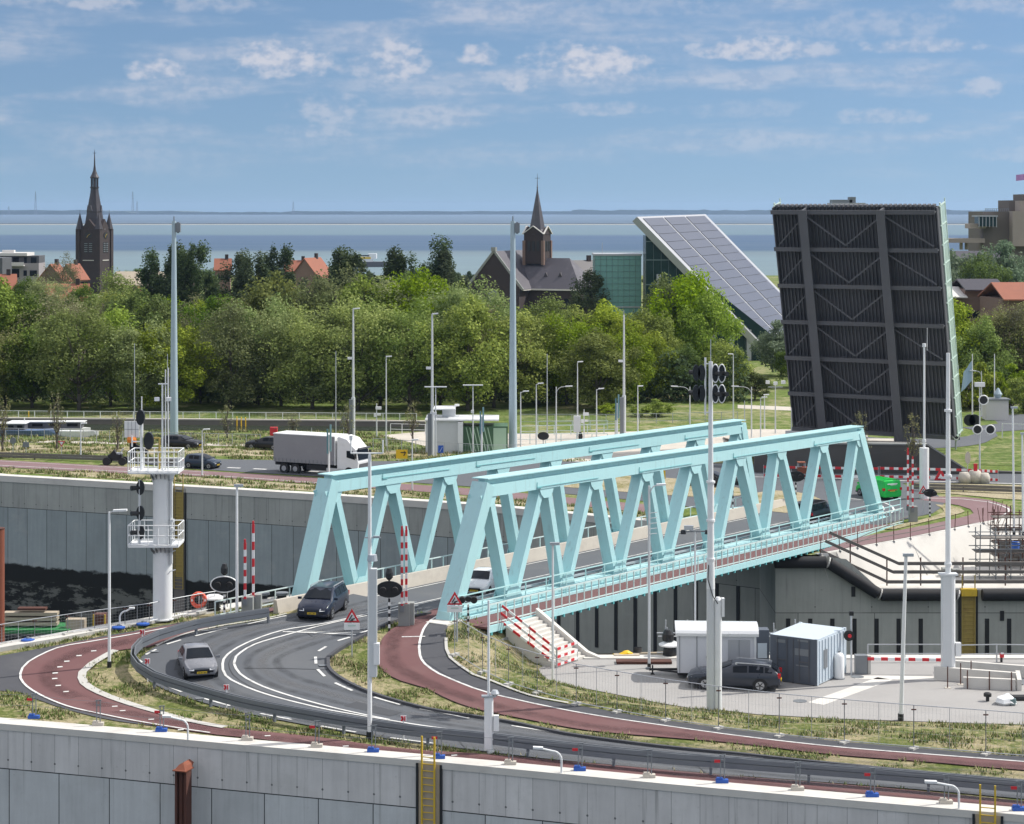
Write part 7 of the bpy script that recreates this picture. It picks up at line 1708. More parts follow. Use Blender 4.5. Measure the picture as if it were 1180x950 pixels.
# boats in the channel
def boat(px, yb, L, label, hull, cab, group='boats in the channel', mast=False, cw=.5):
    b_ = far(px,yb); th = thing('boat', label, 'boat', b_, 0, group); w = MB(); hw = L*.13; vs = []; n = 9
    for i in range(n+1):
        t_ = i/n; x_ = -L/2+L*t_; k = (1-abs(2*t_-1)**3)*hw+.05 if t_ > .5 else (.75+.25*min(1,t_*4))*hw
        vs += [(x_,-k,1.0),(x_,-k*.6,-.1),(x_,k*.6,-.1),(x_,k,1.0)]
    fs = []
    for i in range(n):
        for j in range(3): fs.append((4*i+j,4*i+j+1,4*i+5+j,4*i+4+j))
        fs.append((4*i+3,4*i,4*i+4,4*i+7))
    fs += [(0,3,2,1),(4*n,4*n+1,4*n+2,4*n+3)]; w.add(vs, fs); pl(th, w, 'hull', hull)
    if cab: 
        w = MB(); w.box((-L*.08,0,1.5),(L*cw,hw*1.3,1.0)); c_ = pl(th, w, 'cabin', 'steel_dark'); w = MB(); w.box((-L*.08,0,2.05),(L*cw*1.08,hw*1.5,.12)); pl(th, w, 'cabin_roof', 'white_paint', c_)
        w = MB(); 
        for k in range(4): w.box((-L*.08-L*cw*.38+k*L*cw*.25,-hw*.66,1.55),(L*cw*.15,.04,.45))
        pl(th, w, 'window', 'glass_dark', c_)
    th.scale = (1,1,.66)
    if mast: w = MB(); w.tube((L*.1,0,1),(L*.1,0,2.9),.05); pl(th, w, 'mast', 'white_paint')
M('boat_blue', (.13,.20,.36), .45, var=.1)
boat(18,502,9.5,'blue and white boat at the left edge of the channel','boat_blue',True, mast=True, cw=.4); boat(62,500,8,'long white cabin boat in the middle of the channel','white_paint',True, cw=.95); boat(91,503.5,4.2,'small open white boat nearest the fence','white_paint',False)
# red box and dark post behind the truck
th = thing('red_container', 'small bright red box on a post above the truck trailer', 'box', far(315.5,508)); w = MB(); w.box((0,0,1.0),(.75,.6,.85)); pl(th, w, 'box', 'red_paint'); w = MB(); w.box((0,0,.3),(.2,.2,.7)); w.box((.2,-.31,1.35),(.3,.02,.05)); pl(th, w, 'foot', 'galv_dark')
# yellow posts in front of the wood
for i, (px, yb) in enumerate([(33,484.5),(273,491),(278,491.5),(283,492)]): 
    th = thing('marker_post', ['single yellow post behind the blue boat','first of three yellow posts left of the red box','second of three yellow posts left of the red box','third of three yellow posts left of the red box'][i], 'post', far(px,yb), 0, 'yellow posts'); w = MB(); w.tube((0,0,0),(0,0,1.0),.06); pl(th, w, 'rod', 'sign_yellow'); w = MB(); w.lathe((0,0,1.0),[(.08,0),(.03,.06)],8); pl(th, w, 'cap', 'sign_yellow')
# scaffolding on the right platform
def scaffold(b_, nx, nz, dx_, dz_, dy_, label, mat='galv_dark', boards=True, z0=0):
    th = thing('scaffold', label, 'scaffold', b_); rr = random.Random(int(b_.x*10)); w = MB()
    for i in range(nx+1):
        for y_ in (0,dy_): w.tube((i*dx_+rr.uniform(-.1,.1),y_,z0),(i*dx_,y_,nz*dz_+rr.uniform(.2,1.0)),.042,n=5)
    pl(th, w, 'standard', mat); w = MB()
    for k in range(nz+1):
        for y_ in (0,dy_): w.tube((-.5,y_,k*dz_+.2),(nx*dx_+.5,y_,k*dz_+.2),.036,n=5)
        for i in range(nx+1): w.tube((i*dx_,-.2,k*dz_+.2),(i*dx_,dy_+.2,k*dz_+.2),.032,n=5)
    pl(th, w, 'ledger', mat)
    w = MB()
    for i in range(nx): w.tube((i*dx_,0,.2),((i+1)*dx_,0,dz_*nz*.9),.02,n=5) if i%2 else None
    if nx > 1: pl(th, w, 'brace', mat)
    if boards:
        for k in range(nz): w = MB(); w.box((nx*dx_/2,dy_/2,k*dz_+.95*dz_),(nx*dx_+.6,dy_*.9,.06)); pl(th, w, 'board', 'timber_dark')
    return th
scaffold(at(1130,668,-2.75), 5, 3, 1.1, 1.0, 1.6, 'dense grey scaffold of tubes and boards on the white platform at right')
scaffold(yardp(770,760)+Vector((0,.8,-.2)), 6, 1, 1.2, 1.1, .9, 'thin scaffold railing of tubes behind the white site cabin', 'galv', False)
scaffold(at(1150,655,-2.75), 4, 4, .95, .95, 1.2, 'tall rusty scaffold standing behind the dense grey one', 'rust')
th = thing('formwork_panel', 'grey formwork panels leaning behind the scaffold on the white platform', 'formwork', at(1105,652,-2.75)); w = MB(); w.box((4.5,1.6,.7),(2.4,.15,1.4)); w.box((7.2,1.5,.9),(1.9,.15,1.8)); pl(th, w, 'panel', 'timber_dark'); w = MB()
for q in (3.5,4.2,4.9,5.6,6.5,7.2,7.9): w.box((q,1.48,.8),(.08,.08,1.6))
pl(th, w, 'stiffener', 'galv_dark')
th = thing('pallet', 'timber pallet with blocks at the foot of the grey scaffold', 'pallet', at(1095,664,-2.75)); w = MB(); w.box((0,0,.14),(1.4,1.0,.1)); pl(th, w, 'deck', 'timber'); w = MB(); w.box((-.3,0,.4),(.6,.7,.4)); w.box((.4,.1,.35),(.5,.6,.3)); pl(th, w, 'block', 'concrete_grey')
th = thing('rebar_bundle', 'upright bundle of rusty starter bars above the scaffold', 'rebar', at(1146,640,-2.75)); w = MB(); rr = random.Random(4)
for k in range(14): w.tube((rr.uniform(-1.4,1.4),rr.uniform(-.3,.3),0),(rr.uniform(-1.5,1.5),rr.uniform(-.3,.3),rr.uniform(2.5,4.4)),.022,n=4)
pl(th, w, 'bar', 'rust'); w = MB(); w.lathe((-1.2,0,0),[(.35,0),(.35,2.2)],12); pl(th, w, 'concrete_stub', 'concrete_grey')
th = thing('barrier_stand', 'red and white upright barrier stand on the white platform', 'barrier', at(1113,645,-2.75)); wm, rm = MB(), MB(); striped(wm, rm, Vector((0,0,.1)),Vector((0,0,1.45)),.45,.12,4); pl(th, wm, 'white_band', 'white_paint'); pl(th, rm, 'red_band', 'rust_bright')
th = thing('timber_stack', 'short stack of orange formwork timber by the barrier stand', 'timber', at(1126,640,-2.75)); w = MB(); 
for k in range(3): w.box((.2,0,.2+k*.35),(1.8,.6,.14),.1*k)
pl(th, w, 'plank', 'timber'); w = MB(); w.box((.9,-.1,.8),(.7,.5,.5)); pl(th, w, 'block', 'rust_bright')
th = thing('water_tub', 'small dark blue tub on the scaffold deck', 'tub', at(1170,633,-1.2)); w = MB(); w.lathe((0,0,0),[(.3,0),(.36,.55)],12); pl(th, w, 'body', 'sign_blue'); w = MB(); w.torus((0,0,.55),.36,.03,(0,0,1),14,4); pl(th, w, 'rim', 'black_plastic')
for i, (x0,y0,x1,y1) in enumerate([(1028,662,1047,660),(1066,655,1081,648)]):
    a, b = at(x0,y0,-2.75), at(x1,y1,-2.75); fence_line([a,b], ['rusty barrier frame left of the mast on the white platform','rusty barrier frame by the mast on the white platform'][i], 1.1, .9, (.4,1.1), 'rust', name='crowd_barrier', r=.03)
# dark timber guide beams along the wall top, descending
bt = thing('guide_beams', 'three dark timber guide beams running down behind the rubber tube fender', 'fender', (24,EY+.6,-1))
for k, hh in enumerate((.25,.95,1.55)):
    w = MB(); a0 = Vector((21.9+k*.3,EY+.5,-.35+hh)); a1 = Vector((26.6+k*.4,EY+.5,-2.55+hh)); w.bar(a0,a1,.18,.2); a2 = Vector((44,EY+.6,-2.55+hh)); w.bar(a1,a2,.18,.22); o = w.build('beam','timber_dark'); o.parent = bt; o.location = -Vector(bt.location)
w = MB()
for x_ in (24,26.6,29,32,35,38,41,44):
    zb_ = -.4-(min(x_,26.4)-22)*.5; w.tube((x_,EY+.7,zb_),(x_,EY+.7,zb_+2.0),.05)
o = w.build('post','rust'); o.parent = bt; o.location = -Vector(bt.location)
w = MB(); w.box((46,EY+1.2,-1.7),(6.5,.3,1.8)); o = w.build('dark_panel','timber_dark'); o.parent = bt; o.location = -Vector(bt.location)
# thin rusty posts along the right bike path edge
for i, px in enumerate((945,968,988,1010,1030,1049,1071,1100,1116,1133,1144)):
    p, d = wall_point([V2(q) for q in RB], px); th = thing('edge_post', f'{nth(i)} thin rusty post from the bridge along the white bank', 'post', Vector((p.x,p.y,ZF)), 0, 'thin rusty posts on the white bank'); w = MB(); w.tube((0,0,-.4),(rt.uniform(-.08,.08),0,1.25),.03); pl(th, w, 'rod', 'rust'); w = MB(); w.box((0,0,.05),(.16,.16,.10)); pl(th, w, 'socket', 'galv_dark')
fence_line([BP(BLEN+.4,3.0,0)]+[wall_point([V2(q) for q in RB], x_)[0]+Vector((0,0,ZF)) for x_ in (975,1000,1049,1090)], 'rope line on the white bank right of the bridge', .6, 30, (.55,), 'timber_dark', name='rail_line', r=.03)
# road works cones and triangle in front of the pit
th = thing('warning_triangle', 'red warning triangle stand in front of the bascule pit', 'sign', far(1084,554)); w = MB(); w.prism([(-.6,0,0),(.6,0,0),(0,0,1.15)],(0,.06,0)); f_ = pl(th, w, 'red_triangle', 'red_paint'); w = MB(); w.prism([(-.25,-.03,.2),(.25,-.03,.2),(0,-.03,.62)],(0,.02,0)); pl(th, w, 'white_field', 'white_paint', f_)
th = thing('sand_bag_stack', 'heap of pale big bags by the pit barrier', 'bags', far(1116,557)); w = MB(); w.lathe((-.3,0,0),[(.55,0),(.65,.5),(.5,.95)],10); w.lathe((.6,.1,0),[(.55,0),(.65,.6),(.5,1.1)],10); w.lathe((1.4,0,0),[(.5,0),(.55,.5),(.4,.9)],10); pl(th, w, 'bag', 'concrete_warm', smooth=True); w = MB(); w.box((.6,-.1,1.4),(.3,.2,.7)); pl(th, w, 'red_strap', 'red_paint')
th = thing('round_sign', 'tall oval white sign beside the pit wall end', 'sign', far(1115,556)); w = MB(); w.tube((0,0,0),(0,0,1.6),.04); pl(th, w, 'post', 'galv'); w = MB(); w.lathe((0,-.05,2.2),[(.55,0),(.55,.05)],16,axis=Matrix.Rotation(math.pi/2,3,'X')@Matrix.Diagonal((.45,1,1))); pl(th, w, 'plate', 'concrete_warm')
fence_line(FP([(1155,505),(1180,506),(1240,508)],3), 'white mesh fence by the roundabout at right', 1.6, 2.0, (1.55,), 'white_paint', r=.04)
th = thing('kiosk', 'small pale kiosk with round top by the roundabout', 'kiosk', far(1147,484)); w = MB(); w.box((0,0,1.2),(2.6,2,2.4)); pl(th, w, 'wall', 'plaster'); w = MB(); w.box((0,0,2.45),(3,2.4,.12)); pl(th, w, 'roof', 'galv_dark'); w = MB(); w.lathe((.3,0,2.5),[(.3,0),(.5,.5),(.1,1.2)],10); pl(th, w, 'statue', 'mast_blue')
# parking pillars at the bridge left
for i, x_ in enumerate((112,217,1116)): pass
# ================================================================== vehicles
def paintmat(name, col, rough=.28, metal=.25):
    m = M(name, col, rough, metal*.4, var=.03, scale=1.5, spec=.4)
    m.node_tree.nodes['Principled BSDF'].inputs['Coat Weight'].default_value = .25; return name
for n_, c_ in (('car_silver',(.21,.215,.235)),('car_navy',(.012,.017,.036)),('car_white',(.72,.73,.74)),('car_grey',(.032,.038,.052)),('van_green',(.01,.50,.07)),('car_black',(.008,.009,.012)),('car_blue',(.02,.035,.06))): paintmat(n_, c_)
M('headlight', (.75,.77,.8), .12, var=.05, spec=.9); M('taillight', (.45,.01,.015), .2, var=.05); M('plate_yellow', (.70,.48,.02), .5, var=.03); M('alloy', (.42,.43,.45), .35, .6, var=.1)
def car(name, label, loc, heading, st, paint, wheels, wr_=.32, panes=(), wsc=None, rsc=None, cat='car', nose=None, rack=False, group=None, tail_h=None, mirrors=None, extra=None, lift=0, rim='alloy', squash=(.9,1,.88)):
    """st: stations front to rear (x, z_bottom, z_belt, z_roof, half width, roof half width)"""
    th = thing(name, label, cat, loc, math.atan2(heading[1], heading[0]), group)
    st = sorted(st, key=lambda q: -q[0])
    def interp(x):
        for a, b in zip(st, st[1:]):
            if b[0] <= x <= a[0]:
                k = (x-a[0])/(b[0]-a[0]); return [a[i]+(b[i]-a[i])*k for i in range(6)]
        return st[0] if x > st[0][0] else st[-1]
    def ring(s):
        x, zb, zl, zr, w, r = s; zm = (zb+zl)/2
        return [(0,zb),(w*.86,zb),(w*.97,zb+.10),(w,zm),(w*.985,zl-.12),(w*.93,zl),(r,zr-.07),(r*.82,zr-.012),(0,zr+.012)]
    vs = []; n = 9
    for s in st:
        R = ring(s); vs += [(s[0],y,z) for y, z in R]+[(s[0],-y,z) for y, z in R[1:-1]][::-1]
    m = 16; fs = []
    for k in range(len(st)-1):
        for i in range(m): fs.append((k*m+i,(k+1)*m+i,(k+1)*m+(i+1)%m,k*m+(i+1)%m))
    fs += [tuple(range(m)), tuple(range(len(st)*m-1,(len(st)-1)*m-1,-1))]
    w = MB(); w.add(vs, fs); b = pl(th, w, 'body', paint)
    bv = b.modifiers.new('bevel', 'BEVEL'); bv.width = .035; bv.segments = 2; bv.limit_method = 'ANGLE'; bv.angle_limit = math.radians(28)
    smooth_by_angle(b, 40)
    def P(x, k, sg, push=.014):
        y, z = ring(interp(x))[k]; return Vector((x, sg*(y+push), z))
    for (xa, xb) in panes:
        for sg in (-1, 1):
            w = MB(); q = []
            for x, f0 in ((xa,.10),(xb,.10)):
                lo = P(x,5,sg); hi = P(x,6,sg); q.append((lo.lerp(hi,.08), lo.lerp(hi,.92)))
            lo2, hi2 = q[0]; lo3, hi3 = q[1]
            w.add([lo2,lo3,hi3,hi2], [(0,1,2,3) if sg > 0 else (3,2,1,0)]); pl(th, w, 'side_window', 'glass_dark')
    for nm, ab in (('windscreen', wsc), ('rear_window', rsc)):
        if not ab: continue
        xa, xb = ab; ra, rb_ = interp(xa), interp(xb); w = MB()
        A = Vector((xa,0,ra[3])); B = Vector((xb,0,rb_[3])); nrm = Vector((-(B.z-A.z),0,(B.x-A.x))); nrm.normalize()
        if nrm.z < 0: nrm = -nrm
        a_w = ra[5]*.93; b_w = rb_[5]*.86; p = []
        for k_, ww, base in ((.05,a_w,0),(.93,b_w,0)):
            c = A.lerp(B,k_)
            for sg in (-1,-.5,0,.5,1): p.append(c+Vector((0,sg*ww,0))+nrm*(.045 if abs(sg) < 1 else .022))
        w.add(p, [(i,i+1,i+6,i+5) for i in range(4)]); o = pl(th, w, nm, 'glass_dark')
    W_ = max(s[4] for s in st)
    for x in wheels:
        for sg in (-1, 1):
            w = MB(); w.tube((x,sg*(W_-.20),wr_),(x,sg*(W_+.006),wr_),wr_+.055,n=22); pl(th, w, 'wheel_arch', 'rubber')
            w = MB(); w.tube((x,sg*(W_-.22),wr_),(x,sg*(W_+.02),wr_),wr_,n=22); wh = pl(th, w, 'wheel', 'rubber')
            w = MB(); w.tube((x,sg*(W_+.012),wr_),(x,sg*(W_+.028),wr_),wr_*.66,n=18); r_ = pl(th, w, 'rim', rim, wh)
            w = MB()
            for q in range(5): g = q*2*math.pi/5+.4; w.bar((x,sg*(W_+.03),wr_),(x+math.cos(g+.6)*wr_*.6,sg*(W_+.03),wr_+math.sin(g+.6)*wr_*.6),.012,.05,up=(math.sin(g+.6),0,-math.cos(g+.6)))
            pl(th, w, 'rim_gap', 'black_plastic', wh)
    f = st[0]; f1 = interp(f[0]-.12); xr = st[-1]; zl = f1[2]
    for sg in (-1, 1):
        w = MB(); x0 = f[0]; y0 = f[4]
        w.prism([Vector((x0+.01,sg*y0*.58,zl-.22)),Vector((x0-.02,sg*y0*.96,zl-.20)),Vector((x0-.25,sg*(f1[4]+.012),zl-.06)),Vector((x0-.05,sg*y0*.62,zl-.08))], (0.03,0,.02)); pl(th, w, 'headlight', 'headlight')
        r0 = interp(xr[0]+.05); zt = tail_h or r0[2]; w = MB(); w.box((xr[0]+.05,sg*r0[4]*.90,zt-.12),(.16,.22*r0[4],.24)); pl(th, w, 'taillight', 'taillight')
        w = MB(); w.box((mirrors if mirrors else (wsc[0]-.25 if wsc else 0), sg*(W_+.10), interp(0)[2]+.06),(.12,.20,.14)); pl(th, w, 'mirror', paint)
        w = MB(); w.box((f[0]-.015,sg*f[4]*.72,f[1]+.14),(.06,.20,.09)); pl(th, w, 'fog_light', 'rubber')
    w = MB(); w.box((f[0]+.005,0,zl-.24),(.05,f[4]*1.15,.15)); w.box((f[0],0,f[1]+.12),(.06,f[4]*1.2,.13)); g_ = pl(th, w, 'grille', 'black_plastic')
    w = MB(); w.box((f[0]+.04,0,zl-.34),(.02,.50,.12)); p_ = pl(th, w, 'number_plate', 'plate_yellow')
    w = MB(); 
    for q in range(6): w.box((f[0]+.052,-.19+q*.076,zl-.34),(.006,.045 if q%3 else .03,.07))
    pl(th, w, 'plate_characters', 'black_plastic', p_)
    w = MB(); w.box((xr[0]-.02,0,(interp(xr[0]+.05)[2])-.28),(.03,.50,.12)); p_ = pl(th, w, 'number_plate', 'plate_yellow')
    w = MB(); w.box(((f[0]+xr[0])/2,0,f[1]+.03),(abs(f[0]-xr[0])*.96,W_*1.9,.12)); pl(th, w, 'underbody', 'rubber')
    if rack:
        for sg in (-1,1): 
            xa, xb = panes[0][0]-.15, panes[-1][1]+.1; w = MB(); w.bar((xa,sg*interp(xa)[5]*.93,interp(xa)[3]+.05),(xb,sg*interp(xb)[5]*.93,interp(xb)[3]+.05),.04,.04); w.box((xa,sg*interp(xa)[5]*.93,interp(xa)[3]),(.1,.04,.1)); w.box((xb,sg*interp(xb)[5]*.93,interp(xb)[3]),(.1,.04,.1)); pl(th, w, 'roof_rail', 'galv')
    if extra: extra(th, interp, W_)
    th.scale = squash
    return th
hatch = [(1.82,.28,.60,.66,.66,.50),(1.72,.20,.72,.76,.78,.62),(1.45,.18,.84,.90,.835,.70),(.95,.18,.92,1.00,.84,.74),(.15,.18,.95,1.40,.84,.64),(-.10,.18,.95,1.46,.84,.63),(-1.05,.18,.97,1.47,.84,.62),(-1.50,.20,.98,1.40,.83,.60),(-1.78,.24,.98,1.08,.80,.64),(-1.84,.30,.72,.78,.74,.60)]
mpv = [(2.38,.30,.66,.70,.74,.55),(2.28,.22,.80,.84,.86,.68),(1.95,.20,.96,1.02,.925,.78),(1.35,.20,1.06,1.14,.94,.84),(.45,.20,1.10,1.66,.94,.72),(.15,.20,1.10,1.73,.94,.71),(-1.6,.20,1.12,1.73,.94,.70),(-2.1,.22,1.14,1.66,.93,.68),(-2.36,.26,1.12,1.2,.88,.72),(-2.42,.30,.80,.86,.84,.68)]
wagon = [(2.36,.28,.60,.64,.70,.5),(2.26,.20,.72,.76,.83,.66),(1.95,.18,.84,.90,.90,.74),(1.05,.18,.93,1.00,.915,.80),(.10,.18,.96,1.38,.915,.66),(-.25,.18,.97,1.46,.915,.65),(-1.3,.18,.99,1.46,.915,.64),(-1.85,.20,1.00,1.38,.90,.62),(-2.28,.26,.98,1.06,.87,.70),(-2.40,.32,.66,.72,.82,.64)]
van = [(2.30,.30,.70,.76,.76,.6),(2.20,.22,.86,.92,.88,.72),(1.75,.20,1.05,1.16,.94,.84),(1.10,.20,1.15,1.72,.95,.76),(.85,.20,1.16,1.88,.95,.80),(-2.0,.20,1.16,1.92,.95,.82),(-2.28,.24,1.16,1.88,.94,.82),(-2.34,.28,1.10,1.80,.93,.80)]
p = near(233,782); car('parked_car' if 0 else 'hatchback', 'silver hatchback driving round the bend towards the camera', p+Vector((-.40,1.1,.06)), (.28,-.96), hatch, 'car_silver', (1.22,-1.18), .30, ((.02,-.55),(-.62,-1.15),(-1.22,-1.5)), (.95,.0), (-1.76,-1.48))
p = near(360,716); car('people_carrier', 'dark blue people carrier with roof rails coming off the bridge', p+Vector((.42,1.8,.07)), (-.20,-.98), mpv, 'car_navy', (1.48,-1.38), .34, ((.30,-.55),(-.63,-1.45),(-1.53,-2.05)), (1.35,.28), (-2.34,-2.02), rack=True)
p = BP(9.2,-3.0,-.15); p = Vector((at(549,683,1.3).x+.3, at(549,683,1.3).y+1.4, 0)); s_ = (p-BL).dot(U); p.z = bz(s_)-.15
car('small_car', 'small white car driving on the bridge behind the first truss members', p, (-.27,-.96), hatch, 'car_white', (1.22,-1.18), .30, ((.02,-.55),(-.62,-1.15),(-1.22,-1.5)), (.95,.0), (-1.76,-1.48))
p = yardp(848,797); car('estate_car', 'dark grey estate car parked in front of the white site cabin', p+Vector((0,.9,.04)), (-.985,.17), wagon, 'car_grey', (1.42,-1.38), .335, ((.0,-.72),(-.80,-1.55),(-1.62,-1.98)), (1.02,.02), (-2.26,-1.9), tail_h=.98, rack=True, squash=(1,1,.92))
def van_extra(th, interp, W_):
    w = MB(); w.box((-2.345,0,1.52),(.03,1.0,.10)); w.box((-2.345,-.1,1.42),(.03,.6,.04)); pl(th, w, 'door_lettering', 'white_paint')
    w = MB(); w.box((-2.37,0,.95),(.04,.9,.08)); pl(th, w, 'door_handle_trim', 'red_paint')
p = at(1021,577,ZF); vg = car('delivery_van', 'bright green delivery van turning away beyond the far bridge end', p+Vector((-.35,1.9,.05)), (-.42,.91), van, 'van_green', (1.45,-1.5), .33, ((.95,.15),), (1.75,1.02), None, cat='van', extra=van_extra, tail_h=1.15)
p = Vector((at(940,606,ZF).x, at(940,606,ZF).y, 0)); s_ = (p-BL).dot(U); p.z = bz(min(s_,BLEN))-.14
def bus_extra(th, interp, W_):
    w = MB(); w.box((-2.36,0,1.55),(.03,1.3,.45)); pl(th, w, 'rear_window', 'glass_dark'); w = MB(); w.box((-2.37,0,1.12),(.03,.2,.06)); pl(th, w, 'badge', 'galv')
car('minivan', 'black van driving away on the bridge near its far end', p+Vector((0,1.6,.0)), (.548,.8365), van, 'car_black', (1.45,-1.5), .33, ((.95,.1),(.0,-1.0),(-1.1,-2.0)), (1.75,1.02), None, cat='van', extra=bus_extra)
for px, yb, hd, st_, pt, lb, wsx in ((208,517.5,(.93,-.36),wagon,'car_black','black car behind the top platform of the white column',1.02),(232,541,(.93,-.36),hatch,'car_blue','dark blue hatchback on the far road right of the white column',.95),(306,519,(-.93,.36),wagon,'car_black','black car half hidden behind the white truck',1.02),(1101,473,(.2,.98),wagon,'car_navy','dark blue car at the roundabout behind the raised leaf',1.02),(822,562,(.9,-.4),wagon,'car_black','dark car glimpsed through the middle of the near truss',1.02),(1002,520,(.9,-.3),hatch,'car_grey','unused',.95)):
    if lb == 'unused': continue
    small = st_ is hatch; car('passenger_car', lb, far(px,yb)+Vector((0,.9,.05)), hd, st_, pt, (1.22,-1.18) if small else (1.42,-1.38), .31, ((.0,-.6),(-.7,-1.2)) if small else ((.0,-.72),(-.80,-1.55)), (wsx,.02), (-1.76,-1.48) if small else (-2.26,-1.9), group='cars on the far roads')
# ---- curtain side truck
p = far(372,549); p.y += 1.6; ang = math.radians(-26)
th = thing('truck', 'white curtain side truck with white cab on the far road', 'truck', p, ang); th.scale = (.94,.94,.93)
M('curtain', (.25,.25,.265), .6, var=.06, scale=1.2, dirt=((.30,.30,.31), .8, .35))
w = MB(); w.box((-1.6,0,2.5),(7.0,2.5,2.75)); cb = pl(th, w, 'cargo_box', 'curtain'); w = MB(); w.box((-1.6,0,3.91),(7.1,2.56,.08)); w.box((1.93,0,2.5),(.06,2.56,2.8)); pl(th, w, 'box_frame', 'white_paint', cb)
w = MB()
for k in range(16): w.box((-4.9+k*.44,-1.265,1.3),(.05,.02,.4))
pl(th, w, 'curtain_strap', 'galv_dark', cb); w = MB(); w.box((-1.2,0,.85),(8.4,.9,.3)); w.box((-.2,-1.15,.75),(2.2,.08,.5)); pl(th, w, 'chassis', 'rubber')
w = MB(); prof_ = [(2.15,.75),(4.45,.62),(4.52,1.5),(4.25,2.75),(3.9,3.05),(3.3,3.7),(2.35,3.95),(2.15,3.8)]
w.prism([(x_,-1.22,z_) for x_, z_ in prof_], (0,2.44,0)); cabo = pl(th, w, 'cab', 'white_paint'); bvm = cabo.modifiers.new('bevel','BEVEL'); bvm.width = .07; bvm.segments = 2; bvm.limit_method = 'ANGLE'
w = MB(); w.prism([(4.515,-1.08,1.72),(4.515,1.08,1.72),(4.285,1.02,2.72),(4.285,-1.02,2.72)], (.03,0,.01)); pl(th, w, 'windscreen', 'glass_dark')
w = MB(); w.prism([(4.18,-1.235,1.75),(3.95,-1.235,2.6),(3.25,-1.235,2.6),(3.25,-1.235,1.95)], (0,-.015,0)); pl(th, w, 'side_window', 'glass_dark')
w = MB(); w.box((4.50,0,1.15),(.08,1.9,.35)); w.box((4.49,0,2.82),(.25,2.1,.14)); pl(th, w, 'grille', 'steel_dark')
for sg in (-1,1):
    w = MB(); w.box((4.5,sg*.9,.85),(.08,.45,.22)); pl(th, w, 'headlight', 'headlight'); w = MB(); w.box((4.35,sg*1.42,2.2),(.16,.22,.6)); pl(th, w, 'mirror', 'rubber')
for x_ in (3.5,-2.6,-3.9):
    for sg in (-1,1): w = MB(); w.tube((x_,sg*.85,.5),(x_,sg*1.24,.5),.5,n=20); wh = pl(th, w, 'wheel', 'rubber'); w = MB(); w.tube((x_,sg*1.22,.5),(x_,sg*1.26,.5),.26,n=14); pl(th, w, 'rim', 'alloy', wh)
# ---- quad machine beside the column
th = thing('compactor', 'small dark four wheeled machine parked beside the far bike path', 'machine', far(133,536)); w = MB(); w.box((0,0,.75),(1.3,.7,.5)); w.prism([(-.5,-.3,1.0),(.2,-.3,1.0),(-.1,-.3,1.5)],(0,.6,0)); pl(th, w, 'body', 'rubber'); 
for x_ in (-.75,.75):
    for sg in (-1,1): w = MB(); w.tube((x_,sg*.35,.38),(x_,sg*.6,.38),.38,n=16); pl(th, w, 'wheel', 'black_plastic')
w = MB(); w.tube((.4,-.3,1.0),(.75,-.3,1.55),.03); w.tube((.4,.3,1.0),(.75,.3,1.55),.03); w.tube((.7,-.45,1.55),(.7,.45,1.55),.03); w.box((.3,0,1.12),(.7,.5,.15)); pl(th, w, 'handle_bar', 'galv')
th = thing('road_roller', 'small orange red road machine glimpsed through the far truss end', 'machine', far(926,552)); w = MB(); w.box((0,0,.8),(1.1,.9,.55)); w.box((-.2,0,1.5),(.7,.9,.08)); pl(th, w, 'body', 'rust_bright')
for x_ in (-.8,.8): w = MB(); w.tube((x_*.8,-.45,.36),(x_*.8,.45,.36),.36,n=18); pl(th, w, 'drum', 'rubber')
w = MB()
for q in (-.45,.45): w.tube((-.5,q*.9,1.0),(-.5,q*.9,1.5),.03); w.tube((.1,q*.9,1.0),(.1,q*.9,1.5),.03)
pl(th, w, 'canopy_post', 'galv')

# ================================================================== site cabin and containers
M('cabin_white', (.62,.63,.655), .5, var=.06, scale=1., dirt=((.42,.43,.45), .6, .4))
b_ = yardp(826,781); th = thing('site_cabin', 'white site cabin trailer with curved roof and towbar', 'trailer', b_+Vector((0,.4,-.12)), math.radians(-3)); L_ = 4.1
w = MB(); w.box((0,0,1.55),(L_,2.2,2.1)); bd = pl(th, w, 'wall', 'cabin_white')
w = MB(); pr = []
for k in range(9): g = math.pi*k/8; pr.append((-L_/2-.12,-1.22*math.cos(g),2.6+.36*math.sin(g)))
w.prism(pr+[(-L_/2-.12,1.22,2.45),(-L_/2-.12,-1.22,2.45)][0:2][::1], (L_+.24,0,0)); pl(th, w, 'curved_roof', 'car_white')
w = MB(); w.box((-1.05,-1.115,1.5),(.03,.03,2.0)); w.box((-1.95,-1.115,1.5),(.03,.03,2.0)); pl(th, w, 'door_joint', 'galv_dark')
w = MB(); w.box((1.15,-1.12,1.75),(1.15,.05,1.05)); f_ = pl(th, w, 'window_shutter', 'alu'); w = MB(); w.box((1.15,-1.15,1.75),(.02,.03,1.05)); w.box((1.15,-1.15,1.2),(1.2,.03,.03)); pl(th, w, 'shutter_joint', 'galv_dark', f_)
w = MB(); w.box((1.98,-1.13,1.55),(.10,.08,2.1)); w.box((2.0,1.0,1.55),(.08,.1,2.1)); pl(th, w, 'corner_trim', 'car_white')
w = MB(); w.box((0,0,.42),(L_,1.9,.16)); w.bar((-L_/2,0,.45),(-L_/2-1.5,0,.42),.14,.10); w.bar((-L_/2,-.7,.45),(-L_/2-1.2,0,.42),.08,.08); pl(th, w, 'chassis', 'rubber')
w = MB(); w.tube((-L_/2-1.3,0,.1),(-L_/2-1.3,0,.65),.04); w.tube((-L_/2-1.3,-.06,.12),(-L_/2-1.3,.06,.12),.12,n=12); pl(th, w, 'jockey_wheel', 'rubber'); 
for x_ in (-.5,.4): w = MB(); w.tube((x_,-1.12,.30),(x_,-.9,.30),.30,n=16); pl(th, w, 'wheel', 'rubber')
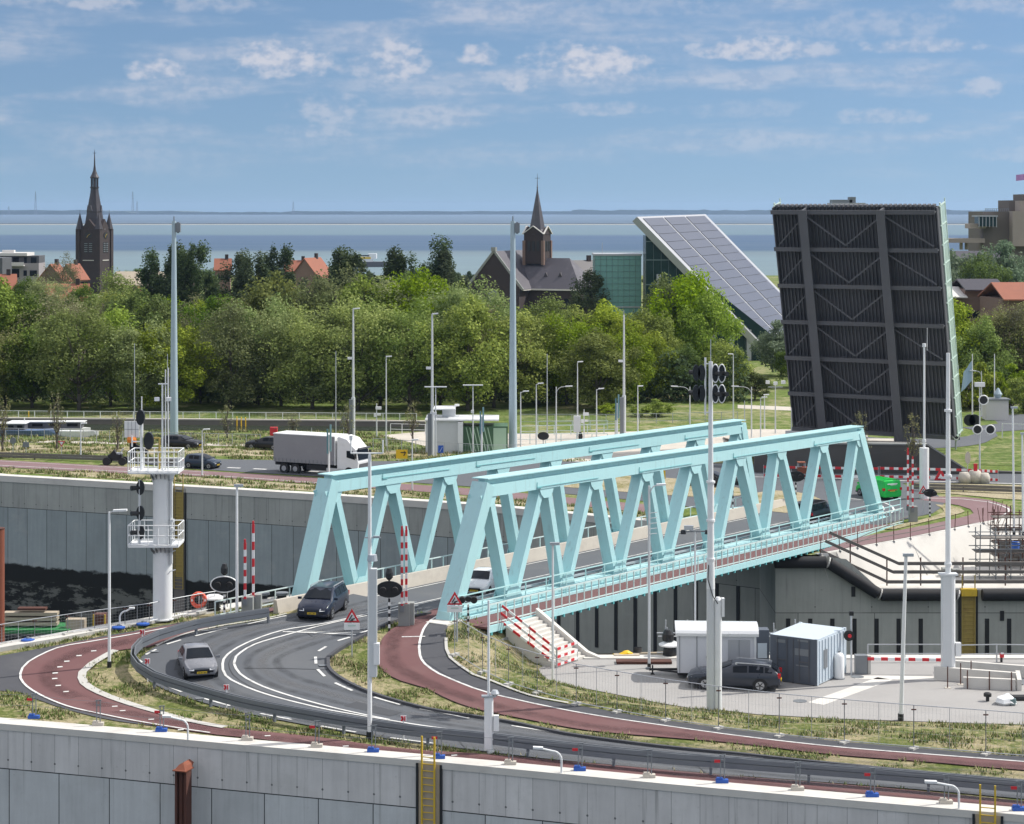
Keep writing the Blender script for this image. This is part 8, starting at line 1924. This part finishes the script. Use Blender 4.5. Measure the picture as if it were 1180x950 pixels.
w = MB(); w.lathe((-L_/2-1.55,0,.42),[(.12,0),(.12,.1)],10); pl(th, w, 'coupling', 'galv_dark'); w = MB(); w.box((-.4,-1.13,1.35),(.35,.02,.12)); w.box((-.15,-1.13,1.28),(.3,.02,.03)); pl(th, w, 'faded_mark', 'alu')
M('container_dark', (.085,.10,.125), .55, var=.1, scale=1.2, dirt=((.15,.16,.18), 1., .4)); M('container_pale', (.50,.57,.63), .5, var=.05, scale=1., dirt=((.36,.42,.47), .7, .3))
b_ = yardp(928,787); th = thing('shipping_container', 'pale grey blue container with dark double doors facing left', 'container', b_+Vector((.35,1.3,0)), math.radians(-33)); Wc, Lc, Hc_ = 2.65, 3.6, 2.35
w = MB(); w.box((0,.0,Hc_/2+.08),(Wc,Lc,Hc_)); bd = pl(th, w, 'wall', 'container_pale')
w = MB(); w.box((0,-Lc/2-.03,Hc_/2+.08),(Wc,.06,Hc_)); dr = pl(th, w, 'door', 'container_dark')
w = MB()
for q in (-.9,-.35,.35,.9): w.tube((q,-Lc/2-.10,.2),(q,-Lc/2-.10,Hc_),.025)
w.box((.0,-Lc/2-.08,Hc_/2),(.03,.04,Hc_)); w.box((-.6,-Lc/2-.10,1.2),(.5,.05,.06)); w.box((.6,-Lc/2-.10,1.2),(.5,.05,.06)); pl(th, w, 'lock_bar', 'steel_rib', dr)
w = MB(); w.box((-.7,-Lc/2-.075,2.15),(.5,.02,.16)); w.box((.55,-Lc/2-.075,2.3),(.6,.02,.10)); w.box((.5,-Lc/2-.075,1.7),(.8,.02,.35)); w.box((.5,-Lc/2-.075,1.0),(.7,.02,.06)); pl(th, w, 'door_marking', 'galv_dark', dr)
w = MB()
for k in range(9): w.box((Wc/2+.02,-Lc/2+.3+k*.38,Hc_/2+.08),(.05,.14,Hc_-.2))
pl(th, w, 'corrugated_side', 'container_pale', bd); w = MB(); w.box((Wc/2+.05,-.9,1.3),(.06,.42,.95)); pl(th, w, 'vent_opening', 'galv_dark', bd)
w = MB()
for q in (-1,1):
    for r in (-1,1): w.box((q*(Wc/2-.05),r*(Lc/2-.05),Hc_/2+.08),(.16,.16,Hc_+.05))
pl(th, w, 'corner_post', 'container_pale'); w = MB()
for q in (-1,1):
    for r in (-1,1): w.box((q*.9,r*1.4,.04),(.3,.3,.1))
pl(th, w, 'support_block', 'timber_dark')
b_ = yardp(880,772); th = thing('tool_cabinet', 'blue grey cabinet wedged between the site cabin and container', 'cabinet', b_+Vector((0,1,0)), 0); w = MB(); w.box((0,0,1.0),(.75,.8,2.0)); pl(th, w, 'box', 'container_dark'); w = MB(); w.box((.0,-.42,.9),(.5,.03,.8)); pl(th, w, 'poster', 'container_pale')
b_ = yardp(967,783); th = thing('gas_tank', 'white upright cylinder tank beside the pale container', 'tank', b_); w = MB(); w.lathe((0,0,.05),[(.26,0),(.27,.08),(.27,1.15),(.2,1.3),(.06,1.36)],18); o = pl(th, w, 'tank', 'white_paint', smooth=True); w = MB(); w.lathe((0,0,1.38),[(.05,0),(.05,.12)],8); w.tube((0,0,.02),(0,0,.07),.3,n=14); pl(th, w, 'valve', 'galv_dark')
th = thing('yellow_sheeting', 'heap of yellow sheeting at the canal edge left of the site cabin', 'sheeting', yardp(718,757)+Vector((0,.2,.05))); w = MB(); w.lathe((0,0,0),[(.6,0),(.55,.12),(.3,.2),(.1,.24)],12); o = pl(th, w, 'sheet', 'sign_yellow')
for v in o.data.vertices: v.co.z *= .8+.5*math.sin(v.co.x*5); v.co.y *= .45
w = MB(); w.box((.2,-.2,.05),(1.4,.5,.08)); pl(th, w, 'pallet', 'timber')
th = thing('pallet', 'low reddish brown pallet on the yard left of the black bollard', 'pallet', yardp(742,765)); w = MB(); w.box((0,0,.12),(3.0,.7,.12)); pl(th, w, 'deck', 'rust'); w = MB()
for q in (-1.2,0,1.2): w.box((q,0,.05),(.15,.7,.10))
pl(th, w, 'bearer', 'timber_dark')
# manhole covers
mb = MB()
for x_, y_ in ((922,809),(988,781),(1160,770)): p_ = yardp(x_,y_); mb.lathe((p_.x,p_.y,ZY+.04),[(.35,0),(.35,.012)],16)
struct(mb.build('manhole_cover', 'galv_dark'))
# ground sign shadowless road studs etc
# grass tufts on the near verges ------------------------------------------------
def inpoly(xs, ys, R):
    P = np.array([(p.x,p.y) for p in R]); c = np.zeros(len(xs), bool); j = len(P)-1
    for i in range(len(P)):
        xi, yi = P[i]; xj, yj = P[j]
        with np.errstate(divide='ignore', invalid='ignore'):
            m_ = ((yi > ys) != (yj > ys)) & (xs < (xj-xi)*(ys-yi)/(yj-yi+1e-12)+xi)
        c ^= m_; j = i
    return c
def tufts(name, ring_in, holes, n, bounds, zf, size, mats, seed, label, clump=.5):
    r = np.random.default_rng(seed); xs = r.uniform(bounds[0],bounds[1],n); ys = r.uniform(bounds[2],bounds[3],n)
    k = np.sin(xs*1.3+2*np.sin(ys*.9))+np.sin(ys*1.7+1.5*np.sin(xs*.7)); keep = (k > r.normal(clump,.7,n))
    keep &= inpoly(xs, ys, ring_in)
    for h in holes: keep &= ~inpoly(xs, ys, h)
    xs, ys = xs[keep], ys[keep]; N_ = len(xs); zs = np.array([zf(a,b) for a,b in zip(xs,ys)])
    V = []; 
    per = 5; base = np.repeat(np.stack([xs,ys,zs],1), per, 0); M_ = len(base)
    an = r.uniform(0,6.28,M_); ln = r.uniform(.05,.16,M_)*size; hh = r.uniform(.08,.22,M_)*size; off = r.normal(0,.09*size,(M_,2))
    b0 = base.copy(); b0[:,:2] += off; d = np.stack([np.cos(an),np.sin(an),np.zeros(M_)],1); e = np.stack([-np.sin(an),np.cos(an),np.zeros(M_)],1)
    wv = .035*size; v0 = b0-e*wv; v1 = b0+e*wv; v2 = b0+d*ln[:,None]+np.array([0,0,1])*hh[:,None]
    V = np.stack([v0,v1,v2],1).reshape(-1,3)
    me = bpy.data.meshes.new(name); me.vertices.add(len(V)); me.vertices.foreach_set('co', V.ravel()); me.loops.add(len(V)); me.loops.foreach_set('vertex_index', np.arange(len(V))); me.polygons.add(M_)
    me.polygons.foreach_set('loop_start', np.arange(0,3*M_,3)); me.polygons.foreach_set('loop_total', np.full(M_,3))
    for m_ in mats: me.materials.append(MATS[m_])
    me.polygons.foreach_set('material_index', r.integers(0,len(mats),M_)); me.update(); me.validate()
    o = bpy.data.objects.new(name, me); COL.objects.link(o); o['kind'] = 'stuff'; o['label'] = label; o['category'] = 'grass'
M('blade_green', (.10,.16,.03), .9, var=.3, scale=.8); M('blade_dry', (.36,.31,.17), .9, var=.25, scale=.8); M('blade_mid', (.17,.20,.06), .9, var=.3, scale=.8)
ringN = NW + [Vector((YARD[-2].x,YARD[-2].y,0)), Vector((YARD[-1].x,YARD[-1].y,0))] + list(reversed(line([V2(YARD[0]),V2(YARD[-1])], 4)))[1:] + AB + list(reversed(LBs))
copN = [V2(p) for p in NW]; copB = [V2(near(x_,y_-11)) for x_,y_ in OE]
tufts('grass', ringN, [R1,R2,R3,R4,R5,YARD,[V2(p) for p in NW]+list(reversed(copB))], 90000, (-32,48,78,118), TN, 1.0, ['blade_green','blade_dry','blade_mid'], 3, 'tufted dry grass on the near verges')
FG = FP([(-100,541),(0,547),(200,558.5),(370,569.5),(560,582),(750,600)],3)+FP([(750,520),(560,505),(370,497),(200,496),(0,495),(-100,495)],3)
FH = [FP([(-100,531),(0,538.5),(120,545),(240,550),(365,558.5),(560,573),(748,592)])+FP([(760,530),(700,533),(560,531),(440,532),(365,531.5),(240,529.5),(150,527.5),(0,529),(-100,524)]), FP([(440,502),(520,521),(760,533),(900,520)],3)+FP([(900,497),(500,497)],3)]
tufts('grass', FG, FH, 60000, (-60,20,155,225), FZ, 1.7, ['blade_green','blade_dry','blade_mid'], 8, 'rough grass beyond the far lock wall')
# ================================================================== wear on the roads
def wear_mat(name, col, amt, sc=1.2):
    m = bpy.data.materials.new(name); m.use_nodes = True; MATS[name] = m; t = NT(m.node_tree); b = t.n['Principled BSDF']
    uv = t.node('ShaderNodeUVMap', uv_map='UVMap').outputs[0]; u_, v_, _ = t.sep(uv); p = t.node('ShaderNodeTexCoord').outputs['Object']
    b.inputs['Base Color'].default_value = (*col,1); b.inputs['Roughness'].default_value = .75
    edge = t.smooth(t.m('SUBTRACT', .5, t.m('ABSOLUTE', t.m('SUBTRACT', v_, .5))), 0., .38)
    t.put(b.inputs['Alpha'], t.m('MULTIPLY', t.m('MULTIPLY', edge, t.m('ADD', .35, t.smooth(t.noise(p, sc, 5, .6), .3, .7))), amt))
wear_mat('tyre_track', (.045,.048,.055), .28); wear_mat('pale_wear', (.16,.16,.165), .36, .6); wear_mat('path_wear', (.10,.045,.045), .4)
def ribbon_uv(name, pts, w, zf, off, mat):
    mb = MB(); mb.uv = []
    n = len(pts); side = []
    for i in range(n):
        a = pts[max(i-1,0)]; b = pts[min(i+1,n-1)]; d = Vector((b.x-a.x,b.y-a.y,0)).normalized(); side.append(Vector((-d.y,d.x,0)))
    for i in range(n-1):
        q = []
        for k, sg in ((i,1),(i+1,1),(i+1,-1),(i,-1)):
            p = pts[k]+side[k]*sg*w/2; q.append((p.x,p.y,zf(p.x,p.y)+off))
        mb.add(q, [(3,2,1,0)]); mb.uv.append([(i,0),(i+1,0),(i+1,1),(i,1)])
    o = mb.build(name, mat); struct(o); return o
def offset(pts, d):
    out = []
    for i in range(len(pts)):
        a = pts[max(i-1,0)]; b = pts[min(i+1,len(pts)-1)]; v = Vector((b.x-a.x,b.y-a.y,0)).normalized(); out.append(pts[i]+Vector((-v.y,v.x,0))*d)
    return out
cl = NP([(470,697),(430,708),(390,717),(330,730),(288,744),(267,757),(263,766),(268,779),(285,791),(310,801),(355,812),(400,822),(449,832),(510,842.5),(620,857.5),(760,874),(960,894),(1180,913),(1500,940)])
k = 0
for d_ in (-2.45,-.95,.95,2.45): ribbon_uv('tyre_track', offset(cl, d_), .62, TN, .0605, 'tyre_track')
for d_ in (-1.7,1.7,): ribbon_uv('worn_strip', offset(cl, d_), .8, TN, .0600, 'pale_wear')
ribbon_uv('tyre_track', NP([(560,697),(500,712),(462,727),(452,745),(455,765),(480,782),(540,806),(610,824),(680,838),(760,846),(960,868),(1180,886)]), 1.1, TN, .068, 'path_wear')
ribbon_uv('tyre_track', NP([(300,706),(230,721),(150,740),(100,750),(65,765),(55,777),(62,793),(110,812),(170,828),(250,843),(360,857),(500,872),(650,883)]), 1.2, TN, .061, 'path_wear')
mk = MB(); rr = random.Random(21)
ribbon_mb(mk, offset(cl, .02), .035, TN, .064)          # centre construction seam
for L in ([(281,771.5),(330,772),(400,774)], [(340,722),(360,735)], [(520,846),(540,868)], [(800,880),(812,892)], [(456,835),(440,850)]): ribbon_mb(mk, NP(L), .04, TN, .066)  # first strip paints a tall pole's shadow across the road; others tar seams
M('tar_seam_shadow', (.035,.036,.04), .6); struct(mk.build('road_seam_shadow', 'tar_seam_shadow'))
# repair patches and drains
mk = MB()
for (qx,qy,w_,l_) in ((430,819,.9,3.0),(700,867,1.0,2.2),(210,767,.7,1.6)):
    p = near(qx,qy); i = min(range(len(cl)), key=lambda j: (cl[j]-p).length); a = cl[max(0,i-1)]; b = cl[min(len(cl)-1,i+1)]; d = Vector((b.x-a.x,b.y-a.y,0)).normalized()
    ribbon_mb(mk, line([p-d*l_/2, p+d*l_/2], .4), w_, TN, .0615)
M('patch_asphalt', (.058,.062,.070), .9, var=.15, scale=3); struct(mk.build('road_patch', 'patch_asphalt'))
mk = MB()
for qx, qy in ((372,768),(405,790),(178,752),(236,728),(230,806),(330,828.5),(520,823),(640,844)): 
    p = near(qx,qy); mk.box((p.x,p.y,p.z+.063),(.42,.42,.012),.3)
struct(mk.build('road_drain', 'galv_dark'))

# ================================================================== each loose piece of these parts is its own part
def split_loose(o):
    me = o.data; n = len(me.vertices); par = list(range(n))
    def find(a):
        while par[a] != a: par[a] = par[par[a]]; a = par[a]
        return a
    for e in me.edges:
        a, b = find(e.vertices[0]), find(e.vertices[1])
        if a != b: par[a] = b
    gr = {}
    for p in me.polygons: gr.setdefault(find(p.vertices[0]), []).append(p)
    if not 2 <= len(gr) <= 14: return
    V = [v.co.copy() for v in me.vertices]; first = True; name = o.name.split('.')[0]
    for ps in gr.values():
        idx = {}; vs = []; fs = []
        for p in ps:
            f = []
            for v in p.vertices:
                if v not in idx: idx[v] = len(vs); vs.append(V[v])
                f.append(idx[v])
            fs.append(f)
        m2 = bpy.data.meshes.new(name); m2.from_pydata(vs, [], fs); m2.materials.append(me.materials[0]); m2.update()
        if first: o.data = m2; first = False
        else:
            c = o.copy(); c.data = m2; COL.objects.link(c); c.parent = o.parent
SPL = {'edge_girder','pivot_leg','tower_buttress','corner_buttress','conduit','window','white_column','post','tube_fender','bolt','camera','belfry_opening','side_window','gusset_plate','window_strip','camera','loudspeaker','floodlight','terrace_slab','bearer','support_block','corner_post','canopy_post','tyre_fender','wheel','lamp_head','handle_bar','blade','post','rod','pile'}
for o in list(bpy.data.objects):
    if o.type == 'MESH' and o.parent is not None and o.name.split('.')[0] in SPL and len(o.data.vertices) < 1500 and o.data.users == 1 and not o.children: split_loose(o)
